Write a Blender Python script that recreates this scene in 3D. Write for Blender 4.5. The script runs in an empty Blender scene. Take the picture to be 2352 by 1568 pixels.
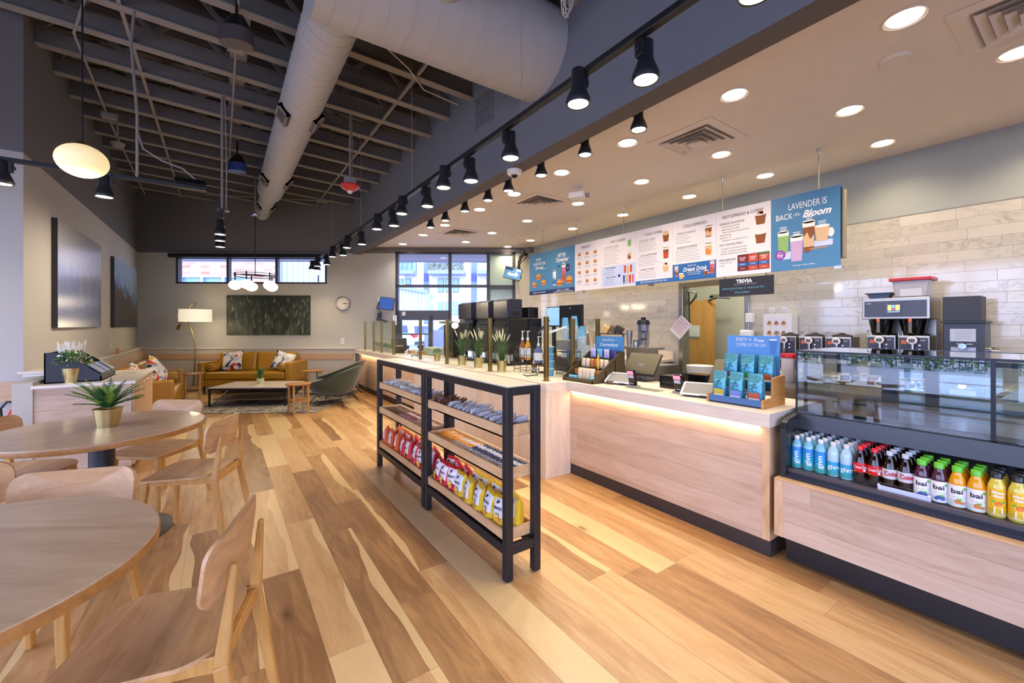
import bpy, bmesh, math, random
from mathutils import Vector, Matrix, Euler
R = random.Random(7)
PI = math.pi
sc = bpy.context.scene
COL = sc.collection
# ------------------------------------------------------------------ camera, world, exposure
H = 1.42; F = 960.0; HY = 747.0; VX = 510.0
AZ = math.atan((1176 - VX) / F); SA, CA = math.sin(AZ), math.cos(AZ)
cd = bpy.data.cameras.new('camera'); cam = bpy.data.objects.new('camera', cd); COL.objects.link(cam)
cam.location = (0, 0, H); cam.rotation_euler = (PI / 2, 0, -AZ)
cd.sensor_width = 36; cd.lens = 36 * F / 2352; cd.shift_y = -(784 - HY) / 2352; cd.clip_start = .05; cd.clip_end = 300
sc.camera = cam
sc.view_settings.view_transform = 'Standard'; sc.view_settings.look = 'None'
sc.view_settings.gamma = 1; sc.view_settings.use_curve_mapping = False
sc.view_settings.exposure = 1.3
sc.cycles.use_denoising = True; sc.cycles.max_bounces = 7; sc.cycles.diffuse_bounces = 4; sc.cycles.glossy_bounces = 3
sc.cycles.transmission_bounces = 5; sc.cycles.transparent_max_bounces = 12
sc.cycles.caustics_reflective = False; sc.cycles.caustics_refractive = False; sc.cycles.sample_clamp_indirect = 4
sc.cycles.use_light_tree = True; sc.cycles.use_adaptive_sampling = True; sc.cycles.adaptive_threshold = .02
wd = bpy.data.worlds.new('sky'); sc.world = wd; wd.use_nodes = True
WB = wd.node_tree.nodes['Background']; WB.inputs[0].default_value = (.55, .63, 1, 1); WB.inputs[1].default_value = 4.7
WINDOW_PORTALS = True
LT = dict(down=24.0, downcool=23.0, track=11.0, led=.8, globe=7.0)   # lamp powers

# ------------------------------------------------------------------ measuring helpers: a line of sight met with a plane of the room
def ray(x, y):
    u = (x - 1176) / F
    return Vector((SA + u * CA, CA - u * SA, (HY - y) / F))
def PZ(x, y, z):
    d = ray(x, y); return d * ((z - H) / d.z) + Vector((0, 0, H))
def PX(x, y, X):
    d = ray(x, y); return d * (X / d.x) + Vector((0, 0, H))
def PY(x, y, Y):
    d = ray(x, y); return d * (Y / d.y) + Vector((0, 0, H))
FA = math.radians(-33.5); FD = Vector((math.cos(FA), math.sin(FA), 0)); FN = Vector((-FD.y, FD.x, 0)); F0 = Vector((2.54, 9.8, 0))
def FW(s, off, z):            # far wall frame: along, into the room, height
    p = F0 + FD * s - FN * off; return Vector((p.x, p.y, z))
def PF(x, y, off=0.0):        # sight line met with the far wall (or a plane in front of it)
    d = ray(x, y); o = Vector((0, 0, H)); p = F0 - FN * off
    q = o + d * ((p - o).dot(FN) / d.dot(FN)); return ((q - F0).dot(FD), q.z)

# ------------------------------------------------------------------ mesh builder
class MB:
    def __init__(s): s.v = []; s.f = []; s.mi = []; s.m = 0; s.T = None
    def add(s, vs, fs):
        b = len(s.v)
        s.v += [tuple(s.T @ Vector(p)) if s.T is not None else tuple(p) for p in vs]
        for q in fs: s.f.append(tuple(b + i for i in q)); s.mi.append(s.m)
        return s
    def box(s, x0, x1, y0, y1, z0, z1):
        vs = [(x, y, z) for z in (z0, z1) for y in (y0, y1) for x in (x0, x1)]
        return s.add(vs, [(0, 2, 3, 1), (4, 5, 7, 6), (0, 1, 5, 4), (2, 6, 7, 3), (0, 4, 6, 2), (1, 3, 7, 5)])
    def beam(s, a, b, w, h, up=(0, 0, 1)):         # box from a to b, w wide, h high
        a, b = Vector(a), Vector(b); t = (b - a).normalized(); up = Vector(up)
        if abs(t.dot(up)) > .98: up = Vector((1, 0, 0))
        r = t.cross(up).normalized() * (w / 2); u = r.cross(t).normalized() * (h / 2)
        vs = [p + i * r + j * u for p in (a, b) for j in (-1, 1) for i in (-1, 1)]
        return s.add(vs, [(0, 2, 3, 1), (4, 5, 7, 6), (0, 1, 5, 4), (2, 6, 7, 3), (0, 4, 6, 2), (1, 3, 7, 5)])
    def taper(s, a, b, w0, h0, w1, h1, up=(0, 0, 1)):
        a, b = Vector(a), Vector(b); t = (b - a).normalized(); up = Vector(up)
        if abs(t.dot(up)) > .98: up = Vector((0, 1, 0))
        r = t.cross(up).normalized(); u = r.cross(t).normalized()
        vs = [p + i * r * w / 2 + j * u * h / 2 for p, w, h in ((a, w0, h0), (b, w1, h1)) for j in (-1, 1) for i in (-1, 1)]
        return s.add(vs, [(0, 2, 3, 1), (4, 5, 7, 6), (0, 1, 5, 4), (2, 6, 7, 3), (0, 4, 6, 2), (1, 3, 7, 5)])
    def cyl(s, a, b, r0, r1=None, n=20, caps=True):
        r1 = r0 if r1 is None else r1
        a, b = Vector(a), Vector(b); t = (b - a).normalized()
        x = t.orthogonal().normalized(); y = t.cross(x)
        vs = []
        for p, r in ((a, r0), (b, r1)):
            vs += [p + (x * math.cos(k * 2 * PI / n) + y * math.sin(k * 2 * PI / n)) * r for k in range(n)]
        fs = [(k, (k + 1) % n, n + (k + 1) % n, n + k) for k in range(n)]
        if caps: fs += [tuple(range(n - 1, -1, -1)), tuple(range(n, 2 * n))]
        return s.add(vs, fs)
    def lathe(s, prof, c=(0, 0, 0), n=24, sx=1, sy=1, closed=True):   # prof: (radius, z) bottom to top
        c = Vector(c); vs = []
        for r, z in prof: vs += [c + Vector((math.cos(k * 2 * PI / n) * r * sx, math.sin(k * 2 * PI / n) * r * sy, z)) for k in range(n)]
        fs = []
        for j in range(len(prof) - 1):
            fs += [(j * n + k, j * n + (k + 1) % n, (j + 1) * n + (k + 1) % n, (j + 1) * n + k) for k in range(n)]
        if closed: fs += [tuple(range(n - 1, -1, -1)), tuple((len(prof) - 1) * n + k for k in range(n))]
        return s.add(vs, fs)
    def ball(s, c, r, n=20, m=10, sx=1, sy=1, sz=1):
        return s.lathe([(max(1e-4, r * math.sin(PI * k / m)), -r * sz * math.cos(PI * k / m)) for k in range(m + 1)], c, n, sx, sy)
    def tube(s, pts, r, n=8, close=False):
        P = [Vector(p) for p in pts]; N = len(P); vs = []; pr = None
        for i, p in enumerate(P):
            a = P[(i - 1) % N] if (close or i > 0) else p; b = P[(i + 1) % N] if (close or i < N - 1) else p
            t = (b - a).normalized()
            if pr is None: x = t.orthogonal().normalized()
            else:
                x = pr - t * pr.dot(t); x = x.normalized() if x.length > 1e-6 else t.orthogonal().normalized()
            pr = x; y = t.cross(x); rr = r[i] if isinstance(r, (list, tuple)) else r
            vs += [p + (x * math.cos(k * 2 * PI / n) + y * math.sin(k * 2 * PI / n)) * rr for k in range(n)]
        fs = []
        for j in range(N if close else N - 1):
            q = (j + 1) % N
            fs += [(j * n + k, j * n + (k + 1) % n, q * n + (k + 1) % n, q * n + k) for k in range(n)]
        if not close: fs += [tuple(range(n - 1, -1, -1)), tuple((N - 1) * n + k for k in range(n))]
        return s.add(vs, fs)
    def prism(s, poly, z0, z1):                    # poly in xy
        n = len(poly)
        vs = [(x, y, z0) for x, y in poly] + [(x, y, z1) for x, y in poly]
        return s.add(vs, [(k, (k + 1) % n, n + (k + 1) % n, n + k) for k in range(n)] + [tuple(range(n - 1, -1, -1)), tuple(range(n, 2 * n))])
    def shell(s, outline, fn, th, rings=6):        # outline: 2d points; fn(x,y)->Vector top point; th: thickness along -normal (approx by fn offset)
        cx = sum(p[0] for p in outline) / len(outline); cy = sum(p[1] for p in outline) / len(outline); n = len(outline)
        top = []; bot = []
        for k in range(1, rings + 1):
            q = k / rings
            for x, y in outline:
                X, Y = cx + (x - cx) * q, cy + (y - cy) * q
                p = fn(X, Y); e = 1e-3
                nn = (fn(X + e, Y) - p).cross(fn(X, Y + e) - p).normalized()
                top.append(p); bot.append(p - nn * th)
        p = fn(cx, cy); e = 1e-3; nn = (fn(cx + e, cy) - p).cross(fn(cx, cy + e) - p).normalized()
        vs = top + [p] + bot + [p - nn * th]; T = len(top); fs = []
        for k in range(n):
            j = (k + 1) % n
            fs += [(T, k, j), (T + 1 + T, T + 1 + j, T + 1 + k)]
            for r in range(rings - 1):
                a, b = r * n, (r + 1) * n
                fs += [(a + k, b + k, b + j, a + j), (T + 1 + a + j, T + 1 + b + j, T + 1 + b + k, T + 1 + a + k)]
            a = (rings - 1) * n
            fs.append((a + k, T + 1 + a + k, T + 1 + a + j, a + j))
        return s.add(vs, fs)
    def puff(s, w, d, h, n=10, pinch=.25):          # pillow centred at origin, w x d, lying in xy, h thick
        vs = []; fs = []
        def ok(a): return max(0, 1 - abs(a) ** 2.6)
        for sg in (1, -1):
            for j in range(n + 1):
                for i in range(n + 1):
                    a, b = 2 * i / n - 1, 2 * j / n - 1
                    k = 1 - pinch * .5 * (1 - abs(b)) * (a * a) * .35; k2 = 1 - pinch * .5 * (1 - abs(a)) * (b * b) * .35
                    vs.append((a * w / 2 * k, b * d / 2 * k2, sg * h / 2 * (ok(a) * ok(b)) ** .55))
        m = (n + 1) ** 2
        for j in range(n):
            for i in range(n):
                q = j * (n + 1) + i; fs += [(q, q + 1, q + n + 2, q + n + 1), (m + q, m + q + n + 1, m + q + n + 2, m + q + 1)]
        return s.add(vs, fs)
    def build(s, name, mats, parent=None, smooth=None, bevel=0, seg=2, weld=True, sub=0):
        me = bpy.data.meshes.new(name); me.from_pydata(s.v, [], s.f)
        if not isinstance(mats, (list, tuple)): mats = [mats]
        for m in mats: me.materials.append(m)
        for p, i in zip(me.polygons, s.mi): p.material_index = i
        if weld or True:
            bm = bmesh.new(); bm.from_mesh(me)
            if weld: bmesh.ops.remove_doubles(bm, verts=bm.verts, dist=1e-5)
            bmesh.ops.recalc_face_normals(bm, faces=bm.faces); bm.to_mesh(me); bm.free()
        if smooth is not None:
            me.shade_smooth(); me.set_sharp_from_angle(angle=math.radians(smooth))
        o = bpy.data.objects.new(name, me); COL.objects.link(o)
        if parent: o.parent = parent
        if bevel:
            b = o.modifiers.new('edge', 'BEVEL'); b.width = bevel; b.segments = seg; b.limit_method = 'ANGLE'; b.angle_limit = math.radians(40)
        if sub:
            b = o.modifiers.new('soft', 'SUBSURF'); b.levels = sub; b.render_levels = sub
        return o

def rrect(w, h, r, n=6, cx=0, cy=0):               # rounded rectangle outline, ccw
    P = []
    for qx, qy, a0 in ((1, 1, 0), (-1, 1, PI / 2), (-1, -1, PI), (1, -1, 1.5 * PI)):
        for k in range(n + 1):
            a = a0 + k * PI / 2 / n
            P.append((cx + qx * (w / 2 - r) + r * math.cos(a), cy + qy * (h / 2 - r) + r * math.sin(a)))
    return P
def TR(loc=(0, 0, 0), rz=0, rx=0, ry=0, s=1):
    return Matrix.Translation(Vector(loc)) @ Euler((rx, ry, rz), 'XYZ').to_matrix().to_4x4() @ Matrix.Scale(s, 4)

def tag(o, label=None, cat=None, group=None, kind=None):
    if label: o['label'] = label
    if cat: o['category'] = cat
    if group: o['group'] = group
    if kind: o['kind'] = kind
    return o
def root(name, loc, label, cat, group=None, rz=0):
    o = bpy.data.objects.new(name, None); COL.objects.link(o); o.empty_display_size = .05
    o.location = loc; o.rotation_euler = (0, 0, rz)
    return tag(o, label, cat, group)
def dup(src, loc=None, rz=None, label=None, group=None, parent=None):
    def cp(o, par):
        c = o.copy(); COL.objects.link(c); c.parent = par
        for ch in list(o.children): cp(ch, c)
        return c
    c = cp(src, parent)
    if loc is not None: c.location = loc
    if rz is not None: c.rotation_euler = (0, 0, rz)
    if label: c['label'] = label
    if group: c['group'] = group
    return c
def struct(o): o['kind'] = 'structure'; return o
ORD = ['first', 'second', 'third', 'fourth', 'fifth', 'sixth', 'seventh', 'eighth', 'ninth', 'tenth', 'eleventh', 'twelfth',
       'thirteenth', 'fourteenth', 'fifteenth', 'sixteenth', 'seventeenth', 'eighteenth', 'nineteenth', 'twentieth']

# ------------------------------------------------------------------ lettering (built-in font turned into flat meshes)
_tc = {}
def text_geo(t, bold=0.0, shear=0.0, space=1.0):
    k = (t, bold, shear, space)
    if k not in _tc:
        c = bpy.data.curves.new('t', 'FONT'); c.body = t; c.size = 1; c.offset = bold; c.shear = shear; c.space_character = space
        c.resolution_u = 3; c.align_x = 'CENTER'; c.align_y = 'CENTER'
        o = bpy.data.objects.new('t', c); COL.objects.link(o); dg = bpy.context.evaluated_depsgraph_get()
        me = bpy.data.meshes.new_from_object(o.evaluated_get(dg))
        vs = [tuple(v.co) for v in me.vertices]; fs = [tuple(p.vertices) for p in me.polygons]
        if vs:
            xs = [v[0] for v in vs]; mx = (min(xs) + max(xs)) / 2; wd_ = max(xs) - min(xs)
            ys = [v[1] for v in vs]; my = (min(ys) + max(ys)) / 2; ht = max(ys) - min(ys)
            vs = [(v[0] - mx, v[1] - my, 0) for v in vs]
        else: wd_ = ht = 1
        bpy.data.objects.remove(o); bpy.data.curves.remove(c); bpy.data.meshes.remove(me)
        _tc[k] = (vs, fs, wd_, ht)
    return _tc[k]
class Decal:
    """Printed shapes on a flat surface: u to the viewer's right, v up, n towards the viewer."""
    def __init__(s, o, u, v):
        s.o, s.u, s.v = Vector(o), Vector(u).normalized(), Vector(v).normalized(); s.n = s.u.cross(s.v); s.mb = MB(); s.lay = 1
    def P(s, a, b, k=None): return s.o + s.u * a + s.v * b + s.n * (.0006 * (s.lay if k is None else k))
    def poly(s, pts, m, lay=1):
        s.mb.m = m; s.lay = lay; s.mb.add([s.P(a, b) for a, b in pts], [tuple(range(len(pts)))]); return s
    def rect(s, a0, b0, a1, b1, m, lay=1): return s.poly([(a0, b0), (a1, b0), (a1, b1), (a0, b1)], m, lay)
    def ell(s, a, b, ra, rb, m, lay=1, n=20): return s.poly([(a + ra * math.cos(k * 2 * PI / n), b + rb * math.sin(k * 2 * PI / n)) for k in range(n)], m, lay)
    def text(s, t, a, b, h, m, w=None, bold=0.0, shear=0.0, rot=0, lay=3, space=1.0, arc=0):
        vs, fs, W, HH = text_geo(t, bold, shear, space); k = h / .73 if h else w / W; kx = k if w is None else w / W
        if h is None: k = kx
        s.mb.m = m; s.lay = lay; c, q = math.cos(rot), math.sin(rot)
        out = []
        for x, y, _ in vs:
            X, Y = x * kx, y * k
            if arc: Y -= arc * X * X
            out.append(s.P(a + X * c - Y * q, b + X * q + Y * c))
        s.mb.add(out, fs); return s
    def build(s, name, mats, parent=None):
        return s.mb.build(name, mats, parent, weld=False) if s.mb.v else None
# ------------------------------------------------------------------ materials
class NT:
    def __init__(s, name):
        s.m = bpy.data.materials.new(name); s.m.use_nodes = True; s.t = s.m.node_tree; s.n = s.t.nodes; s.l = s.t.links
        s.b = s.n['Principled BSDF']
    def put(s, sock, v):
        if hasattr(v, 'links'): s.l.new(v, sock)
        elif v is not None:
            if isinstance(v, (tuple, list)) and len(v) == 3 and sock.type == 'RGBA': v = (*v, 1)
            sock.default_value = v
    def node(s, typ, outs=0, **kw):
        n = s.n.new(typ)
        for k, v in kw.items():
            if k.startswith('i_'):
                key = k[2:].replace('_', ' '); key = int(key) if key.isdigit() else key
                s.put(n.inputs[key], v)
            else: setattr(n, k, v)
        return n
    def math(s, op, a, b=None, c=None, clamp=False):
        n = s.n.new('ShaderNodeMath'); n.operation = op; n.use_clamp = clamp
        for i, v in enumerate((a, b, c)):
            if v is not None: s.put(n.inputs[i], v)
        return n.outputs[0]
    def obj(s):
        n = s.n.new('ShaderNodeTexCoord'); return n.outputs['Object']
    def sep(s, v): n = s.n.new('ShaderNodeSeparateXYZ'); s.put(n.inputs[0], v); return n.outputs
    def comb(s, x, y, z):
        n = s.n.new('ShaderNodeCombineXYZ')
        for i, v in enumerate((x, y, z)): s.put(n.inputs[i], v)
        return n.outputs[0]
    def noise(s, v, scale, detail=3, rough=.55, dist=0):
        n = s.n.new('ShaderNodeTexNoise'); s.put(n.inputs['Vector'], v); n.inputs['Scale'].default_value = scale
        n.inputs['Detail'].default_value = detail; n.inputs['Roughness'].default_value = rough; n.inputs['Distortion'].default_value = dist
        return n.outputs['Fac']
    def white(s, v): n = s.n.new('ShaderNodeTexWhiteNoise'); n.noise_dimensions = '3D'; s.put(n.inputs['Vector'], v); return n.outputs['Value']
    def ramp(s, f, stops, interp='LINEAR'):
        n = s.n.new('ShaderNodeValToRGB'); s.put(n.inputs[0], f); cr = n.color_ramp; cr.interpolation = interp
        while len(cr.elements) < len(stops): cr.elements.new(.5)
        for e, (p, c) in zip(cr.elements, stops):
            e.position = p; e.color = (*c, 1) if len(c) == 3 else c
        return n.outputs[0]
    def mix(s, f, a, b, mode='MIX'):
        n = s.n.new('ShaderNodeMix'); n.data_type = 'RGBA'; n.blend_type = mode
        s.put(n.inputs[0], f); s.put(n.inputs[6], a); s.put(n.inputs[7], b); return n.outputs[2]
    def bump(s, h, d=.02, st=.3):
        n = s.n.new('ShaderNodeBump'); s.put(n.inputs['Height'], h); n.inputs['Distance'].default_value = d; n.inputs['Strength'].default_value = st
        s.l.new(n.outputs[0], s.b.inputs['Normal'])
    def set(s, **kw):
        for k, v in kw.items(): s.put(s.b.inputs[k.replace('_', ' ')], v)
        return s.m

def hexc(h): 
    h = h.lstrip('#'); c = [int(h[i:i + 2], 16) / 255 for i in (0, 2, 4)]
    return tuple(x / 12.92 if x <= .04045 else ((x + .055) / 1.055) ** 2.4 for x in c)
_mc = {}
def M(col, rough=.5, metal=0, coat=0, var=.05, name=None, alpha=None, emit=0, scale=6, bump=0, spec=.5, sheen=0, trans=0):
    """Plain painted / plastic / metal surface with a little procedural unevenness."""
    key = (col, rough, metal, coat, var, name, emit, scale, bump, spec, sheen, trans)
    if key in _mc: return _mc[key]
    c = hexc(col) if isinstance(col, str) else col
    t = NT(name or 'paint_%s' % (col if isinstance(col, str) else 'c'))
    if var:
        f = t.noise(t.obj(), scale, 3)
        base = t.mix(f, tuple(x * (1 - var) for x in c), tuple(min(1, x * (1 + var)) for x in c))
    else: base = c
    t.set(Base_Color=base, Roughness=rough, Metallic=metal, Coat_Weight=coat, Specular_IOR_Level=spec, Sheen_Weight=sheen, Transmission_Weight=trans)
    if emit: t.set(Emission_Color=c, Emission_Strength=emit)
    if bump: t.bump(t.noise(t.obj(), scale * 12, 2), .01, bump)
    _mc[key] = t.m; return t.m

def wood_mat(name, light, mid, dark, axis='x', plank=None, plen=1.4, gap=.0015, rough=.38, grain=1.0, knots=0, sap=None, coat=0, across='y', spread=.5):
    """Grain along `axis`; optional planks of width `plank` stacked along `across`."""
    t = NT(name); o = t.sep(t.obj()); ix = {'x': 0, 'y': 1, 'z': 2}
    if across == axis: across = 'x' if axis != 'x' else 'z'
    L = o[ix[axis]]; A = o[ix[across]]; O = o[[k for k in (0, 1, 2) if k not in (ix[axis], ix[across])][0]]
    if plank:
        row = t.math('FLOOR', t.math('DIVIDE', A, plank))
        sh = t.math('MULTIPLY', t.white(t.comb(row, 3.1, 0)), plen * 3)
        lp = t.math('DIVIDE', t.math('ADD', L, sh), plen); col_ = t.math('FLOOR', lp)
        rnd = t.white(t.comb(row, col_, 7.7)); r2 = t.white(t.comb(row, col_, 1.3))
        fa = t.math('FRACT', t.math('DIVIDE', A, plank)); fl = t.math('FRACT', lp)
        ea = t.math('MULTIPLY', t.math('MINIMUM', fa, t.math('SUBTRACT', 1, fa)), plank)
        el = t.math('MULTIPLY', t.math('MINIMUM', fl, t.math('SUBTRACT', 1, fl)), plen)
        seam = t.math('LESS_THAN', t.math('MINIMUM', ea, el), gap)
    else: rnd = .5; r2 = .3; seam = None; fa = None
    off = t.math('MULTIPLY', rnd, 37.0); off2 = t.math('MULTIPLY', r2, 19.0)
    gv = t.comb(t.math('ADD', t.math('MULTIPLY', L, 1.0), off), t.math('ADD', t.math('MULTIPLY', A, 7.0), off2), t.math('MULTIPLY', O, 7.0))
    g1 = t.noise(gv, 2.2 * grain, 4, .6, 1.2)
    gf = t.noise(t.comb(t.math('ADD', t.math('MULTIPLY', L, 3.0), off), t.math('MULTIPLY', A, 60.0), t.math('MULTIPLY', O, 60.0)), 3.0 * grain, 3, .6)
    f = t.math('ADD', t.math('MULTIPLY', g1, .75), t.math('MULTIPLY', gf, .25))
    if plank: f = t.math('ADD', f, t.math('MULTIPLY', t.math('SUBTRACT', rnd, .5), spread))
    c = t.ramp(f, [(.25, dark), (.5, mid), (.75, light)])
    if sap is not None:
        # pale sapwood: a wandering streak along one edge of some boards, a few boards pale all over
        sn = t.noise(t.comb(t.math('ADD', t.math('MULTIPLY', L, .8), off2), off, 0), 1.6, 2, .5)
        r3 = t.white(t.comb(row, col_, 4.4)); fa2 = t.math('ABSOLUTE', t.math('SUBTRACT', fa, t.math('GREATER_THAN', r3, .5)))
        wdt = t.math('MULTIPLY', t.math('SUBTRACT', sn, .30), t.math('MULTIPLY', t.math('GREATER_THAN', r2, .52), 1.15))
        sf = t.math('GREATER_THAN', t.math('SUBTRACT', wdt, fa2), 0)
        sf = t.math('MAXIMUM', sf, t.math('GREATER_THAN', r2, .90))
        c = t.mix(t.math('MULTIPLY', sf, .8), c, t.mix(gf, tuple(x * .86 for x in sap), sap))
    if knots:
        vn = t.n.new('ShaderNodeTexVoronoi'); vn.feature = 'F1'; vn.inputs['Scale'].default_value = 1.0
        t.put(vn.inputs['Vector'], t.comb(t.math('MULTIPLY', L, 1.25), t.math('MULTIPLY', A, 3.0), 0))
        kn = t.ramp(t.math('ADD', vn.outputs['Distance'], t.math('MULTIPLY', g1, .05)), [(.045, (1, 1, 1)), (.085, (.35, .35, .35)), (.16, (0, 0, 0))])
        pick = t.math('GREATER_THAN', t.white(vn.outputs['Color']), 1 - knots)
        c = t.mix(t.math('MULTIPLY', t.math('MULTIPLY', kn, pick), .8), c, tuple(x * .28 for x in dark))
    if seam is not None: c = t.mix(t.math('MULTIPLY', seam, .55), c, tuple(x * .35 for x in dark))
    t.set(Base_Color=c, Roughness=t.math('ADD', rough, t.math('MULTIPLY', gf, .08)), Coat_Weight=coat)
    t.bump(t.math('SUBTRACT', gf, t.math('MULTIPLY', seam, 1.0)) if seam is not None else gf, .004, .12)
    return t.m

W_floor = wood_mat('hickory_floor', hexc('#CCA472'), hexc('#B28655'), hexc('#8C6440'), 'y', .186, 1.45, .0012, .27, .9, .8, hexc('#E6C68F'), .0, 'x', .5)
W_panel_y = wood_mat('pale_oak_panel', hexc('#CFB69F'), hexc('#C0A58C'), hexc('#A88C75'), 'y', .135, 9, .0012, .42, 1, 0, None, 0, 'z', .22)
W_panel_x = wood_mat('pale_oak_panel_end', hexc('#CFB69F'), hexc('#C0A58C'), hexc('#A88C75'), 'x', .135, 9, .0012, .42, 1, 0, None, 0, 'z', .22)
W_stile = wood_mat('pale_oak_stile', hexc('#DDBE9A'), hexc('#CBA880'), hexc('#B08B68'), 'z', rough=.42)
W_lam = wood_mat('whitewashed_laminate', hexc('#E6D9C8'), hexc('#DACBB8'), hexc('#C3B3A2'), 'y', rough=.33, grain=.7)
W_lamz = wood_mat('whitewashed_laminate_upright', hexc('#E4D6C2'), hexc('#D8C7B0'), hexc('#C4B29C'), 'z', rough=.35, grain=.7)
W_table = wood_mat('oak_table_top', hexc('#DCBB98'), hexc('#CBA680'), hexc('#B4906E'), 'x', .30, 3.3, .0, .26, .8, 0, None, .15, 'y', .2)
W_edge = wood_mat('oak_edge', hexc('#C08A4C'), hexc('#AC773C'), hexc('#8E5F30'), 'x', rough=.35)
W_chair = wood_mat('oak_plywood', hexc('#D3A97B'), hexc('#C09566'), hexc('#A0764C'), 'x', rough=.34, grain=1.2)
W_leg = wood_mat('oak_leg', hexc('#CE9C55'), hexc('#BB8946'), hexc('#A27338'), 'z', rough=.34, grain=1.2)
W_tray = wood_mat('maple_tray', hexc('#DDB98C'), hexc('#CDA473'), hexc('#B98D5E'), 'y', rough=.4)
W_band = wood_mat('oak_wainscot_band', hexc('#CDAE8C'), hexc('#BD9B78'), hexc('#A58363'), 'x', rough=.4)
W_door = wood_mat('maple_door', hexc('#D2A562'), hexc('#C4954F'), hexc('#AE8142'), 'z', rough=.35, grain=.8)
W_box = wood_mat('bamboo_box', hexc('#D39A52'), hexc('#BF8441'), hexc('#A56F33'), 'x', rough=.4)

def tile_mat():
    t = NT('marble_wall_tile'); o = t.sep(t.obj()); Y, Z = o[1], o[2]; tw, th = .406, .1016
    row = t.math('FLOOR', t.math('DIVIDE', Z, th)); sh = t.math('MULTIPLY', t.white(t.comb(row, 2.2, 0)), tw)
    q = t.math('DIVIDE', t.math('ADD', Y, sh), tw); ci = t.math('FLOOR', q); rnd = t.white(t.comb(row, ci, 5.0))
    fy = t.math('FRACT', q); fz = t.math('FRACT', t.math('DIVIDE', Z, th))
    ey = t.math('MULTIPLY', t.math('MINIMUM', fy, t.math('SUBTRACT', 1, fy)), tw); ez = t.math('MULTIPLY', t.math('MINIMUM', fz, t.math('SUBTRACT', 1, fz)), th)
    e = t.math('MINIMUM', ey, ez); grout = t.math('LESS_THAN', e, .0014)
    v = t.comb(t.math('ADD', Y, t.math('MULTIPLY', rnd, 31)), t.math('MULTIPLY', Z, 1.8), t.math('MULTIPLY', rnd, 9))
    n1 = t.noise(v, 3.6, 5, .6, 1.3); vein = t.math('ABSOLUTE', t.math('SUBTRACT', n1, .5))
    vf = t.ramp(vein, [(.0, (.8, .8, .8)), (.03, (.2, .2, .2)), (.09, (0, 0, 0))])
    big = t.noise(v, 1.6, 2); keep = t.ramp(big, [(.42, (0, 0, 0)), (.62, (1, 1, 1))])
    c = t.mix(rnd, hexc('#BDB7AD'), hexc('#CBC5BA')); c = t.mix(t.math('MULTIPLY', t.math('MULTIPLY', vf, keep), .8), c, hexc('#8E887E'))
    c = t.mix(grout, c, hexc('#8F877A'))
    wav = t.noise(t.comb(Y, Z, rnd), 2.2, 1)
    t.set(Base_Color=c, Roughness=t.math('ADD', .08, t.math('MULTIPLY', grout, .5)), Specular_IOR_Level=.6)
    t.bump(t.math('SUBTRACT', t.math('MULTIPLY', wav, .25), grout), .003, .25); return t.m
T_wall = tile_mat()

def two_tone(name, lo, hi, zsplit, rough=.75):
    t = NT(name); z = t.sep(t.obj())[2]; n = t.noise(t.obj(), 60, 2)
    c = t.mix(t.math('GREATER_THAN', z, zsplit), lo, hi)
    t.set(Base_Color=c, Roughness=rough); t.bump(n, .002, .15); return t.m
DARK = hexc('#6A6767'); BEIGE = hexc('#B3AFA6')
P_wall = two_tone('greige_wall_dark_above', BEIGE, DARK, 3.08)
P_far = two_tone('far_wall_paint', BEIGE, DARK, 3.06)
P_blue = M('#757A84', .8, name='slate_blue_paint', bump=.1)
P_grey = M('#9CA09C', .7, name='grey_green_paint', bump=.1)
P_ceil = M('#E0D6CA', .8, name='ceiling_white', bump=.05)
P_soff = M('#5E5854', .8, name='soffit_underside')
P_deck = M('#37302C', .9, name='roof_deck_dark')
P_joist = M('#66625F', .8, name='joist_grey', var=.1)
P_flange = M('#85807B', .7, name='joist_flange')
P_duct = M('#AEADAB', .62, name='duct_grey', var=.04)
BLK = M('#17171A', .38, name='black_satin'); BLKM = M('#242428', .45, .3, name='black_metal'); BLKG = M('#0D0D10', .12, name='black_gloss')
FRM = M('#201F22', .42, .2, name='charcoal_frame'); ALU = M('#4A4849', .4, .5, name='bronze_aluminium')
WHT = M('#E9E6E1', .45, name='white_plastic'); OFF = M('#D9D4CB', .6, name='off_white'); GRY = M('#8B8B8B', .5, name='mid_grey')
STEEL = M('#B9B7B2', .28, 1, name='brushed_steel', scale=30); CHROME = M('#D8D8D8', .1, 1, name='chrome')
BRASS = M('#97814F', .3, 1, name='brushed_brass'); GOLD = M('#CDB87E', .3, 1, name='satin_gold_pot', scale=20)
LEATHER = NT('tan_leather'); LEATHER.set(Base_Color=LEATHER.mix(LEATHER.noise(LEATHER.obj(), 5, 4), hexc('#95691A'), hexc('#B58425')), Roughness=.36); LEATHER.bump(LEATHER.noise(LEATHER.obj(), 90, 3), .004, .3); LEATHER = LEATHER.m
GREEN = M('#3A422A', .85, name='olive_felt', sheen=.4, var=.1, scale=40, bump=.3)
LEAF = M('#3E6B2E', .5, name='leaf_green', var=.4, scale=25); LEAFD = M('#2C4A28', .5, name='leaf_dark', var=.35, scale=20); LEAFL = M('#7DA23A', .5, name='leaf_light', var=.3, scale=20)
PLUME = M('#D8CFA8', .8, name='cream_plume'); BLOS = M('#D6DCC0', .7, name='pale_blossom')
SOIL = M('#2C2218', .9, name='soil')
RED = M('#C2202A', .35, name='red_plastic'); REDT = M('#C43A40', .3, name='red_enamel')

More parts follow.
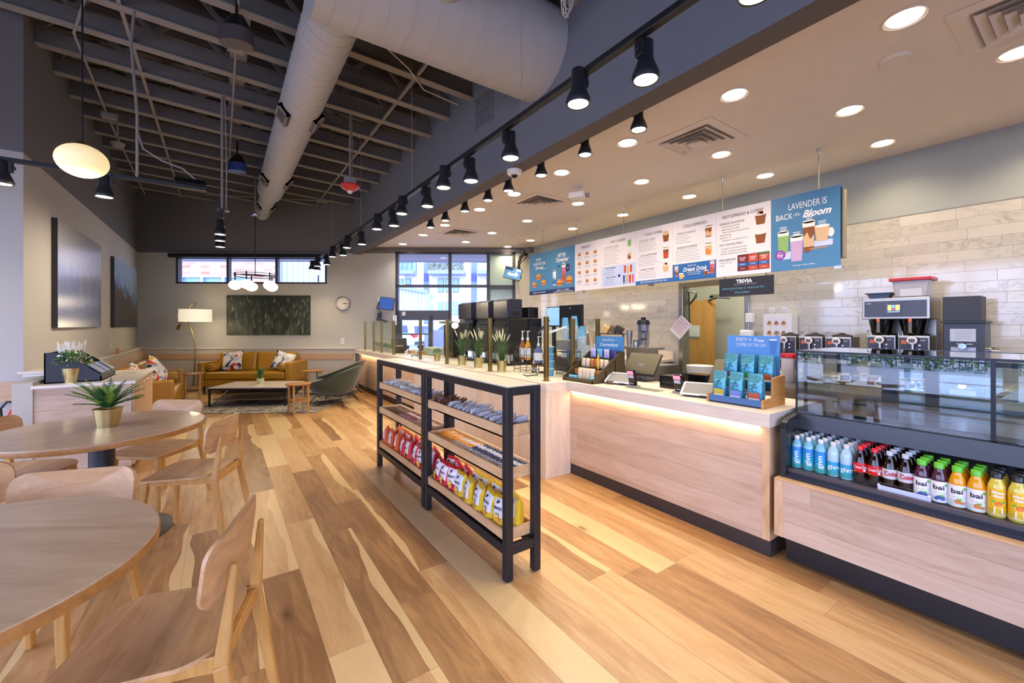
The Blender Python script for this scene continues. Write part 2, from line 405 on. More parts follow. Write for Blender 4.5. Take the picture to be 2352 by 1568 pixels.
def glass_mat(name='clear_glass', tint=(.93, .97, .95), refl=1.0, alpha=.12):
    m = bpy.data.materials.new(name); m.use_nodes = True; n = m.node_tree.nodes; l = m.node_tree.links; n.clear()
    out = n.new('ShaderNodeOutputMaterial'); tr = n.new('ShaderNodeBsdfTransparent'); gl = n.new('ShaderNodeBsdfGlossy'); mx = n.new('ShaderNodeMixShader')
    fr = n.new('ShaderNodeFresnel'); fr.inputs[0].default_value = 1.5; mu = n.new('ShaderNodeMath'); mu.operation = 'MULTIPLY'; mu.inputs[1].default_value = refl; mu.use_clamp = True
    ns = n.new('ShaderNodeTexNoise'); ns.inputs['Scale'].default_value = 2; mr = n.new('ShaderNodeMapRange'); mr.inputs[3].default_value = .003; mr.inputs[4].default_value = .012
    l.new(ns.outputs[0], mr.inputs[0]); l.new(mr.outputs[0], gl.inputs['Roughness'])
    tr.inputs[0].default_value = (*tint, 1); gl.inputs[0].default_value = (1, 1, 1, 1)
    ge = n.new('ShaderNodeNewGeometry'); mi_ = n.new('ShaderNodeMapRange'); mi_.inputs[3].default_value = 1.5; mi_.inputs[4].default_value = 1 / 1.5
    l.new(ge.outputs['Backfacing'], mi_.inputs[0]); l.new(mi_.outputs[0], fr.inputs[0])
    l.new(fr.outputs[0], mu.inputs[0]); l.new(mu.outputs[0], mx.inputs[0]); l.new(tr.outputs[0], mx.inputs[1]); l.new(gl.outputs[0], mx.inputs[2]); l.new(mx.outputs[0], out.inputs[0])
    return m
GLASS = glass_mat(refl=.55); GLASSC = glass_mat('case_glass', (.82, .88, .9), 1.6); GLASSW = glass_mat('dimming_window_glass', (.50, .53, .58), .8); GLASSN = glass_mat('shop_window_glass', (.93, .96, 1), .8)  # far window panes carry a dark tint that dims the over-bright view outside
PET = glass_mat('bottle_plastic', (.80, .86, .9), 1.6); WRAP = M('#D4D4DA', .22, .25, name='silver_wrapper', var=.25, scale=60, bump=.6)
FROST = M('#9FB4B0', .14, name='frosted_teal_glass')
def emis(name, c, s, base=None):
    t = NT(name); n = t.noise(t.obj(), 3, 1); cc = hexc(c) if isinstance(c, str) else c
    t.set(Base_Color=base or cc, Emission_Color=t.mix(n, tuple(x * .97 for x in cc), cc), Emission_Strength=s, Roughness=.5); return t.m
E_warm = emis('lamp_face_warm', (1, .86, .62), 9); E_cool = emis('lamp_face_cool', (1, .95, .96), 9); E_track = emis('track_lamp_face', (1, .85, .58), 9)
E_globe = emis('opal_globe_lit', (1, .86, .60), .85); E_globed = emis('opal_globe_soft', (1, .76, .36), .30, (.75, .62, .4)); E_shade = emis('lampshade_lit', (1, .88, .62), .28, (.8, .75, .65))
E_scr = emis('screen_blue', hexc('#2C4F9C'), .5, (0.01, .02, .05)); E_scr2 = emis('screen_pale', hexc('#7FA4DA'), .8, (.02, .02, .03)); E_led = emis('led_red', (1, .05, .08), 3)
E_amber = emis('screen_amber', (1, .5, .12), .9)
# ------------------------------------------------------------------ the room
XL, XR, YJ = -1.57, 5.78, 5.98; ZC = 3.2; XN = -4.2; YB = -3.2; ZD = 5.0
ycorner = F0.y + (XL - F0.x) * FD.y / FD.x            # left wall meets the far wall
def yfar(x): return F0.y + (x - F0.x) * FD.y / FD.x
mb = MB(); mb.prism([(XN - .1, YB), (5.9, YB), (5.9, 6.0), (XR, yfar(XR) + .02), (XL, ycorner + .02), (XL - .05, YJ), (XN - .1, YJ)], -.1, 0)
struct(mb.build('floor', W_floor))
MB().prism([(XN - .1, YB), (2.62, YB), (2.62, yfar(2.62) + .1), (XL - .1, ycorner + .2), (XL - .1, YJ), (XN - .1, YJ)], ZD, ZD + .1)
mb = MB().prism([(XN - .1, YB - .1), (2.62, YB - .1), (2.62, yfar(2.62) + .1), (XL - .1, ycorner + .2), (XL - .1, YJ + .1), (XN - .1, YJ + .1)], ZD, ZD + .1)
struct(mb.build('ceiling_deck', P_deck))
mb = MB().prism([(2.6, YB), (6.7, YB), (6.7, yfar(6.7) + .3), (2.6, yfar(2.6) + .02)], ZC, ZC + .12)
struct(mb.build('ceiling_low', P_ceil))
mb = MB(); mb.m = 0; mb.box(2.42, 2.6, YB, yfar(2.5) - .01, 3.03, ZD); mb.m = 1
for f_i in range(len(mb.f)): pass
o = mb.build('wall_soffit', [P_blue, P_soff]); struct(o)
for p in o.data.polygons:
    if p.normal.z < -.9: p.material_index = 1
# left wall, and the wall that faces us where the room widens
struct(MB().box(XL - .15, XL, YJ, ycorner, 0, ZD).build('wall_left', P_wall))
struct(MB().box(XN, XL - .15, YJ, YJ + .15, 0, ZD).build('wall_front_left', P_wall))
# near left window wall (behind the tables) and the wall behind the camera, both with tall shop windows
def wall_with_holes(name, mat, a, b, thick, z0, z1, holes, inward):
    """a->b along the wall (2d); holes = (s0, s1, h0, h1)."""
    a, b = Vector((*a, 0)), Vector((*b, 0)); t = (b - a).normalized(); L = (b - a).length; n = Vector((-t.y, t.x, 0)) * inward
    mb = MB(); xs = sorted({0, L, *[h[0] for h in holes], *[h[1] for h in holes]})
    for s0, s1 in zip(xs, xs[1:]):
        zs = [(z0, z1)]
        for h in holes:
            if h[0] <= s0 + 1e-6 and h[1] >= s1 - 1e-6:
                nz = []
                for q0, q1 in zs:
                    if h[2] > q0: nz.append((q0, min(q1, h[2])))
                    if h[3] < q1: nz.append((max(q0, h[3]), q1))
                zs = nz
        for q0, q1 in zs:
            if q1 - q0 < 1e-4: continue
            p0, p1 = a + t * s0, a + t * s1; e = n * thick
            vs = [p0, p1, p1 - e, p0 - e]
            vs = [(v.x, v.y, q0) for v in vs] + [(v.x, v.y, q1) for v in vs]
            mb.add(vs, [(0, 1, 2, 3), (7, 6, 5, 4), (0, 4, 5, 1), (1, 5, 6, 2), (2, 6, 7, 3), (3, 7, 4, 0)])
    o = mb.build(name, mat, weld=False); return struct(o)
def far_holes():
    return [(.842, 3.575, 0, 3.10), ]
# far wall, in the same frame as FW: s from left corner to right corner
S0 = (Vector((XL, ycorner, 0)) - F0).dot(FD); S1 = (Vector((XR, yfar(XR), 0)) - F0).dot(FD)
CL = (-4.08, -.70, 2.36, 2.965); SF = (.84, 3.58, 0.0, 3.10)
pa, pb = FW(S0, 0, 0), FW(S1 + .2, 0, 0)
wall_with_holes('wall_far', P_far, (pa.x, pa.y), (pb.x, pb.y), .2, 0, ZD, [(CL[0] - S0, CL[1] - S0, CL[2], CL[3]), (SF[0] - S0, SF[1] - S0, SF[2], SF[3])], -1)
wall_with_holes('wall_near_left', P_wall, (XN, YJ), (XN, YB), .2, 0, ZD, [(.5, 2.6, .15, 3.0), (2.75, 4.9, .15, 3.0), (5.05, 7.2, .15, 3.0), (7.35, 8.9, .15, 3.0)], 1)
wall_with_holes('wall_behind', P_wall, (XN, YB), (XR + .8, YB), .2, 0, ZD, [(.3, 2.3, .15, 3.0), (2.45, 4.5, .15, 3.0), (4.65, 6.6, .15, 3.0)], 1)
# right wall: tiles up to 2.55, painted above, with a doorway
DY0, DY1, DZ = 2.83, 3.74, 2.0
mb = MB(); mb.m = 0
for y0, y1, z0, z1 in ((YB, DY0, 0, 2.55), (DY0, DY1, DZ, 2.55), (DY1, 7.9, 0, 2.55)): mb.m = 0; mb.box(XR, XR + .12, y0, y1, z0, z1)
mb.m = 1; mb.box(XR, XR + .12, YB, 7.9, 2.55, ZC)
struct(mb.build('wall_right', [T_wall, P_grey]))
struct(MB().box(XR - .004, XR, YB, 7.7, 2.548, 2.556).build('trim_1', GRY))
# passage behind the doorway
P_pass = M('#C9CDBD', .7, name='passage_paint')
struct(MB().box(8.8, 8.9, 1.4, 6.5, 0, ZC).build('wall_passage', P_pass))
struct(MB().box(XR + .12, 8.8, 5.6, 5.7, 0, ZC).build('wall_passage_end', P_pass))
struct(MB().box(XR + .12, 8.8, 1.4, 1.5, 0, ZC).build('wall_passage_near', P_pass))
struct(MB().box(XR + .12, 8.9, 1.4, 5.7, -.05, .0).build('floor_passage', M('#8D8478', .5, name='passage_floor')))
struct(MB().box(XR + .12, 8.9, 1.4, 5.7, 2.7, 2.75).build('ceiling_passage', P_ceil))
mb = MB()
mb.box(XR - .03, XR + .14, DY1 - .001, DY1 + .07, 0, DZ + .07); mb.box(XR - .03, XR + .14, DY0 - .06, DY0 + .001, 0, DZ + .07); mb.box(XR - .03, XR + .14, DY0, DY1, DZ - .001, DZ + .07)
struct(mb.build('trim_2', STEEL, bevel=.004))
d = struct(MB().box(8.3, 8.345, 4.68, 5.58, .01, 1.95).build('door_1', W_door, bevel=.003))
MB().box(8.285, 8.3, 5.0, 5.32, 1.18, 1.42).build('notice', M('#DCE6E4', .6, name='door_notice'), d)
MB().box(8.284, 8.286, 5.0, 5.32, 1.16, 1.19).build('notice_band', M('#7EA9BC', .6, name='notice_band'), d)
MB().tube([(8.29, 4.8, 1.93), (8.1, 4.5, 1.97), (8.2, 4.3, 1.95)], .015).build('door_closer', BLKM, d)
dd = struct(MB().box(8.75, 8.795, 4.1, 4.95, .01, 2.02).build('door_2', M('#B9BCAC', .5, name='grey_green_door'), bevel=.003))
MB().box(8.73, 8.8, 4.95, 5.02, 0, 2.06).box(8.73, 8.8, 4.03, 4.1, 0, 2.06).box(8.73, 8.8, 4.03, 5.02, 2.02, 2.09).build('door_frame', M('#8D9086', .5, name='door_frame_grey'), dd)
MB().ball((8.73, 4.2, 1.0), .03, 12, 8).build('knob', STEEL, dd)

# wainscot ledge along left and far walls with an oak band
def wain(name, pts, z0, z1, off, mat, kind=True):
    mb = MB()
    for a, b in zip(pts, pts[1:]):
        a, b = Vector((*a, 0)), Vector((*b, 0)); t = (b - a).normalized(); n = Vector((t.y, -t.x, 0))
        vs = [a, b, b + n * off, a + n * off]; vs = [(v.x, v.y, z0) for v in vs] + [(v.x, v.y, z1) for v in vs]
        mb.add(vs, [(3, 2, 1, 0), (4, 5, 6, 7), (0, 1, 5, 4), (1, 2, 6, 5), (2, 3, 7, 6), (3, 0, 4, 7)])
    return struct(mb.build(name, mat, weld=False))
OFFW = .13
fa0 = FW(S0, 0, 0); fb0 = FW(-.02, 0, 0)
P_led = M('#B4AD9F', .6, name='ledge_paint')
wain('baseboard_left', [(XL, YJ), (XL, ycorner)], 0, .925, OFFW, P_led)
wain('baseboard_far', [(fa0.x, fa0.y), (fb0.x, fb0.y)], 0, .895, OFFW, P_led)
wain('trim_3', [(XL, YJ - .02), (XL, ycorner)], .925, .952, OFFW + .02, M('#D5CBBB', .45, name='ledge_cap'))
wain('trim_4', [(fa0.x, fa0.y), (fb0.x, fb0.y)], .895, .917, OFFW + .02, M('#D5CBBB', .45, name='ledge_cap'))
wain('trim_5', [(XL + OFFW, YJ), (XL + OFFW, ycorner - .16)], .70, .86, .015, W_panel_y)
g0_, g1_ = FW(S0 + .15, OFFW, 0), FW(-.06, OFFW, 0)
wb = wain('trim_6', [(g0_.x, g0_.y), (g1_.x, g1_.y)], .66, .79, .015, M('#B99472', .45, name='oak_band_far', scale=3))
# wainscot on the wall that faces us
struct(MB().box(XN, XL + .0, YJ - .03, YJ, .70, .885).build('trim_7', W_band))
struct(MB().box(XN, XL, YJ - .015, YJ, 0, .12).build('baseboard_front_left', W_band))

# ------------------------------------------------------------------ clerestory window (far wall)
def frame_far(name, s0, s1, z0, z1, mull_s, mull_z, w=.05, dep=.1, off=-.06, mat=ALU, pane=GLASSW):
    o0 = FW(s0, off, z0); rt = MB()
    def bar(a, b, c, d_):
        vs = [FW(s, of, z) for of in (off - dep / 2, off + dep / 2) for z in (c, d_) for s in (a, b)]
        rt.add(vs, [(0, 2, 3, 1), (4, 5, 7, 6), (0, 1, 5, 4), (2, 6, 7, 3), (0, 4, 6, 2), (1, 3, 7, 5)])
    bar(s0, s0 + w, z0, z1); bar(s1 - w, s1, z0, z1); bar(s0, s1, z0, z0 + w * .8); bar(s0, s1, z1 - w * .8, z1)
    for m in mull_s: bar(m - w / 2, m + w / 2, z0, z1)
    for a, b, z, h in mull_z: bar(a, b, z - h / 2, z + h / 2)
    o = struct(rt.build(name, mat, weld=False))
    vs = [FW(s, off, z) for z in (z0, z1) for s in (s0, s1)]
    MB().add(vs, [(0, 1, 3, 2)]).build('glass', pane, o); return o
m1, m2 = PF(526, 620, -.06)[0], PF(637.5, 620, -.06)[0]
w1 = frame_far('window_1', CL[0], CL[1], CL[2], CL[3], [m1, m2], [])
# roller blind cassette across the top of it
bl = MB(); a, b = FW(CL[0] - .1, .05, 2.985), FW(CL[1] + .04, .05, 2.985); bl.beam(a, b, .1, .085)
tag(bl.build('blind_cassette', BLK, bevel=.01), 'long black roller blind cassette above the high far window', 'blind')

# storefront (far right): left jamb, two bays, frosted bay
ma, mbb = PF(1034, 620, -.06)[0], PF(1121.5, 620, -.06)[0]
zb = PF(1000, 657, -.06)[1]; zd = PF(970, 724, -.06)[1]
w2 = frame_far('window_2', SF[0], SF[1], SF[2], SF[3], [ma, mbb], [(SF[0], mbb, zb, .06), (mbb, SF[1], zb - .02, .09), (SF[0], ma, zd, .22), (SF[0] + .05, ma, .1, .18), (ma, SF[1], .1, .18)], w=.07)
zf = [FW(s, -.045, z) for z in (.1, 3.05) for s in (mbb, SF[1])]
MB().add(zf, [(0, 1, 3, 2)]).build('frosted_glass', FROST, w2)
ms = (SF[0] + ma) / 2 + .18
vs = MB()
for s in (ms, ):
    a, b = FW(s, -.05, 0), FW(s, -.05, zd); vs.beam(a, b, .1, .08, FN)
vs.beam(FW(SF[0] + .1, -.05, 0), FW(SF[0] + .1, -.05, zd), .09, .07, FN)
vs.beam(FW(SF[0] + .1, -.05, 1.22), FW(ms, -.05, 1.22), .05, .03)
vs.build('door_stiles', ALU, w2)
q = PF(926.5, 720, .03); tg = MB(); c = FW(q[0], .012 - .02, q[1])
tg.add([FW(q[0] + a, .0, q[1] + b) for a, b in ((-.04, -.045), (.04, -.045), (.04, .045), (-.04, .045))], [(0, 1, 2, 3)])
tg.build('exit_plate', M('#D9CFCE', .5, name='plate_pinkish'), w2)

# mullions in the big windows behind and beside the camera
def shop_window(name, a, b, z0, z1):
    a, b = Vector((*a, 0)), Vector((*b, 0)); t = (b - a).normalized(); mb = MB(); up = Vector((0, 0, 1))
    for z in (z0 + .03, z1 - .03, 2.25): mb.beam(a + up * z, b + up * z, .08, .06)
    L = (b - a).length
    for s in (.03, L / 2, L - .03): mb.beam(a + t * s + up * z0, a + t * s + up * z1, .06, .08, t)
    o = struct(mb.build(name, ALU)); g = MB(); vs = [a + up * z0, b + up * z0, b + up * z1, a + up * z1]; g.add(vs, [(0, 1, 2, 3)]); g.build('glass', GLASSN, o); return o
k = 3
for s0, s1 in ((.5, 2.6), (2.75, 4.9), (5.05, 7.2), (7.35, 8.9)):
    shop_window('window_%d' % k, (XN - .1, YJ - s0), (XN - .1, YJ - s1), .15, 3.0); k += 1
for s0, s1 in ((.3, 2.3), (2.45, 4.5), (4.65, 6.6)):
    shop_window('window_%d' % k, (XN + s0, YB - .1), (XN + s1, YB - .1), .15, 3.0); k += 1
def portal(name, c, rot, w, h):
    l = bpy.data.lights.new(name, 'AREA'); l.shape = 'RECTANGLE'; l.size = w; l.size_y = h; l.cycles.is_portal = True
    o = bpy.data.objects.new(name, l); o.location = c; o.rotation_euler = rot; COL.objects.link(o)
if WINDOW_PORTALS:
    portal('daylight_left', (XN - .22, YJ - 4.7, 1.58), (0, -PI / 2, 0), 2.9, 8.5)     # emits along -Z -> +X
    portal('daylight_behind', (XN + 3.45, YB - .22, 1.58), (PI / 2, 0, 0), 6.4, 2.9)
    c = FW(2.2, -.22, 1.6); portal('daylight_far', c, (-PI / 2, 0, FA), 2.8, 3.1)
    c = FW(-2.4, -.22, 2.66); portal('daylight_high', c, (-PI / 2, 0, FA), 3.4, .6)

# ------------------------------------------------------------------ trusses, bridging, duct work
def joist(y, i):
    x0 = XN if y < YJ - .2 else XL
    xe = F0.x + (y - .12 - F0.y) * FD.x / FD.y; x1 = min(2.42, xe)
    if x1 - x0 < .6: return
    P = lambda x, z: Vector((x, y + .2 * (2.42 - x) / 3.99, 4.09 + (2.42 - x) * .0555 + z))
    rt = root('roof_joist', (0, 0, 0), '%s grey open web roof joist counting from the far wall' % ORD[i], 'joist', 'roof joists')
    MB().beam(P(x0, 0), P(x1, 0), .10, .012).build('bottom_flange', P_flange, rt)
    w = MB(); w.beam(P(x0, .09), P(x1, .09), .035, .17)
    n = max(1, int((x1 - x0) / .6))
    for k in range(n):
        xa = x0 + (x1 - x0) * k / n; xb = x0 + (x1 - x0) * (k + .5) / n; xc = x0 + (x1 - x0) * (k + 1) / n
        w.beam(P(xa, .17), P(xb, .5), .03, .045); w.beam(P(xb, .5), P(xc, .17), .03, .045)
    w.build('web', P_joist, rt)
    MB().beam(P(x0, .54), P(x1, .54), .1, .08).build('top_chord', P_joist, rt)
ys = [4.33 + .595 * k for k in range(-5, 13)][::-1]
for i, y in enumerate(ys): joist(y, i)
# clip the trusses that would pass the slanting far wall: build short ones
brg = MB()
for x, z in ((.15, 4.72), ):
    mb = MB().box(x - .08, x + .08, 3.4, 9.2, 4.40, 4.42)
tag(mb.build('cable_tray', P_flange), 'pale flat strap running across the joists beside the duct', 'strap')
for n_, (x, lab) in enumerate(((1.75, 'thin bridging bar under the joists beside the soffit'), (-.75, 'thin bridging bar under the joists near the left wall'))):
    mb = MB(); mb.beam((x, 1.0, 4.09 + (2.42 - x) * .0555 + .02), (x, yfar(x) - .1, 4.09 + (2.42 - x) * .0555 + .02), .03, .03)
    tag(mb.build('bridging_bar', P_flange), lab, 'bar')

# round ducts
def spiral(mb, a, b, r, pitch=.13, n=36):
    a, b = Vector(a), Vector(b); mb.cyl(a, b, r, n=n); L = (b - a).length; t = (b - a).normalized(); x = t.orthogonal().normalized(); y = t.cross(x)
    for k in range(int(L / pitch)):
        p = a + t * (k + .5) * pitch
        ring = [p + t * pitch * (j / 24) * .25 + (x * math.cos(j * 2 * PI / 24) + y * math.sin(j * 2 * PI / 24)) * (r + .001) for j in range(24)]
        mb.tube(ring, .0035, 4, close=True)
DX, DZc, CY, CZ = .72, 3.86, 3.05, 3.93
cr = root('supply_duct', (0, 0, 0), 'large grey spiral duct crossing overhead into the blue soffit wall', 'duct')
m_ = MB(); spiral(m_, (.50, CY, CZ), (2.42, CY, CZ), .40, .17); m_.build('trunk', P_duct, cr, smooth=40)
m_ = MB(); m_.cyl((1.28, CY - .15, CZ - .05), (1.28, CY - 1.3, CZ - .05), .17, n=28); m_.build('branch', P_duct, cr, smooth=40)
bd = root('branch_duct', (0, 0, 0), 'long grey round duct running down the room towards the far wall', 'duct')
m_ = MB(); spiral(m_, (DX, CY + .3, DZc), (DX, 8.75, DZc), .205, .14); m_.build('trunk', P_duct, bd, smooth=40)
m_ = MB(); m_.cyl((DX, 8.75, DZc), (DX, 8.95, DZc), .205, .14, 32); spiral(m_, (DX, 8.95, DZc), (DX, 10.6, DZc), .14, .14); m_.build('reduced_end', P_duct, bd, smooth=40)
def register(y, sgn, r, w=.28, h=.15):
    a = math.radians(-38) if sgn > 0 else math.radians(218)
    T = Matrix.Translation((DX, y, DZc)) @ Matrix.Rotation(-a, 4, 'Y') 
    g = MB(); g.T = T
    g.box(r - .02, r + .045, -w / 2, -w / 2 + .025, -h / 2, h / 2).box(r - .02, r + .045, w / 2 - .025, w / 2, -h / 2, h / 2)
    g.box(r - .02, r + .045, -w / 2, w / 2, -h / 2, -h / 2 + .025).box(r - .02, r + .045, -w / 2, w / 2, h / 2 - .025, h / 2)
    o = g.build('register', P_flange, bd)
    g = MB(); g.T = T; g.box(r, r + .03, -w / 2, w / 2, -h / 2, h / 2); g.build('grille', M('#55504E', .7, name='register_grille'), o)
for y in (5.2, 7.7): register(y, 1, .2); register(y, -1, .2)
for y in (9.7, ): register(y, 1, .135, .24, .11); register(y, -1, .135, .24, .11)
g = MB()
for k in range(14):
    z = 3.69 + k * .023; g.box(2.407, 2.42, 3.86, 4.21, z, z + .009)
g.box(2.408, 2.42, 3.84, 3.86, 3.67, 4.03).box(2.408, 2.42, 4.21, 4.23, 3.67, 4.03).box(2.408, 2.42, 3.84, 4.23, 3.66, 3.675).box(2.408, 2.42, 3.84, 4.23, 4.015, 4.03)
tag(g.build('wall_grille', P_blue), 'blue louvred return air grille in the soffit wall under the big duct', 'grille')
# ------------------------------------------------------------------ lamps
def spot(parent, loc, rot, power, col, size=2.2, blend=.6, rad=.05, name='lamp_light'):
    l = bpy.data.lights.new(name, 'SPOT'); l.energy = power; l.color = col; l.spot_size = size; l.spot_blend = blend; l.shadow_soft_size = rad
    o = bpy.data.objects.new(name, l); COL.objects.link(o); o.location = loc; o.rotation_euler = rot; o.parent = parent; return o
def point(parent, loc, power, col, rad=.08):
    l = bpy.data.lights.new('bulb_light', 'POINT'); l.energy = power; l.color = col; l.shadow_soft_size = rad
    o = bpy.data.objects.new('bulb_light', l); COL.objects.link(o); o.location = loc; o.parent = parent; return o
WARM = (1, .82, .54); COOL = (1, .94, .88); TRK = (1, .80, .50)

# recessed downlights in the low ceiling, on a regular grid of three rows
DL = [(3.24, [.69, 1.67, 2.70, 3.66, 4.62, 5.54, 6.75, 7.73, 8.85]), (4.26, [.355, 1.25, 2.33, 3.33, 4.455, 5.68, 6.81, 7.86]), (5.29, [.3, 1.29, 2.36, 3.34, 4.50, 5.67, 6.95, 7.80])]
proto = {}
rown = ['row beside the soffit', 'middle row', 'row beside the tiled wall']
for ri, (x, ys_) in enumerate(DL):
    for k, y in enumerate(ys_):
        if y > yfar(x) - .15: continue
        cool = ri == 0 or (ri == 2 and k == 2)
        lab = '%s recessed ceiling downlight %s, %s from the near end' % ('white' if cool else 'warm', rown[ri], ORD[k])
        if cool not in proto:
            rt = root('downlight', (x, y, ZC), lab, 'downlight', 'recessed downlights')
            MB().lathe([(.098, -.012), (.098, -.001), (.080, -.001), (.078, -.010)], n=32, closed=False).build('trim_ring', P_ceil, rt, smooth=50)
            MB().lathe([(.080, -.006), (.0005, -.009)], n=28, closed=False).build('lens', E_cool if cool else E_warm, rt)
            spot(rt, (0, 0, -.03), (0, 0, 0), LT['downcool'] if cool else LT['down'], COOL if cool else WARM, 2.45, .9, .07)
            proto[cool] = rt
        else: dup(proto[cool], (x, y, ZC), label=lab)

# square louvred diffusers
def diffuser(x0, y0, lab, n=4, w=.66):
    rt = root('air_diffuser', (x0 + w / 2, y0 + w / 2, ZC), lab, 'diffuser', 'square ceiling air diffusers')
    MB().box(-w / 2, w / 2, -w / 2, w / 2, -.004, -.001).build('back_plate', M('#A8A29C', .8, name='diffuser_dark'), rt)
    def ringf(mb, a, b, za, zb):
        vs = [(sx * a, sy * a, za) for sx, sy in ((-1, -1), (1, -1), (1, 1), (-1, 1))] + [(sx * b, sy * b, zb) for sx, sy in ((-1, -1), (1, -1), (1, 1), (-1, 1))]
        vs += [(v[0], v[1], v[2] + .004) for v in vs]
        mb.add(vs, [(k, (k + 1) % 4, 4 + (k + 1) % 4, 4 + k) for k in range(4)] + [(8 + k, 12 + k, 12 + (k + 1) % 4, 8 + (k + 1) % 4) for k in range(4)])
    f = MB(); ringf(f, w / 2, w / 2 - .07, -.004, -.014); ringf(f, w / 2 - .07, w / 2 - .085, -.014, -.004); f.build('frame', P_ceil, rt, weld=False)
    v = MB()
    for k in range(n):
        a = w / 2 - .10 - k * .052; ringf(v, a, a - .043, -.02 - .007 * k, -.003)
    v.build('louvres', P_ceil, rt, weld=False)
for x0, y0, lab in ((3.42, 1.96, 'large square ceiling air diffuser second nearest, above the menu boards'), (3.44, 4.40, 'square ceiling air diffuser third nearest, left of the white projector'),
                    (3.43, 6.84, 'square ceiling air diffuser nearest the far window wall'), (3.42, -.10, 'square ceiling air diffuser nearest, at the top right corner')):
    diffuser(x0, y0, lab)
g = MB(); g.lathe([(.075, -.02), (.085, -.005), (.085, 0)], n=28); o = g.build('ceiling_cover', P_ceil, smooth=40); o.location = (3.70, .835, ZC); tag(o, 'plain round white cover plate in the ceiling near the big diffuser', 'cover plate')
for p, l in (((3.71, 7.98), 'small round sprinkler cover in the ceiling near the far windows'), ((4.72, 6.82), 'small round ceiling sprinkler cover left of the menu boards')):
    o = MB().lathe([(.04, -.018), (.05, -.004), (.05, 0)], n=20).build('sprinkler_cover', P_ceil, smooth=40); o.location = (*p, ZC); tag(o, l, 'sprinkler')
dc = root('dome_camera', (2.5, 3.56, 3.03), 'white round dome security camera under the soffit edge', 'camera')
MB().lathe([(.055, -.05), (.075, -.035), (.08, 0)], n=28).build('housing', WHT, dc, smooth=40); MB().ball((0, 0, -.045), .035, 16, 8).build('lens', BLKG, dc, smooth=60)
pj = root('ceiling_projector', (3.72, 3.9, ZC), 'small white projector on a round ceiling mount', 'projector')
MB().lathe([(.055, -.02), (.06, 0)], n=24).cyl((0, 0, -.09), (0, 0, -.01), .02).build('mount', P_ceil, pj, smooth=40)
m_ = MB(); m_.T = TR((0, 0, -.13), rz=.5); m_.box(-.07, .07, -.1, .1, -.035, .04); m_.build('body', WHT, pj, bevel=.015)
m_ = MB(); m_.T = TR((0, 0, -.13), rz=.5); m_.cyl((.03, -.1, 0), (.03, -.14, 0), .03); m_.build('lens', GRY, pj, smooth=40)

# track spotlights
def track_lamp(x, y, z, lab, grp, side=1, conn=True):
    rt = root('track_spotlight', (x, y, z), lab, 'spotlight', grp)
    MB().lathe([(.032, .19), (.036, .185), (.036, .11), (.042, .085), (.062, .035), (.066, .018), (.061, .0)][::-1], n=28, closed=False).build('shade', BLKM, rt, smooth=50)
    MB().lathe([(.0005, .19), (.033, .189)], n=20, closed=False).build('cap', BLKM, rt)
    MB().lathe([(.054, .006), (.0005, .0)], n=28, closed=False).build('lamp_face', E_track, rt)
    g = MB(); g.box(.045 * -side - .012, .045 * -side + .012, -.02, .02, .10, .19).box(min(0, -.07 * side), max(0, -.07 * side), -.012, .012, .125, .15)
    g.build('bracket', BLK, rt, bevel=.003)
    spot(rt, (0, 0, -.012), (0, 0, 0), LT['track'], TRK, 1.9, .8, .05)
    return rt
mt = root('light_track', (0, 0, 0), 'long black lighting track hung on wires along the soffit', 'track')
MB().box(1.60, 1.64, -.6, 10.15, 2.775, 2.81).build('rail', BLK, mt, bevel=.003)
g = MB()
for px_ in (1198, 946, 829, 763):
    y = PX(px_, 300, 1.62).y; g.cyl((1.62, y, 2.81), (1.62, y, 4.13), .0022, n=6)
g.build('hanging_wire', GRY, mt)
first = None; i = 0
tl = [(1737, -12, 0), (1483, 178, 1), (1328, 238, 0), (1172.8, 361, 1), (1081.9, 414.8, 1), (1018.8, 432, 0), (981.9, 474, 1), (922.6, 490.9, 0), (905, 520, 1), (865.7, 530.5, 0),
      (831.4, 561, 1), (797, 568.6, 0), (788, 587.6, 1), (763.7, 591, 0), (751, 608, 1), (729, 610.7, 0), (729, 619.6, 1), (716.7, 623.7, 0)]
for i, (a, b, s_) in enumerate(tl):
    X = 1.675 if s_ else 1.562; p = PX(a, b, X); z = 2.595
    lab = '%s black track spotlight from the near end of the long soffit track' % ORD[i]
    if first is None: first = {}
    if s_ not in first: first[s_] = track_lamp(X, p.y, z, lab, 'spotlights on the long track', 1 if s_ else -1)
    else: dup(first[s_], (X, p.y, z), label=lab)
it = root('light_track', (0, 0, 0), 'short black track mounted on the low ceiling just behind the soffit', 'track')
MB().box(2.73, 2.77, 1.9, 6.5, ZC - .035, ZC).build('rail', BLK, it)
for i, (a, b) in enumerate([(1467, 281), (1344, 348), (1243, 396), (1168, 432), (1121, 451), (1068, 480), (1023, 502), (989, 517)]):
    p = PX(a, b, 2.75); dup(first[1], (2.75, p.y, 2.985), label='%s black track spotlight from the near end of the inner ceiling track' % ORD[i], group='spotlights on the inner track')
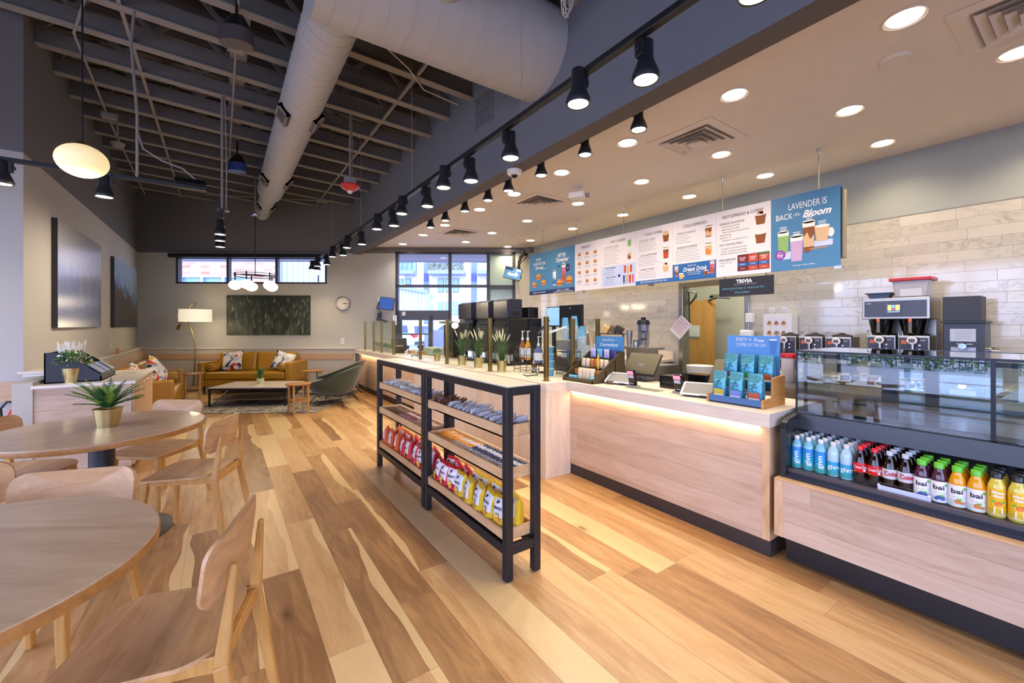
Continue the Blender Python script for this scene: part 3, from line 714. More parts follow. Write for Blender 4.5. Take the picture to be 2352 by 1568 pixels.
# window side track over the condiment cabinet, hung on conduit, and its end-on neighbour
tk = root('light_track', (0, 0, 0), 'black lighting track crossing the room near the left wall', 'track')
yA = 4.95
MB().box(-2.6, -.12, yA - .02, yA + .02, 2.70, 2.735).build('rail', BLK, tk, bevel=.003)
MB().tube([(-.62, yA, 2.73), (-.62, yA, 3.3), (-.66, yA, 3.9), (-.64, yA, 4.2)], .011).build('conduit', P_flange, tk)
MB().tube([(-.62, yA, 3.15), (-.58, yA, 3.0), (-.45, yA, 2.92), (-.3, yA, 2.88), (-.2, yA, 2.79)], .008).build('cable', P_flange, tk)
MB().box(-.36, -.12, yA - .04, yA + .04, 2.735, 2.79).build('feed_box', BLKG, tk, bevel=.01)
pA = PY(240, 447, yA); dup(first[0], (pA.x, yA, 2.52), label='single black spotlight on the cross track beside the pendant globe', group='spotlights on the left tracks')
pB = PY(5, 420, yA); dup(first[0], (pB.x, yA, 2.52), label='black spotlight cut by the left picture edge on the cross track', group='spotlights on the left tracks')
t2 = root('light_track', (0, 0, 0), 'black track seen end on, hung on conduit in front of the far wall', 'track')
MB().box(-.02, .02, 5.9, 7.6, 2.735, 2.77).build('rail', BLK, t2, bevel=.003)
MB().tube([(0, 6.0, 2.77), (0, 6.0, 4.12)], .013).tube([(.04, 6.0, 2.77), (.045, 6.0, 3.3), (.03, 6.0, 4.0), (.02, 6.0, 4.15)], .008).build('conduit', P_flange, t2)
MB().box(-.05, .07, 5.95, 6.05, 2.77, 2.79).build('canopy', ALU, t2)
for i, y in enumerate((6.25, 6.72, 7.25)):
    dup(first[0], (-.02, y, 2.53), label='%s black spotlight down the stack of three in front of the dark far wall' % ('top', 'middle', 'bottom')[i] if False else 'black spotlight %s in the stack of three before the far wall' % ('highest', 'middle', 'lowest')[i], group='spotlights on the left tracks')
# the lamps on the left tracks are turned towards the pictures
for o in [o for o in COL.objects if o.get('group') == 'spotlights on the left tracks']:
    for ch in o.children:
        if ch.type == 'LIGHT': ch.data = ch.data.copy(); ch.data.energy = LT['track'] * 2.4; ch.data.color = (1, .84, .66); ch.rotation_euler = (0, math.radians(48), 0)
# ceiling conduits and boxes
for pts, lab in (([(-.98, 3.2, 4.24), (-.95, 5.0, 4.25), (-1.15, 5.6, 4.18), (-1.25, 8.0, 4.16), (-1.32, 11.5, 4.15)], 'thin grey conduit running along the left edge of the joists'),
                 ([(.12, 3.6, 4.18), (.1, 8.3, 4.16)], 'straight grey conduit under the joists above the stacked spotlights'),
                 ([(-.3, 10.9, 4.17), (1.8, 9.6, 4.07)], 'horizontal grey conduit at the far end of the joists')):
    o = MB().tube(pts, .012).build('conduit', P_flange, smooth=50); tag(o, lab, 'conduit')
for x, y, z, lab in ((.12, 3.7, 4.16, 'nearest square grey junction box under the joists'), (.11, 4.95, 4.16, 'middle grey junction box on the straight conduit'), (.10, 8.3, 4.14, 'far grey junction box on the straight conduit'), (-1.2, 7.4, 4.12, 'grey junction box on the left conduit')):
    o = MB().box(x - .07, x + .07, y - .05, y + .05, z - .03, z + .03).build('junction_box', P_flange, bevel=.004); tag(o, lab, 'junction box')
g = MB(); g.tube([(.98, 3.7, 4.05), (1.1, 3.9, 4.12), (1.6, 4.2, 4.1), (1.9, 4.5, 4.11), (2.38, 4.6, 4.13)], .007)
tag(g.build('cable', OFF, smooth=50), 'loose white cable draped under the joists behind the crossing duct', 'cable')
g = MB(); g.tube([(-.1, 3.2, 4.28), (.2, 3.35, 4.22), (.42, 3.6, 4.12)], .007); tag(g.build('cable', OFF, smooth=50), 'loose white cable near the black ceiling speaker', 'cable')
cb = MB()
for k in range(5): cb.tube([(2.2 + .05 * math.cos(t * PI / 6) * (1 - .08 * k), 2.42 + .03 * math.cos(t * PI / 6 + k), 3.92 + .11 * math.sin(t * PI / 6) + .01 * k) for t in range(12)], .004, 5, close=True)
cb.tube([(2.2, 2.42, 4.0), (2.2, 2.43, 4.15)], .01)
tag(cb.build('cable_coil', OFF, smooth=50), 'coiled bundle of white cable hanging near the blue soffit wall', 'cable')
# black ceiling speakers
def speaker(c, s, lab, mat2):
    rt = root('ceiling_speaker', c, lab, 'speaker', 'ceiling speakers'); T = TR(rz=-AZ * .6, s=s)
    def dshape(k): return [(.125 * k * math.cos(a), -.02 + .075 * k * math.sin(a)) for a in [PI + q * PI / 12 for q in range(13)]] + [(.11 * k, .06 * k), (-.11 * k, .06 * k)]
    lo, mi, hi = dshape(1), dshape(.98), [(x, y + .03) for x, y in dshape(.42)]; n = len(lo)
    g = MB(); g.T = T; g.prism(lo, -.13, -.005); g.build('grille', mat2, rt, smooth=40)
    g = MB(); g.T = T; vs = [(x, y, -.005) for x, y in mi] + [(x, y, .13) for x, y in hi]
    g.add(vs, [(i, (i + 1) % n, n + (i + 1) % n, n + i) for i in range(n)] + [tuple(range(n - 1, -1, -1)), tuple(range(n, 2 * n))]); g.build('cabinet', BLK, rt, smooth=40)
    MB().tube([(0, .03, .12), (0, .03, .35)], .012).build('bracket', BLK, rt)
p = PZ(544, 70, 3.93); speaker(p, 1.0, 'black wall type speaker hanging under the joists, upper left of the duct', M('#4A4244', .5, name='speaker_cloth_warm'))
p = PZ(545, 375, 3.93); speaker(p, 1.0, 'black speaker with bluish face under the joists near the far wall', M('#2B3F7C', .4, name='speaker_cloth_blue'))
# red fire strobe on a conduit, exit device, smoke detector
d_ = ray(804, 430); t_ = 5.4; p = d_ * t_ + Vector((0, 0, H))
st = root('fire_strobe', p, 'red round fire alarm strobe hung from the joists on a conduit', 'alarm')
MB().lathe([(.05, -.05), (.095, -.02), (.12, .01), (.115, .03), (.08, .035)], n=28).build('body', REDT, st, smooth=50)
MB().ball((0, 0, -.05), .036, 16, 8).build('strobe', M('#D8D5D0', .1, name='strobe_clear'), st, smooth=60)
MB().box(-.07, .07, -.04, .04, .035, .12).build('back_box', GRY, st, bevel=.004)
MB().tube([(0, 0, .12), (0, 0, 4.16 - p.z)], .012).tube([(.03, .02, .12), (.035, .02, .5), (.01, 0, 1.2), (.015, 0, 4.16 - p.z)], .007).build('conduit', P_flange, st)
p = ray(740, 462) * 9.2 + Vector((0, 0, H)); o = MB().box(-.1, .1, -.03, .03, -.03, .03).build('emergency_light', GRY, bevel=.01); o.location = p; tag(o, 'small grey device with green indicator high on the far wall', 'emergency light')
MB().ball((0, -.03, 0), .008, 8, 6).build('indicator', emis('green_led', (.2, 1, .3), 2), o)
MB().tube([(0, 0, .03), (0, .1, .25), (-.2, .3, .6)], .006).build('conduit', P_flange, o)
p = ray(270, 332) * 5.6 + Vector((0, 0, H)); o = MB().lathe([(.05, -.03), (.075, 0), (.075, .02)], n=24).build('smoke_detector', P_flange, smooth=40); o.location = p; tag(o, 'beige round smoke detector under the joists near the left wall', 'detector')
MB().tube([(0, 0, .02), (0, 0, 4.25 - p.z)], .01).build('stem', P_flange, o)

# opal pendant globe over the rear dining table
def globe(mb, r): mb.lathe([(max(.0005, r * math.sin(PI * k / 14)), -r * .80 * math.cos(PI * k / 14)) for k in range(15)], n=32)
PGX, PGY, PGZ = -.755, 3.87, 2.50
pg = root('pendant_lamp', (PGX, PGY, PGZ), 'flattened opal glass pendant globe above the rear round table', 'pendant lamp')
g = MB(); globe(g, .132); g.build('globe', E_globed, pg, smooth=60)
MB().cyl((0, 0, .10), (0, 0, .125), .035, .03).build('fitter', BRASS, pg, smooth=40)
MB().tube([(0, 0, .12), (0, 0, 4.28 - PGZ)], .005).build('cord', BLK, pg)
point(pg, (0, 0, -.16), LT['globe'] * .5, WARM)
pl = root('passage_fill_light', (7.4, 3.9, 2.69), 'added round fill light brightening the passage behind the doorway', 'light'); MB().lathe([(.12, -.03), (.14, 0)], n=24).build('lens', E_cool, pl); point(pl, (0, 0, -.15), 28, (1, .93, .8))  # unseen lamp added to brighten the passage
# chandelier of five globes on a ring, above the coffee table
cx, cy = .50, 9.0
ch = root('chandelier', (cx, cy, 2.15), 'black ring chandelier with five small opal globes above the coffee table', 'chandelier')
g = MB(); g.tube([(.33 * math.cos(k * PI / 16), .33 * math.sin(k * PI / 16), .17) for k in range(32)], .008, 8, close=True)
g.tube([(.33 * math.cos(k * PI / 16), .33 * math.sin(k * PI / 16), .21) for k in range(32)], .006, 8, close=True); g.build('ring', BLK, ch, smooth=60)
MB().tube([(0, 0, .17), (0, 0, 1.28)], .007).tube([(-.33, 0, .19), (.33, 0, .19)], .006).build('stem', BLK, ch)
MB().lathe([(.07, 1.28), (.075, 1.30), (.05, 1.32)], n=24).build('canopy', CHROME, ch, smooth=40); MB().tube([(0, 0, 1.3), (0, 0, 2.0)], .012).build('conduit', P_flange, ch)
for k in range(5):
    a = k * 2 * PI / 5 + .45; x, y = .31 * math.cos(a), .31 * math.sin(a)
    g = MB(); g.T = TR((x, y, 0)); globe(g, .105); o = g.build('globe', E_globe, ch, smooth=60)
    MB().cyl((x, y, .08), (x, y, .23), .012).build('socket', BLK, ch)
    point(ch, (x, y, -.13), LT['globe'] * .35, WARM, .05)
# ------------------------------------------------------------------ service counter
CT = .885
fc = root('service_counter', (0, 0, 0), 'long far run of pale service counter with oak panels and a dark toe kick', 'counter', 'service counter sections')
MB().prism([(2.53, 6.2), (3.15, 6.2), (3.15, yfar(3.15) - .02), (2.53, yfar(2.53) - .02)], .11, .80).build('front_panel', W_panel_y, fc)
MB().prism([(2.545, 6.2), (3.1, 6.2), (3.1, yfar(3.1) - .02), (2.545, yfar(2.545) - .02)], 0, .11).build('toe_kick', FRM, fc)
m_ = MB().box(2.45, 3.15, 2.985, 6.2, 0, .80); m_.build('boxed_panel', W_lamz, fc, bevel=.002)
MB().box(3.15, 3.35, 3.05, 9.1, 0, .79).build('back_panel', W_panel_y, fc)
lc = root('service_counter', (0, 0, 0), 'near low section of pale service counter with lit oak front beside the drinks cooler', 'counter', 'service counter sections')
MB().box(2.75, 3.35, 1.245, 2.985, .10, .80).build('front_panel', W_panel_y, lc)
MB().box(2.747, 3.35, 1.20, 1.245, .10, .80).build('end_stile', W_stile, lc, bevel=.002)
MB().box(2.757, 3.35, 1.2, 2.985, 0, .10).build('toe_kick', M('#34302F', .35, name='toe_kick_dark'), lc)
wt = MB(); wt.prism([(2.71, 1.185), (3.42, 1.185), (3.42, yfar(3.42) - .02), (2.45, yfar(2.45) - .02), (2.45, 2.985), (2.71, 2.985)], .80, CT)
tag(wt.build('worktop', W_lam, bevel=.003), 'whitewashed stone look worktop running the whole length of the service counter', 'worktop')
def strip(parent, x, y0, y1, z, p):
    MB().box(x - .008, x + .008, y0, y1, z, z + .006).build('led_strip', emis('led_strip', (1, .72, .42), 1.5), parent)
    l = bpy.data.lights.new('led_strip_light', 'AREA'); l.shape = 'RECTANGLE'; l.size = .02; l.size_y = y1 - y0; l.energy = p * (y1 - y0); l.color = (1, .62, .32)
    o = bpy.data.objects.new('led_strip_light', l); COL.objects.link(o); o.location = (x, (y0 + y1) / 2, z - .004); o.rotation_euler = (0, math.radians(-12), 0); o.parent = parent
strip(lc, 2.732, 1.25, 2.95, .788, LT['led']); strip(fc, 2.49, 6.25, 9.5, .788, LT['led'])

# glass partition on brass posts
gp = root('glass_screen', (0, 0, 0), 'clear glass screen on brass posts along the service counter', 'screen')
GX = 2.575; ys_ = [9.35, 8.72, 8.2, 7.5, 6.25, 5.3, 4.16, 3.13]
for y in ys_:
    m_ = MB(); m_.box(GX - .019, GX + .019, y - .019, y + .019, CT, 1.505); m_.box(GX - .03, GX + .03, y - .03, y + .03, CT, CT + .006); m_.build('post', BRASS, gp, bevel=.002)
for x, y in ((3.3, 3.15), (2.93, 3.14)):
    MB().box(x - .018, x + .018, y - .018, y + .018, CT, 1.49).build('post', BRASS, gp, bevel=.002)
for y0, y1 in zip(ys_, ys_[1:]): MB().box(GX - .004, GX + .004, y1 + .02, y0 - .02, CT + .02, 1.50).build('glass_panel', GLASS, gp)
MB().box(GX + .02, 2.91, 3.126, 3.134, CT + .02, 1.49).box(2.95, 3.28, 3.126, 3.134, CT + .02, 1.49).build('glass_return', GLASS, gp)

# ------------------------------------------------------------------ drinks cooler with pastry case on top
CY0, CY1 = 1.15, -.62
dk = root('display_cooler', (0, 0, 0), 'open front drinks cooler under a glass pastry case at the right picture edge', 'cooler')
MB().box(2.72, 2.765, CY1, CY0 + .01, .17, .500).build('front_panel', W_panel_y, dk)
MB().box(2.715, 2.79, CY1, CY0 + .012, .500, .512).build('panel_cap', W_tray, dk, bevel=.002)
MB().box(2.717, 2.765, CY0 - .035, CY0 + .012, .17, .500).build('end_stile', W_stile, dk)
MB().box(2.80, 3.70, CY1, CY0 - .02, .02, .48).build('base_cabinet', BLK, dk)
MB().box(2.767, 2.80, CY1, CY0 - .01, .42, .53).box(2.79, 2.82, CY1, CY0 - .01, .52, .542).build('air_grille', M('#2A2D38', .25, .3, name='cooler_trim'), dk, bevel=.006)
MB().box(2.80, 3.52, CY1, CY0 - .03, .54, .562).build('deck', M('#4A4140', .35, name='cooler_deck'), dk)
MB().box(3.48, 3.52, CY1, CY0 - .03, .562, .9).build('back_wall', M('#3A3534', .5, name='cooler_back'), dk)
# shaped end panel
P = [(2.765, .42), (2.765, .80), (2.78, .835), (2.82, .855), (2.95, .87), (3.72, .87), (3.72, .0), (2.86, .0)]
m_ = MB(); vs = [(x, y, z) for y in (CY0 - .03, CY0) for x, z in P]; n = len(P)
m_.add(vs, [(k, (k + 1) % n, n + (k + 1) % n, n + k) for k in range(n)] + [tuple(range(n - 1, -1, -1)), tuple(range(n, 2 * n))]); m_.build('end_panel', M('#1E1D20', .3, name='cooler_end_black'), dk)
m_ = MB(); P = [(2.955, .775), (2.965, .872), (3.6, .872), (3.6, .83), (3.1, .80)]; vs = [(x, y, z) for y in (CY1, CY0) for x, z in P]; n = len(P)
m_.add(vs, [(k, (k + 1) % n, n + (k + 1) % n, n + k) for k in range(n)] + [tuple(range(n - 1, -1, -1)), tuple(range(n, 2 * n))]); m_.build('header', M('#1A1C22', .28, name='cooler_header'), dk, bevel=.003)
MB().box(2.835, 2.839, CY1, CY0 - .035, .562, .60).build('shelf_lip', GLASS, dk)
MB().box(2.8, 3.0, CY0 - .034, CY0 - .031, .56, .84).build('side_glass', GLASS, dk)
m_ = MB(); m_.T = TR((2.83, PX(2075, 1155, 2.83).y, .572), ry=-.3); m_.box(-.004, .0, -.09, .09, -.016, .016); m_.box(-.006, .004, -.1, -.09, -.02, .02).box(-.006, .004, .09, .1, -.02, .02)
m_.build('price_holder', M('#D9DDE6', .15, name='clear_price_rail'), dk)
# pastry case
GX0, GX1, GZ0, GZ1 = 2.99, 3.66, .875, 1.255
pc = root('pastry_case', (0, 0, 0), 'empty glass pastry case with black rails on top of the drinks cooler', 'display case')
MB().box(GX0, GX0 + .008, .33, CY0, GZ0, GZ1).build('front_glass', GLASSC, pc); MB().box(GX0, GX0 + .008, CY1, .32, GZ0, GZ1).build('front_glass', GLASSC, pc)
MB().box(GX0, GX1, CY0 - .008, CY0, GZ0, GZ1).build('side_glass', GLASSC, pc)
MB().box(GX0, GX1, CY1, CY0, GZ1, GZ1 + .008).build('top_glass', GLASSC, pc)
MB().box(GX0 + .07, GX1 - .05, .34, CY0 - .06, 1.06, 1.068).build('glass_shelf', GLASSC, pc); MB().box(GX0 + .07, GX1 - .05, CY1, .31, 1.06, 1.068).build('glass_shelf', GLASSC, pc)
m_ = MB()
for x in (GX0 + .002, ): m_.box(x - .004, x + .004, CY0 - .006, CY0 + .003, GZ0, GZ1)
m_.box(GX0 - .004, GX0 + .012, .318, .334, GZ0, GZ1).box(GX0 + .02, GX0 + .035, CY0 - .05, CY0 - .035, GZ0, GZ1)
m_.box(GX0 - .003, GX0 + .006, CY1, CY0, GZ1 - .004, GZ1 + .008).box(GX0 + .02, GX0 + .05, CY1, CY0, GZ1 - .035, GZ1 - .012)
m_.box(GX1 - .02, GX1, CY1, CY0, GZ1 - .02, GZ1 + .01)
m_.build('frame', M('#202228', .25, .5, name='case_frame'), pc)
MB().box(GX0 + .03, GX1, CY1, CY0 - .01, GZ0, GZ0 + .02).build('deck', BLKG, pc)
MB().box(GX1 - .012, GX1, CY1, CY0 - .3, GZ0, GZ1).build('rear_doors', GLASSC, pc); MB().box(GX1 - .02, GX1 + .01, .62, .68, GZ0, GZ1).box(GX1 - .03, GX1 + .01, CY0 - .34, CY0 - .26, GZ0, GZ1).build('rear_frame', FRM, pc)

# ------------------------------------------------------------------ bottles
def bottle_proto(kind):
    """0 tall label water, 1 short label water, 2 red cola, 3 silver diet, 4 berry, 5 orange, 6 lemonade"""
    t = {0: 'water bottle', 1: 'water bottle', 2: 'cola bottle', 3: 'diet cola bottle', 4: 'blueberry drink bottle', 5: 'orange drink bottle', 6: 'lemonade bottle'}[kind]
    rt = root('drink_bottle', (0, 0, -50), t, 'bottle')
    r = .0315
    if kind in (0, 1):
        h = .192; prof = [(.026, 0), (r, .006), (r, .125), (.028, .14), (.018, .162), (.013, .168), (.013, .176)]; liq = M('#7FB6C8' if kind == 0 else '#A9C9D6', .1, name='water_tint%d' % kind, var=.02)
        lab0, lab1 = (.006, .128) if kind == 0 else (.012, .085); lm = NT('water_label%d' % kind); z = lm.sep(lm.obj())[2]
        lm.set(Base_Color=lm.ramp(lm.math('DIVIDE', z, .13), [(.0, hexc('#2FA79A')), (.45, hexc('#2E9FC0')), (.9, hexc('#2B86CE'))]), Roughness=.3); lm = lm.m; cap = M('#D8D2D0' if kind == 0 else '#CFCAC8', .4, name='cap_white')
    elif kind in (2, 3):
        h = .2; prof = [(.018, 0), (.03, .008), (.0325, .03), (.031, .055), (.0335, .08), (.0335, .105), (.030, .125), (.021, .155), (.0135, .172), (.0135, .183)]
        liq = M('#1C0D08', .06, name='cola_liquid', var=.02); lab0, lab1 = .062, .112; lm = M('#C81420' if kind == 2 else '#C9C6CC', .3, name='cola_label%d' % kind); cap = M('#D31A22', .35, name='cap_red') if kind == 2 else M('#B9BAC4', .35, name='cap_silver')
    elif kind in (4, 5):
        h = .19; prof = [(.028, 0), (.0335, .006), (.0335, .108), (.031, .125), (.024, .145), (.019, .158), (.019, .168)]; liq = M('#4A2130' if kind == 4 else '#E29A12', .08, name='juice%d' % kind, var=.02)
        lab0, lab1 = .006, .106; lm = M('#E7E4E6', .35, name='label_white'); cap = M('#63C02C', .35, name='cap_green')
    else:
        h = .198; prof = [(.028, 0), (.0325, .008), (.0315, .05), (.0325, .12), (.030, .14), (.023, .157), (.02, .165), (.02, .175)]; liq = M('#D9C24A', .12, name='lemonade', var=.02)
        lab0, lab1 = .008, .128; lm = M('#E9B81E', .3, name='label_yellow'); cap = M('#1B1A1C', .35, name='cap_black')
    prof = [(r_ * .92, z_) for r_, z_ in prof]
    def rad(z):
        for (r0, z0), (r1, z1) in zip(prof, prof[1:]):
            if z0 <= z <= z1: return r0 + (r1 - r0) * (z - z0) / max(1e-6, z1 - z0)
        return prof[-1][0]
    MB().lathe(prof, n=24).build('bottle_body', liq, rt, smooth=60)
    c0 = prof[-1][1]; cr_ = prof[-1][0] + .0015
    MB().lathe([(cr_, c0 - .004), (cr_, h - .002), (cr_ - .002, h)], n=20).build('cap', cap, rt, smooth=50)
    N = 7; zs = [lab0 + (lab1 - lab0) * k / N for k in range(N + 1)]
    MB().lathe([(rad(z) + .0007, z) for z in zs], n=28, closed=False).build('label_wrap', lm, rt, smooth=60)
    # print on the label, facing -X / -Y (the shop side)
    R0 = rad((lab0 + lab1) / 2) + .0016; mats = [M('#F4F2F2', .4, name='print_white'), M('#17171B', .4, name='print_black'), M('#C0142A', .4, name='print_red'), M('#3C4E9E', .4, name='print_berry'), M('#E07A1A', .4, name='print_orange'), M('#5CB53A', .4, name='print_green'), M('#F2D24A', .4, name='print_lemon'), lm]
    A0 = math.atan2(-.28, -.96)
    def wrap(d):
        for i, v in enumerate(d.mb.v):
            u, w, k = v; a = A0 + u / R0; d.mb.v[i] = (math.cos(a) * (R0 + k), math.sin(a) * (R0 + k), w)
    class WD(Decal):
        def P(s, a, b, k=None): return Vector((a, b, .0004 * (s.lay if k is None else k)))
    d = WD((0, 0, 0), (1, 0, 0), (0, 1, 0))
    if kind == 0: d.text('givn', 0, .066, .026, 0, w=.075, bold=.01, rot=PI / 2)
    elif kind == 1: d.text('givn', 0, .053, .026, 0, w=.058, bold=.012)
    elif kind == 2: d.text('Coca-Cola', 0, .091, .016, 0, w=.058, shear=.4, bold=.015); d.rect(-.03, .062, .03, .066, 6); d.rect(.012, .07, .024, .08, 0)
    elif kind == 3: d.text('Coke', .003, .09, .022, 2, w=.054, bold=.03); d.text('DIET', -.02, .103, .005, 2); d.rect(-.03, .066, .03, .069, 5)
    elif kind in (4, 5):
        d.text('bai', -.006, .078, .022, 1, w=.04, bold=.02); d.ell(.022, .091, .007, .006, 5)
        d.rect(-.025, .058, .02, .059, 1)
        for k in range(4): d.rect(-.02 + k * .013, .05, -.012 + k * .013, .0525, 5)
        if kind == 4: d.ell(-.006, .03, .0095, .009, 3); d.ell(.008, .027, .01, .0095, 3, 2); d.ell(-.014, .024, .008, .0075, 3, 2); d.ell(.006, .04, .01, .004, 5, 3)
        else: d.ell(-.003, .03, .012, .0105, 4); d.ell(.014, .025, .010, .006, 4, 2); d.ell(.004, .042, .009, .004, 5, 3)
    else:
        d.rect(-.027, .088, .027, .122, 1); d.text('Minute', 0, .1125, .012, 0, w=.038, bold=.03, lay=4); d.text('Maid', 0, .0965, .012, 0, w=.030, bold=.03, lay=4)
        d.ell(0, .062, .017, .015, 6, 2); d.ell(0, .062, .013, .0115, 4, 3); d.ell(-.016, .072, .007, .004, 5, 3); d.ell(.015, .072, .007, .004, 5, 3)
        d.rect(-.014, .02, .014, .045, 0, 2); d.text('LEMONADE', 0, .016, .007, 0, w=.046, lay=4)
    wrap(d); d.build('print', mats, rt)
    return rt
BPX = [(1809, 0), (1843, 0), (1866, 0), (1897, 1), (1927, 1), (1961, 2), (1996.5, 2), (2033, 3), (2073, 3), (2112, 4), (2153.5, 4), (2196, 5), (2242, 5), (2288.5, 6), (2335, 6)]
BN = {0: ('blue water bottle with upright lettering', 7), 1: ('clear water bottle with blue green label', 7), 2: ('dark cola bottle with red cap and label', 6), 3: ('dark diet cola bottle with silver label', 5), 4: ('purple drink bottle with green cap and blueberry label', 3), 5: ('orange drink bottle with green cap and orange label', 3), 6: ('yellow lemonade bottle with black cap', 3)}
bp = {}; cnt = {}
cols = []
for px_, kd in BPX: cols.append((PX(px_, 1060, 2.875).y, kd))
cols = [(1.098 - .0612 * i, kd) for i, (px_, kd) in enumerate(BPX)]
for k in range(4): cols.append((cols[-1][0] - .0612, 6))
last = None
for ci, (y, kd) in enumerate(cols):
    last = y; cnt[kd] = cnt.get(kd, 0) + 1; nm, rows = BN[kd]; c = cnt[kd]
    if ci >= 15: rows = 2
    for r_ in range(rows):
        x = 2.868 + r_ * .065; kk = kd
        lab = '%s, %s row back, %s column from left' % (nm, ORD[r_], ORD[c - 1]) if r_ else '%s, front row, %s from left' % (nm, ORD[c - 1])
        if kd not in bp: o = bottle_proto(kd); o.location = (x, y, .562); o['label'] = lab; o['group'] = 'bottles in the drinks cooler'; bp[kd] = o
        else: o = dup(bp[kd], (x, y, .562), label=lab)
        if r_: o.rotation_euler = (0, 0, R.uniform(-.8, .8))
# ------------------------------------------------------------------ round dining tables and plywood chairs
def dining_table(x, y, lab, rz=0):
    rt = root('dining_table', (x, y, 0), lab, 'table', 'round dining tables')
    m_ = MB(); m_.lathe([(.545, .70), (.553, .704), (.556, .71), (.556, .736), (.553, .74)], n=96); m_.build('tabletop', W_table, rt, smooth=40)
    MB().lathe([(.5565, .703), (.5575, .706), (.5575, .733), (.5565, .736)], n=96, closed=False).build('edge_band', W_edge, rt, smooth=40)
    MB().lathe([(.066, .02), (.066, .69)], n=32).build('column', M('#23252C', .45, name='pedestal_black'), rt, smooth=40)
    MB().lathe([(.37, 0), (.372, .008), (.34, .02), (.12, .032), (.07, .045)], n=64).build('base_plate', M('#2C2C33', .42, name='pedestal_base'), rt, smooth=40)
    MB().lathe([(.16, .685), (.16, .70)], n=32).build('top_plate', BLK, rt); rt.rotation_euler = (0, 0, rz); return rt
T1 = (-.66, 3.86); T2 = (-.733, 1.86)
dining_table(*T1, 'round oak topped table with the fern, farther of the two dining tables', .6)
dining_table(*T2, 'nearest round oak topped table, cut by the left picture edge', -.55)
def make_chair(lab):
    rt = root('dining_chair', (0, 0, 0), lab, 'chair', 'plywood dining chairs')    # faces +Y, seat 0.45
    so = []
    def sw(y): return .205 - .02 * ((.21 - y) / .42)
    # seat outline: wider and squarer in front
    pts = rrect(.44, .42, .09, 7)
    pts = [(x * (1 - .10 * max(0, -y) / .21), y) for x, y in pts]
    def sf(x, y): return Vector((x, y, .455 - .012 * math.cos(min(1, abs(x) / .22) * PI / 2) * (1 if y < .12 else .5) - (.012 * max(0, y - .1) / .1) + .010 * max(0, -y - .12) / .09))
    MB().shell(pts, sf, .012, 6).build('seat', W_chair, rt, smooth=50)
    pts = rrect(.435, .20, .055, 6)
    def bf(x, v): return Vector((x, -.235 - .05 * v / .1 * .25 + .055 * (x / .22) ** 2 - .0, .69 + v))
    m_ = MB(); m_.shell([(x * (1 - .05 * (-v) / .1 * 0), v) for x, v in pts], lambda x, v: bf(x, v), -.013, 6); m_.build('backrest', W_chair, rt, smooth=50)
    for s in (-1, 1):
        g = MB(); a = Vector((s * .215, -.255, 0)); b = Vector((s * .165, -.205, .44)); c = Vector((s * .150, -.252, .70))
        g.taper(Vector((s * .205, -.29, 0)), Vector((s * .178, -.225, .42)), .026, .032, .030, .042, (0, 1, 0)); g.taper(Vector((s * .178, -.225, .415)), Vector((s * .150, -.250, .70)), .030, .042, .022, .018, (0, 1, 0)); g.build('leg', W_leg, rt, bevel=.006)
        g = MB(); g.taper(Vector((s * .20, .20, 0)), Vector((s * .168, .165, .44)), .026, .026, .034, .034, (0, 1, 0)); g.build('leg', W_leg, rt, bevel=.006)
        g = MB(); g.taper(Vector((s * .172, -.22, .425)), Vector((s * .168, .165, .418)), .022, .05, .022, .036); g.build('side_rail', W_leg, rt, bevel=.004)
    MB().taper((-.168, .165, .42), (.168, .165, .42), .022, .035, .022, .035).build('front_rail', W_leg, rt, bevel=.004)
    MB().taper((-.178, -.22, .42), (.178, -.22, .42), .024, .045, .024, .045).build('rear_rail', W_leg, rt, bevel=.004)
    return rt
ch0 = make_chair('nearest plywood chair, its seat filling the bottom left foreground')
def place_chair(o, bx, by, face, dback=.25):     # bx,by: centre of the backrest; face: heading in degrees
    a = math.radians(face); o.location = (bx + dback * math.cos(a), by + dback * math.sin(a), 0); o.rotation_euler = (0, 0, a - PI / 2)
place_chair(ch0, .075, 1.665, 163)
c = dup(ch0, label='plywood chair seen from behind beside the right of the farther table'); place_chair(c, .055, 3.47, 156)
c = dup(ch0, label='plywood chair with blank pale backrest on the far side of the farther table'); place_chair(c, -.275, 4.55, -128)
c = dup(ch0, label='plywood chair with wide streaked backrest between the two round tables'); place_chair(c, -.51, 2.62, -108)
c = dup(ch0, label='plywood chair at the left picture edge, its rounded backrest corner showing before the farther table'); place_chair(c, -1.03, 3.0, 66)
c = dup(ch0, label='plywood chair in front of the fire extinguisher, seat tip under the farther table'); place_chair(c, -1.33, 4.3, -27)

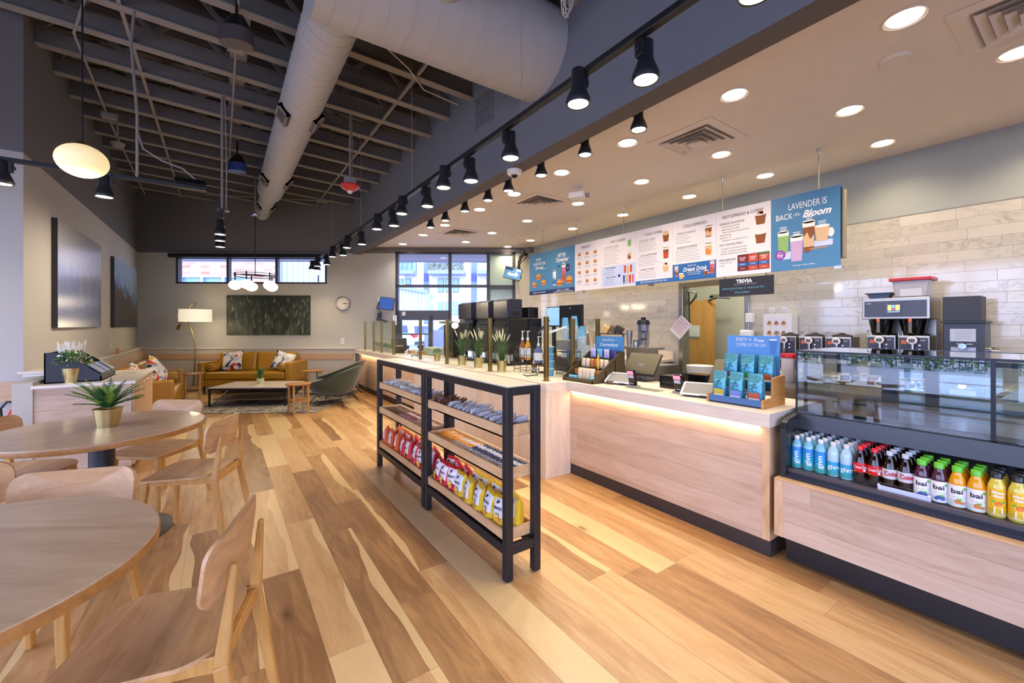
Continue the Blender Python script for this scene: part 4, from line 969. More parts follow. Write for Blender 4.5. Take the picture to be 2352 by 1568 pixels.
# ------------------------------------------------------------------ plants
def gpot(mb, r0, r1, h): mb.lathe([(r0, 0), (r1, h), (r1 + .003, h), (r1 - .004, h - .001), (r0 * .9, h * .9)], n=32, closed=False)
def pot_plant(name, loc, lab, pot, kind, seed=1, sc_=1.0, potmat=GOLD, group=None, cat='plant'):
    rr = random.Random(seed); r0, r1, h = pot; rt = root(name, loc, lab, cat, group)
    m_ = MB(); gpot(m_, r0, r1, h); m_.cyl((0, 0, 0), (0, 0, .003), r0, n=32); m_.build('pot', potmat, rt, smooth=50)
    MB().cyl((0, 0, h * .86), (0, 0, h * .88), r1 * .93, n=24).build('soil', SOIL, rt)
    f = MB()
    if kind == 'fern':
        for k in range(40):
            a = rr.uniform(0, 2 * PI); L = rr.uniform(.13, .22) * sc_; up = rr.uniform(.55, 1.5)
            if k < 3: a = (2.9, .5, .2)[k] - AZ; L = (.30, .20, .22)[k]; up = (.35, .7, 1.1)[k]
            dx, dy = math.cos(a), math.sin(a); pts = []
            for t in range(9):
                q = t / 8; pts.append(Vector((dx * L * q * math.cos(up * (1 - q * .4)), dy * L * q * math.cos(up * (1 - q * .4)), h + L * (q * math.sin(up) - .35 * q * q * (1.4 - up)))))
            f.m = rr.choice((0, 0, 1, 2)); f.tube(pts, .0012, 3)
            sd = Vector((-dy, dx, 0))
            for t in range(1, 18):
                q = t / 18; i = min(7, int(q * 8)); p = pts[i].lerp(pts[i + 1], q * 8 - i); w = .026 * sc_ * math.sin(PI * min(1, q * 1.05)) ** .6 + .004; fw = (pts[i + 1] - pts[i]).normalized()
                for s in (-1, 1):
                    e = p + sd * s * w + fw * w * .5 - Vector((0, 0, .006)); b1 = p + fw * .0042; b0 = p - fw * .0032
                    f.add([b0, e, b1 + fw * .004 + Vector((0, 0, .001))], [(0, 1, 2)])
    elif kind == 'bush':
        for k in range(420):
            a = rr.uniform(0, 2 * PI); e = rr.uniform(-.25, 1.5); R_ = rr.uniform(.55, 1.0) * .085 * sc_
            c = Vector((math.cos(a) * math.cos(e) * R_ * 1.15, math.sin(a) * math.cos(e) * R_ * 1.15, h + .035 * sc_ + math.sin(e) * R_ * .95))
            f.m = rr.choice((0, 0, 1, 2, 3)) if R_ > .07 * sc_ else rr.choice((0, 1)); s = rr.uniform(.006, .011) * sc_
            u = Vector((rr.uniform(-1, 1), rr.uniform(-1, 1), rr.uniform(-1, 1))).normalized(); v = u.orthogonal().normalized()
            f.add([c - u * s, c + v * s * .6, c + u * s, c - v * s * .6], [(0, 1, 2, 3)])
        for k in range(14):
            a = rr.uniform(0, 2 * PI); f.m = 1; f.tube([(0, 0, h * .9), (math.cos(a) * .05 * sc_, math.sin(a) * .05 * sc_, h + .07 * sc_)], .0015, 3)
    else:                                        # grass tuft, optional plumes
        n = 130 if kind == 'grass' else 95
        for k in range(n):
            a = rr.uniform(0, 2 * PI); L = rr.uniform(.5, 1.0) * (.13 if kind == 'grass' else .34) * sc_; lean = rr.uniform(.05, .75 if kind == 'grass' else .95)
            dx, dy = math.cos(a), math.sin(a); r_ = rr.uniform(0, r1 * .55); w = .0035 * sc_; sd = Vector((-dy, dx, 0)) * w; P_ = []
            for t in range(6):
                q = t / 5; p = Vector((dx * (r_ + L * lean * q * q), dy * (r_ + L * lean * q * q), h * .85 + L * q * (1 - .22 * lean * q))); P_.append((p, 1 - q * .9))
            f.m = rr.choice((0, 1, 1, 2 if kind == 'grass' else 0))
            f.add([v for p, s in P_ for v in (p - sd * s, p + sd * s)], [(2 * t, 2 * t + 1, 2 * t + 3, 2 * t + 2) for t in range(5)])
    f.build('foliage', [LEAF, LEAFD, LEAFL, BLOS], rt, weld=False)
    if kind == 'plume':
        g = MB()
        for k in range(9):
            a = rr.uniform(0, 2 * PI); L = rr.uniform(.30, .38) * sc_; ln = rr.uniform(.08, .3); p0 = Vector((0, 0, h)); p1 = Vector((math.cos(a) * L * ln, math.sin(a) * L * ln, h + L * .72)); p2 = Vector((math.cos(a) * L * ln * 1.7, math.sin(a) * L * ln * 1.7, h + L))
            g.m = 1; g.tube([p0, p1], .0015, 4); g.m = 0; g.tube([p1, p1.lerp(p2, .3), p1.lerp(p2, .7), p2], [.004, .0085, .0075, .002], 8)
        g.build('plumes', [PLUME, LEAF], rt, smooth=60)
    return rt
pot_plant('potted_fern', (-.634, 3.879, .741), 'green fern in a small gold metal pot on the farther round table', (.060, .077, .12), 'fern', 3, 1.1)
pot_plant('potted_fern', (-1.10, 2.35, .741), 'fern frond tips showing at the left edge above the nearest round table', (.045, .058, .105), 'fern', 5) if False else None

# ------------------------------------------------------------------ condiment cabinet and its organiser
cc = root('condiment_cabinet', (0, 0, 0), 'oak condiment cabinet with pale stone top against the left wall ledge', 'cabinet')
cx0, cx1, cy0, cy1 = -1.33, -.70, 5.27, 6.56
MB().box(cx0, cx1, cy0 + .012, cy1, .10, .872).build('carcass', W_panel_x, cc)
MB().box(cx1, cx1 + .018, cy0 + .02, (cy0 + cy1) / 2 - .002, .11, .862).build('door', W_stile, cc, bevel=.002)
dr = MB().box(cx1, cx1 + .018, (cy0 + cy1) / 2 + .002, cy1 - .01, .11, .862).build('door', W_stile, cc, bevel=.002)
MB().box(cx1 + .02, cx1 + .035, 5.78, 5.86, .835, .842).box(cx1 + .02, cx1 + .035, 6.0, 6.08, .835, .842).build('edge_pull', WHT, dr)
MB().box(cx0 + .02, cx1 - .04, cy0 + .05, cy1, 0, .10).build('toe_kick', M('#5A4D4A', .5, name='cabinet_toe'), cc)
ct = MB().box(cx0 - .01, cx1 + .03, cy0 - .01, cy1 + .02, .872, .9); tag(ct.build('cabinet_top', M('#DDD2C2', .25, name='pale_stone_top', var=.04, scale=14), bevel=.003), 'pale stone slab with round cut-outs on top of the condiment cabinet', 'worktop')
for y in (6.1, 6.35): 
    o = MB().lathe([(.10, .901), (.1, .903), (.085, .903), (.085, .901)], (-.86, y, 0), n=32, closed=False).build('waste_ring', M('#C2AE92', .3, name='waste_ring'), smooth=40); tag(o, '%s pale ring around a waste opening in the condiment cabinet top' % ('nearer' if y < 6.2 else 'farther'), 'waste opening', 'waste rings')
struct(MB().box(-1.45, -1.33, 5.27, 6.0, .0, .93).build('wall_ledge_end', P_led)); struct(MB().box(-1.60, -1.31, 5.95, 6.3, .953, .975).build('trim_8', M('#D5CBBB', .45, name='ledge_cap')))
# black stepped organiser
og = root('condiment_organiser', (0, 0, .9), 'black stepped organiser with wooden boxes on the condiment cabinet', 'organiser')
ox0, ox1, oy0, oy1 = -1.30, -.93, 5.42, 6.05
P = [(ox0, 0), (ox1, 0), (ox1, .05), (ox1 - .12, .16), (ox0 + .10, .27), (ox0, .275)]
for y in (oy0, 5.72, oy1 - .01):
    m_ = MB(); vs = [(x, yy, z) for yy in (y, y + .01) for x, z in P]; n = len(P)
    m_.add(vs, [(k, (k + 1) % n, n + (k + 1) % n, n + k) for k in range(n)] + [tuple(range(n - 1, -1, -1)), tuple(range(n, 2 * n))]); m_.build('divider', BLKM, og)
MB().box(ox0, ox1, oy0, oy1, 0, .01).box(ox0, ox0 + .01, oy0, oy1, 0, .27).build('tray', BLKM, og)
m_ = MB(); m_.add([(ox1, oy0, .05), (ox1, oy1, .05), (ox1 - .12, oy1, .15), (ox1 - .12, oy0, .15)], [(0, 1, 2, 3)]); m_.box(ox1 - .01, ox1, oy0, oy1, 0, .05); m_.build('sloped_front', BLKM, og)
for k, (y, cl, ln) in enumerate(((5.47, '#9FA3A0', 'left grey'), (5.66, '#93A4C8', 'middle pale blue'), (5.88, '#8F9090', 'right grey'))):
    m_ = MB(); sl = math.atan2(.10, -.12)
    A = Vector((ox1 - .006, y, .066)); B = Vector((ox1 - .106, y, .15)); 
    vs = [A, A + Vector((0, .13, 0)), B + Vector((0, .13, 0)), B]; vs += [v + Vector((.008, 0, .010)) for v in vs]
    m_.add(vs, [(0, 1, 2, 3), (4, 5, 6, 7), (0, 1, 5, 4), (1, 2, 6, 5), (2, 3, 7, 6), (3, 0, 4, 7)]); o = m_.build('drop_in_card', M(cl, .25, name='card_' + cl[1:]), og)
g = root('straw_box', (0, 0, .91), 'bamboo box full of paper wrapped straws in the black organiser', 'straws')
MB().box(-1.22, -1.10, 5.46, 5.70, .0, .12).build('box', W_box, g)
rr = random.Random(3); m_ = MB()
for k in range(60):
    x = rr.uniform(-1.215, -1.105); y = rr.uniform(5.47, 5.69); m_.tube([(x, y, .1), (x + rr.uniform(-.05, .03), y + rr.uniform(-.05, .06), rr.uniform(.27, .37))], .004, 5)
m_.build('straws', M('#E3DACD', .7, name='straw_paper', var=.12, scale=30), g)['kind'] = 'stuff'
g = root('sugar_caddy', (0, 0, .91), 'bamboo caddy of small white and yellow packets at the right of the black organiser', 'caddy')
MB().box(-1.18, -1.06, 5.78, 5.98, 0, .10).build('box', W_box, g)
m_ = MB()
for k in range(14): m_.m = k % 3; x = -1.17 + .008 * k; m_.T = TR((x, 5.82 + .04 * (k % 3), .12), rx=rr.uniform(-.2, .2)); m_.box(-.002, .002, -.02, .02, -.04, .04)
m_.T = None; m_.build('packets', [WHT, M('#E2B93A', .6, name='packet_yellow'), M('#2A2A2E', .6, name='packet_dark')], g)
pot_plant('potted_shrub', tuple(PZ(165, 877, .9)), 'small leafy shrub in a gold pot in front of the black organiser', (.055, .072, .13), 'bush', 11, 1.45)

# fire extinguisher by the wall
q = PY(40, 950, 5.72)
fe = root('fire_extinguisher', (q.x, 5.78, .30), 'red fire extinguisher mounted on the wall left of the condiment cabinet', 'extinguisher')
MB().lathe([(.06, 0), (.075, .02), (.075, .30), (.06, .345), (.03, .37), (.03, .385)], n=28).build('cylinder', RED, fe, smooth=50)
d = Decal((0, -.0765, .22), (1, 0, 0), (0, 0, 1)); d.rect(-.045, -.09, .045, .09, 0); [d.rect(-.035, -.07 + k * .03, .035, -.055 + k * .03, 1, 2) for k in range(5)]; d.build('instruction_label', [M('#D9D2B8', .6, name='ext_label'), M('#6B5B4A', .6, name='ext_label_ink')], fe)
MB().cyl((0, 0, .38), (0, 0, .42), .02).taper((-.02, 0, .42), (.13, 0, .475), .02, .015, .02, .012).taper((-.02, 0, .41), (.12, 0, .40), .02, .01, .02, .01).build('valve_handle', CHROME, fe)
MB().tube([(-.02, 0, .41), (-.08, 0, .42), (-.12, 0, .36), (-.11, 0, .2)], .011).build('hose', BLK, fe, smooth=50)
MB().box(-.03, .03, .07, .2, .1, .3).build('bracket', BLKM, fe)
# ------------------------------------------------------------------ two snack shelving units in front of the counter
def shelf_unit(y0, y1, lab):
    rt = root('snack_shelf', (0, 0, 0), lab, 'shelf unit', 'black framed snack shelves')
    x0, x1, t = 1.282, 1.522, .046
    for x in (x0, x1 - t):
        for y in (y0, y1 - t):
            m_ = MB(); m_.box(x, x + t, y, y + t, .004, 1.076); m_.build('post', FRM, rt, bevel=.004)
            MB().cyl((x + t / 2, y + t / 2, 0), (x + t / 2, y + t / 2, .01), .016).build('foot', BLK, rt)
    m_ = MB()
    for z0, z1 in ((1.028, 1.076), (.145, .196)):
        for x in (x0, x1 - t): m_.box(x + .002, x + t - .002, y0 + t, y1 - t, z0, z1)
        for y in (y0, y1 - t): m_.box(x0 + t, x1 - t, y + .002, y + t - .002, z0, z1)
    m_.build('frame', FRM, rt, bevel=.003)
    MB().box(x0 + .012, x1 - .012, y0 + .012, y1 - .012, 1.066, 1.082).build('top_board', W_lam, rt, bevel=.002)
    for z in (.79, .546, .206):
        m_ = MB(); a, b = x0 + .012, x1 - .012; m_.box(a, b, y0 + t, y1 - t, z, z + .012)
        m_.box(a, a + .014, y0 + t, y1 - t, z, z + .065).box(b - .014, b, y0 + t, y1 - t, z, z + .065).box(a, b, y0 + t, y0 + t + .014, z, z + .065).box(a, b, y1 - t - .014, y1 - t, z, z + .065)
        m_.build('tray', W_tray, rt, bevel=.002)
    return rt
SY = ((1.9, 3.04), (3.055, 4.24))
shelf_unit(*SY[0], 'nearer black framed shelf unit with pale trays of snacks')
shelf_unit(*SY[1], 'farther black framed shelf unit with pale trays of snacks')
def chip_bag(main, lab, panel, w=.145, h=.195, seed=1):
    """Standing crisp bag: puffed body, crimped top and bottom, printed face towards -X."""
    rr = random.Random(seed); rt = root('snack_bag', (0, 0, -60), lab, 'snack bag'); m_ = MB(); n, k_ = 10, 12; vs = []
    for sg in (-1, 1):
        for j in range(k_ + 1):
            for i in range(n + 1):
                a, b = 2 * i / n - 1, j / k_; ed = max(0, 1 - abs(a) ** 3) ** .6; ve = min(1, (b + .05) * 6) ** .7 * min(1, (1 - b) * 5 + .02) ** .8
                q = .038 * ed * ve * (1.15 - .3 * b) + .004 * math.sin(7 * a + 5 * b + seed) * ed * ve
                vs.append((sg * max(q, .0012), a * w / 2 * (1 - .05 * math.sin(b * PI)) , b * h))
    M_ = (n + 1) * (k_ + 1)
    for s in (0, 1):
        for j in range(k_):
            for i in range(n): q = s * M_ + j * (n + 1) + i; m_.mi.append(1 if (s == 0 and 5 <= j <= 10 and 1 <= i <= 8) else 0); m_.f.append((q, q + 1, q + n + 2, q + n + 1))
    for i in range(n):
        for base in (0, k_ * (n + 1)): m_.mi.append(0); m_.f.append((base + i, base + i + 1, M_ + base + i + 1, M_ + base + i))
    for j in range(k_):
        for c in (0, n): m_.mi.append(0); m_.f.append((j * (n + 1) + c, (j + 1) * (n + 1) + c, M_ + (j + 1) * (n + 1) + c, M_ + j * (n + 1) + c))
    m_.v = vs; m_.build('bag', [M(main, .28, .15, name='bag_' + main[1:], bump=.4, scale=14), M(panel, .3, .05, name='bagpanel_' + panel[1:])], rt, smooth=60)
    d = Decal((-.040, 0, 0), (0, -1, 0), (0, 0, 1)); d.text('COMMUNITY', 0, h * .66, .016, 0, w=w * .62, bold=.03, rot=0); d.rect(-w * .06, h * .80, w * .06, h * .88, 0, 2)
    d.ell(0, h * .42, w * .16, w * .13, 2, 2); d.ell(.012, h * .34, w * .14, w * .1, 3, 3); d.text('REAL', 0, h * .5, .007, 0)
    # follow the bulge of the bag
    for i, v in enumerate(d.mb.v):
        a = v[1] / (w / 2); b = v[2] / h; ed = max(0, 1 - abs(a) ** 3) ** .6; ve = min(1, (b + .05) * 6) ** .7 * min(1, (1 - b) * 5 + .02) ** .8
        d.mb.v[i] = (-.0385 * ed * ve * (1.15 - .3 * b) - .0045 * ed + (v[0] + .040), v[1], v[2])
    d.build('print', [M('#1E1E24', .4, name='print_dark'), WHT, M('#EFC56A', .4, name='print_chip'), M('#D99A3A', .4, name='print_chip2')], rt)
    return rt
bagp = {'o': chip_bag('#D8551E', 'orange crisp bag', '#E8D8CC', seed=2), 'r': chip_bag('#C81E2C', 'red crisp bag', '#E9DCDD', seed=5), 'y': chip_bag('#D9B41C', 'yellow crisp bag', '#DDDDE4', seed=9)}
used = set()
def put(protos, key, loc, rz, lab, grp, ry=0, rx=0):
    o = protos[key]
    if key in used: o = dup(o)
    used.add(key); o.location = loc; o.rotation_euler = (rx, ry, rz); o['label'] = lab; o['group'] = grp; return o
CN = {'o': 'orange', 'r': 'red', 'y': 'yellow'}
def bagrow(unit, seq, name):
    y0, y1 = SY[unit]; cn = {}
    for row in (0, 1):
        n = len(seq); ys = [y1 - .12 - (y1 - y0 - .24) * (k + .3 * row) / (n - 1 + .3) for k in range(n)]
        cn = {}
        for k, (c, y) in enumerate(zip(seq, ys)):
            if row and (k % 2 and unit == 0 and False): continue
            cn[c] = cn.get(c, 0) + 1
            lab = '%s crisp bag, %s from far end, %s row of the %s shelf' % (CN[c], ORD[cn[c] - 1], 'front' if not row else 'back', name)
            put(bagp, c, (1.348 + .085 * row + R.uniform(-.006, .006), y, .222), R.uniform(-.45, .15), lab, 'crisp bags in the bottom trays', ry=R.uniform(.04, .14), rx=R.uniform(-.1, .1))
bagrow(0, 'rrryyyyy', 'nearer'); bagrow(1, 'ooorrrr', 'farther')
# bars and packets
def bar(col, lab, L=.092, w=.034, t=.012, stripe='#E8E6E6', st=True):
    rt = root('snack_bar', (0, 0, -70), lab, 'snack bar'); m_ = MB(); n = 12; vs = []; 
    for i in range(n + 1):
        a = 2 * i / n - 1; e = max(.08, 1 - abs(a) ** 8) ; crim = 1.0
        for k in range(8): b = k * PI / 4; vs.append((math.cos(b) * w / 2 * (1 if abs(a) > .86 else .94), a * L / 2, t / 2 * (.12 if abs(a) > .86 else 1) * math.sin(b)))
    for i in range(n):
        for k in range(8): m_.f.append((i * 8 + k, i * 8 + (k + 1) % 8, (i + 1) * 8 + (k + 1) % 8, (i + 1) * 8 + k)); m_.mi.append(1 if (st and 4 <= i <= 8) else 0)
    m_.f += [tuple(range(8)), tuple(n * 8 + k for k in range(8))]; m_.mi += [0, 0]; m_.v = vs
    m_.build('wrapper', [M(col, .25, .2, name='wrap_' + col[1:], scale=50, bump=.4), M(stripe, .35, name='stripe_' + stripe[1:])], rt, smooth=60)
    d = Decal((0, 0, t / 2 + .0004), (0, -1, 0), (1, 0, 0)); d.text('PROTEIN', -.002, 0, .010, 0, w=.04, bold=.02); d.build('print', [M('#20222C', .4, name='bar_ink')], rt)
    return rt
def packet(mat, lab, w=.085, L=.095, seed=1):
    rr = random.Random(seed); rt = root('snack_packet', (0, 0, -80), lab, 'snack packet'); m_ = MB(); m_.puff(w, L, .026, 9); m_.v = [(x + rr.uniform(-.002, .002), y, z + rr.uniform(-.003, .003)) for x, y, z in m_.v]
    m_.build('wrapper', mat, rt, smooth=75)
    MB().box(-w * .28, w * .28, -L * .2, L * .2, .0115, .0135).build('sticker', M('#DCD9D6', .5, name='packet_sticker'), rt); return rt
barp = {'brown': bar('#5A3A28', 'brown bar', L=.085, w=.028, stripe='#8A5A36'), 'orange': bar('#E08A14', 'orange bar', stripe='#F0B050'), 'worange': bar('#E29A3A', 'white and orange bar', stripe='#E6E2E6'), 'navy': bar('#23315E', 'navy bar', stripe='#DADFEA'),
        'maroon': bar('#7A2438', 'maroon bar', L=.09, stripe='#D8B9C0'), 'tan': bar('#9C7450', 'tan bar', stripe='#D9C7B4'),
        'foil': packet(WRAP, 'foil packet', seed=3), 'card': packet(M('#D9D6D2', .3, .2, name='white_packet', var=.15, scale=40), 'white packet', seed=8), 'jerky': packet(M('#6B4430', .25, .2, name='jerky_packet', var=.4, scale=50), 'brown packet', .06, .09, 4)}
bn = {'brown': 'small brown snack bar', 'orange': 'orange snack bar', 'worange': 'white and orange snack bar', 'navy': 'navy and white snack bar', 'maroon': 'maroon snack bar', 'tan': 'tan snack bar', 'foil': 'crinkled silver foil packet', 'card': 'white paper snack packet', 'jerky': 'small brown snack packet'}
def tray_fill(unit, z, spec, tname):
    y0, y1 = SY[unit]; y1 -= .07; y0 += .07; L = y1 - y0; pos = 0
    for key, frac, n, flat in spec:
        a, b = y1 - L * pos, y1 - L * (pos + frac); pos += frac
        for k in range(n):
            row = k % 2; q = (k // 2 + .5) / math.ceil(n / 2); y = a + (b - a) * q
            if flat: loc = (1.356 + .092 * row, y, z + .022 + R.uniform(0, .004)); rz, ry, rx = PI / 2 + R.uniform(-.08, .08), 0, R.uniform(.0, .1) * 0; 
            else: loc = (1.353 + .095 * row + R.uniform(-.004, .004), y, z + .048 + R.uniform(-.006, .01)); rz = R.uniform(-.5, .5); ry = 0
            rx_ = -.75 if not flat else .25
            o = put(barp, key, loc, rz, '%s, %s from far end, %s row of %s tray, %s shelf' % (bn[key], ORD[k // 2], 'front' if not row else 'back', tname, 'nearer' if unit == 0 else 'farther'), bn[key] + 's on the ' + ('nearer' if unit == 0 else 'farther') + ' shelf')
            if flat: o.rotation_euler = (0, -.5 + R.uniform(-.12, .12), PI / 2 + R.uniform(-.1, .1)); o.location.z += .010
            else: o.rotation_euler = (R.uniform(-1.0, -.5), R.uniform(-.2, .2), R.uniform(-.5, .5))
tray_fill(0, .802, [('jerky', .27, 12, 0), ('foil', .73, 24, 0)], 'top')
tray_fill(0, .558, [('orange', .27, 14, 1), ('worange', .23, 12, 1), ('navy', .5, 26, 1)], 'middle')
tray_fill(1, .802, [('card', .6, 18, 0), ('foil', .4, 10, 0)], 'top')
tray_fill(1, .558, [('brown', .36, 18, 1), ('maroon', .34, 16, 1), ('tan', .3, 14, 1)], 'middle')
# ------------------------------------------------------------------ menu boards
MX = 4.92; MZ0, MZ1 = 2.0, 2.785
edges = [6.50, 5.878, 5.22, 4.619, 3.951, 3.347, 2.751, 2.135, 1.512]
BLUE = M('#4A82AC', .35, name='print_blue', var=.06, scale=1.5); NAVY = M('#1F2E62', .4, name='print_navy'); PWH = M('#E9E3E6', .4, name='print_board_white', var=.02)
PM = [PWH, M('#26262B', .5, name='ink_black'), M('#6E6B70', .5, name='ink_grey'), M('#F2F0F0', .4, name='ink_white'), BLUE, NAVY, M('#C9D2F0', .4, name='pale_lilac_panel'), M('#8A4B22', .5, name='coffee_brown'), M('#D8B48A', .5, name='latte'),
      M('#8FB56A', .5, name='matcha'), M('#C9A6CC', .5, name='lavender_pink'), M('#C8452A', .5, name='rust_red'), M('#D98A2C', .5, name='bun_orange'), M('#E0B24C', .5, name='egg_yellow'), M('#2F7F3C', .5, name='leaf_print'), M('#F2ECE4', .4, name='foam'), M('#D66A7C', .4, name='drink_pink'), M('#2D66C8', .4, name='drink_blue'), M('#8E3EA8', .4, name='badge_purple'), M('#2A67A8', .4, name='print_mid_blue'), M('#7A1E22', .5, name='dark_red')]
(WHI, INK, GRE, IW, BLU, NAV, LIL, COF, LAT, MAT, LAV, RST, BUN, EGG, LEF, FOA, PNK, DBL, PUR, MBL, DRD) = range(21)
def glassdrink(d, x, y, w, h, c1, c2=None, foam=True, cup=False):
    d.poly([(x - w / 2, y + h / 2), (x + w / 2, y + h / 2), (x + w * .40, y - h / 2), (x - w * .40, y - h / 2)], c1, 2)
    if c2 is not None: d.poly([(x - w * .42, y - h * .05), (x - w * .1, y + h * .12), (x + w * .1, y - h * .15), (x + w * .42, y), (x + w * .40, y - h * .42), (x - w * .40, y - h * .42)], c2, 3)
    if foam: d.poly([(x - w * .47, y + h * .30), (x + w * .47, y + h * .30), (x + w / 2, y + h / 2), (x - w / 2, y + h / 2)], FOA, 4); d.ell(x, y + h / 2, w / 2, h * .06, FOA, 4)
def mug(d, x, y, w, h, c, whip=False):
    d.ell(x + w * .58, y, w * .2, h * .3, FOA, 1); d.ell(x + w * .56, y, w * .13, h * .2, WHI, 2)
    d.poly([(x - w / 2, y + h / 2), (x + w / 2, y + h / 2), (x + w * .36, y - h / 2), (x - w * .36, y - h / 2)], c, 3); d.ell(x, y + h / 2, w / 2, h * .10, FOA, 4)
    if whip: d.ell(x - w * .1, y + h * .62, w * .36, h * .2, FOA, 5); d.ell(x + w * .12, y + h * .72, w * .28, h * .2, FOA, 5); d.ell(x, y + h * .78, w * .25, h * .08, COF, 6); d.ell(x - w * .2, y + h * .62, w * .16, h * .05, COF, 6)
def burger(d, x, y, r):
    d.poly([(x + r * math.cos(a), y + r * .12 + r * .85 * math.sin(a)) for a in [k * PI / 12 for k in range(13)]], BUN, 3); d.ell(x - r * .2, y + r * .5, r * .35, r * .15, EGG, 4)
    d.rect(x - r, y - .02 * r, x + r, y + r * .14, EGG, 3); d.rect(x - r * 1.03, y - r * .22, x + r * 1.03, y, COF, 3); d.rect(x - r * .98, y - r * .32, x + r * .98, y - r * .2, RST, 4)
    d.poly([(x - r * .95, y - r * .3), (x + r * .95, y - r * .3), (x + r * .75, y - r * .68), (x - r * .75, y - r * .68)], BUN, 3)
def lines(d, x, y, n, w, dy=.028, h=.005):
    for k in range(n):
        xx = x; rr = random.Random(int(x * 1000) + k)
        while xx < x + w * rr.uniform(.75, 1): q = rr.uniform(.012, .035); d.rect(xx, y - k * dy, xx + q, y - k * dy + h, GRE, 1); xx += q + .007
def panel(i, name, lab, base):
    y0, y1 = edges[i], edges[i + 1]; w = y0 - y1; hgt = MZ1 - MZ0
    rt = root('menu_board', (MX, (y0 + y1) / 2, MZ0), lab, 'menu board', 'hanging menu boards')
    MB().box(0, .012, -w / 2 + .001, w / 2 - .001, 0, hgt).build('board', base, rt)
    d = Decal((0, 0, 0), (0, -1, 0), (0, 0, 1)); return rt, d, w, hgt
def fin(rt, d): d.build('print', PM, rt)
rt, d, w, h = panel(0, 'menu_board', 'blue menu board reading start your day off strong, with three sandwiches', BLUE)
d.text('START', -.02, .66, .05, IW, w=.15, bold=.01); d.text('YOUR DAY OFF', 0, .585, .055, IW, w=.36, bold=.01, arc=.5); d.text('Strong', 0, .50, .055, IW, w=.24, bold=.015, shear=.35); d.rect(.1, .472, .2, .478, IW, 3)
burger(d, -.02, .33, .07); burger(d, -.15, .19, .065); burger(d, .13, .21, .065); d.rect(-w / 2, 0, w / 2, .075, NAV, 1); d.text('BREAKFAST SANDWICHES', 0, .04, .02, IW, w=.36, bold=.01); fin(rt, d)
rt, d, w, h = panel(1, 'menu_board', 'blue menu board reading better together, with iced drinks and sandwiches', BLUE)
d.text('BETTER', 0, .66, .065, IW, w=.20, bold=.015); d.text('Together', .01, .57, .075, IW, w=.34, bold=.02, shear=.35)
glassdrink(d, -.2, .27, .09, .26, FOA, DBL); glassdrink(d, .05, .34, .09, .32, PNK, RST); d.ell(.15, .42, .055, .07, NAV, 3); d.text('NEW', .15, .42, .02, IW, lay=5); burger(d, -.06, .17, .075); burger(d, .19, .2, .08); d.ell(-.08, .47, .03, .016, NAV, 3)
d.rect(-w / 2, 0, w / 2, .075, NAV, 1); d.text('MAKE IT A COMBO', .03, .048, .02, IW, w=.32, bold=.01); d.rect(-.22, .015, .28, .022, IW, 3); fin(rt, d)
rt, d, w, h = panel(2, 'menu_board', 'white breakfast and lunch menu board with rows of small sandwiches', PWH)
d.text('BREAKFAST', -.04, .715, .03, INK, w=.2, bold=.004); lines(d, -.09, .69, 1, .1)
for r_ in range(4):
    for c in range(3):
        if r_ == 3 and c == 0: continue
        x, y = -.19 + c * .18, .60 - r_ * .15; burger(d, x, y, .034); lines(d, x - .05, y - .055, 2, .11, .016, .005)
d.text('LUNCH', -.19, .155, .03, INK, w=.12, bold=.004); lines(d, -.25, .12, 2, .1, .018, .005); fin(rt, d)
rt, d, w, h = panel(3, 'menu_board', 'white and lilac menu board headed not coffee, with green and fruit drinks', PWH)
d.text('NOT COFFEE', 0, .70, .034, INK, w=.28, bold=.004); d.text('HOT & COLD CLASSICS', -.12, .625, .024, GRE, w=.28, bold=.01); lines(d, -.28, .59, 9, .32)
glassdrink(d, .22, .64, .07, .11, MAT, None); glassdrink(d, .22, .45, .07, .12, LAT, COF); d.rect(-w / 2 + .01, .02, w / 2, .335, LIL, 1)
d.text('FRUIT SHAKERS', -.14, .30, .024, INK, w=.2, lay=4); lines(d, -.27, .26, 3, .2); d.text('ENERGY DRINKS', -.13, .16, .024, INK, w=.2, lay=4); lines(d, -.27, .125, 4, .22)
for k, c in enumerate((RST, EGG, RST)): glassdrink(d, .14 + k * .055, .255 - .02 * (k % 2), .04, .11, c, foam=False)
for k, c in enumerate((DBL, EGG, RST, PNK)): glassdrink(d, .12 + k * .055, .105, .042, .12, c, foam=False)
d.ell(.03, .17, .022, .022, NAV, 3); fin(rt, d)
rt, d, w, h = panel(4, 'menu_board', 'white menu board headed cold coffee, with three layered iced coffees', PWH)
d.text('COLD COFFEE', 0, .70, .034, INK, w=.28, bold=.004); d.text('COLD PRESS COFFEE', -.10, .62, .025, GRE, w=.26); lines(d, -.25, .585, 5, .3)
d.text('ICED CRAFTED PRESS', -.08, .41, .025, GRE, w=.28, bold=.01); lines(d, -.25, .375, 5, .34); d.text('CARIBOU COOLER', -.10, .21, .025, GRE, w=.24, bold=.01); lines(d, -.25, .175, 4, .32)
mug(d, .2, .60, .1, .10, COF); d.ell(.2, .665, .045, .03, LAT, 5); glassdrink(d, .2, .40, .09, .15, COF, RST); mug(d, .2, .19, .1, .09, LAT, True); d.rect(-w / 2, 0, w / 2, .055, MBL, 1)
d.text("DON'T SEE YOUR FAVORITE? JUST ASK.", 0, .028, .02, IW, w=.44, bold=.01); fin(rt, d)
rt, d, w, h = panel(5, 'menu_board', 'white menu board headed cold espresso, with a blue dream drink banner below', PWH)
d.text('COLD ESPRESSO', .02, .70, .036, INK, w=.32, bold=.004); d.text('ESPRESSO SHAKERS', -.10, .615, .026, GRE, w=.26); lines(d, -.25, .575, 4, .22)
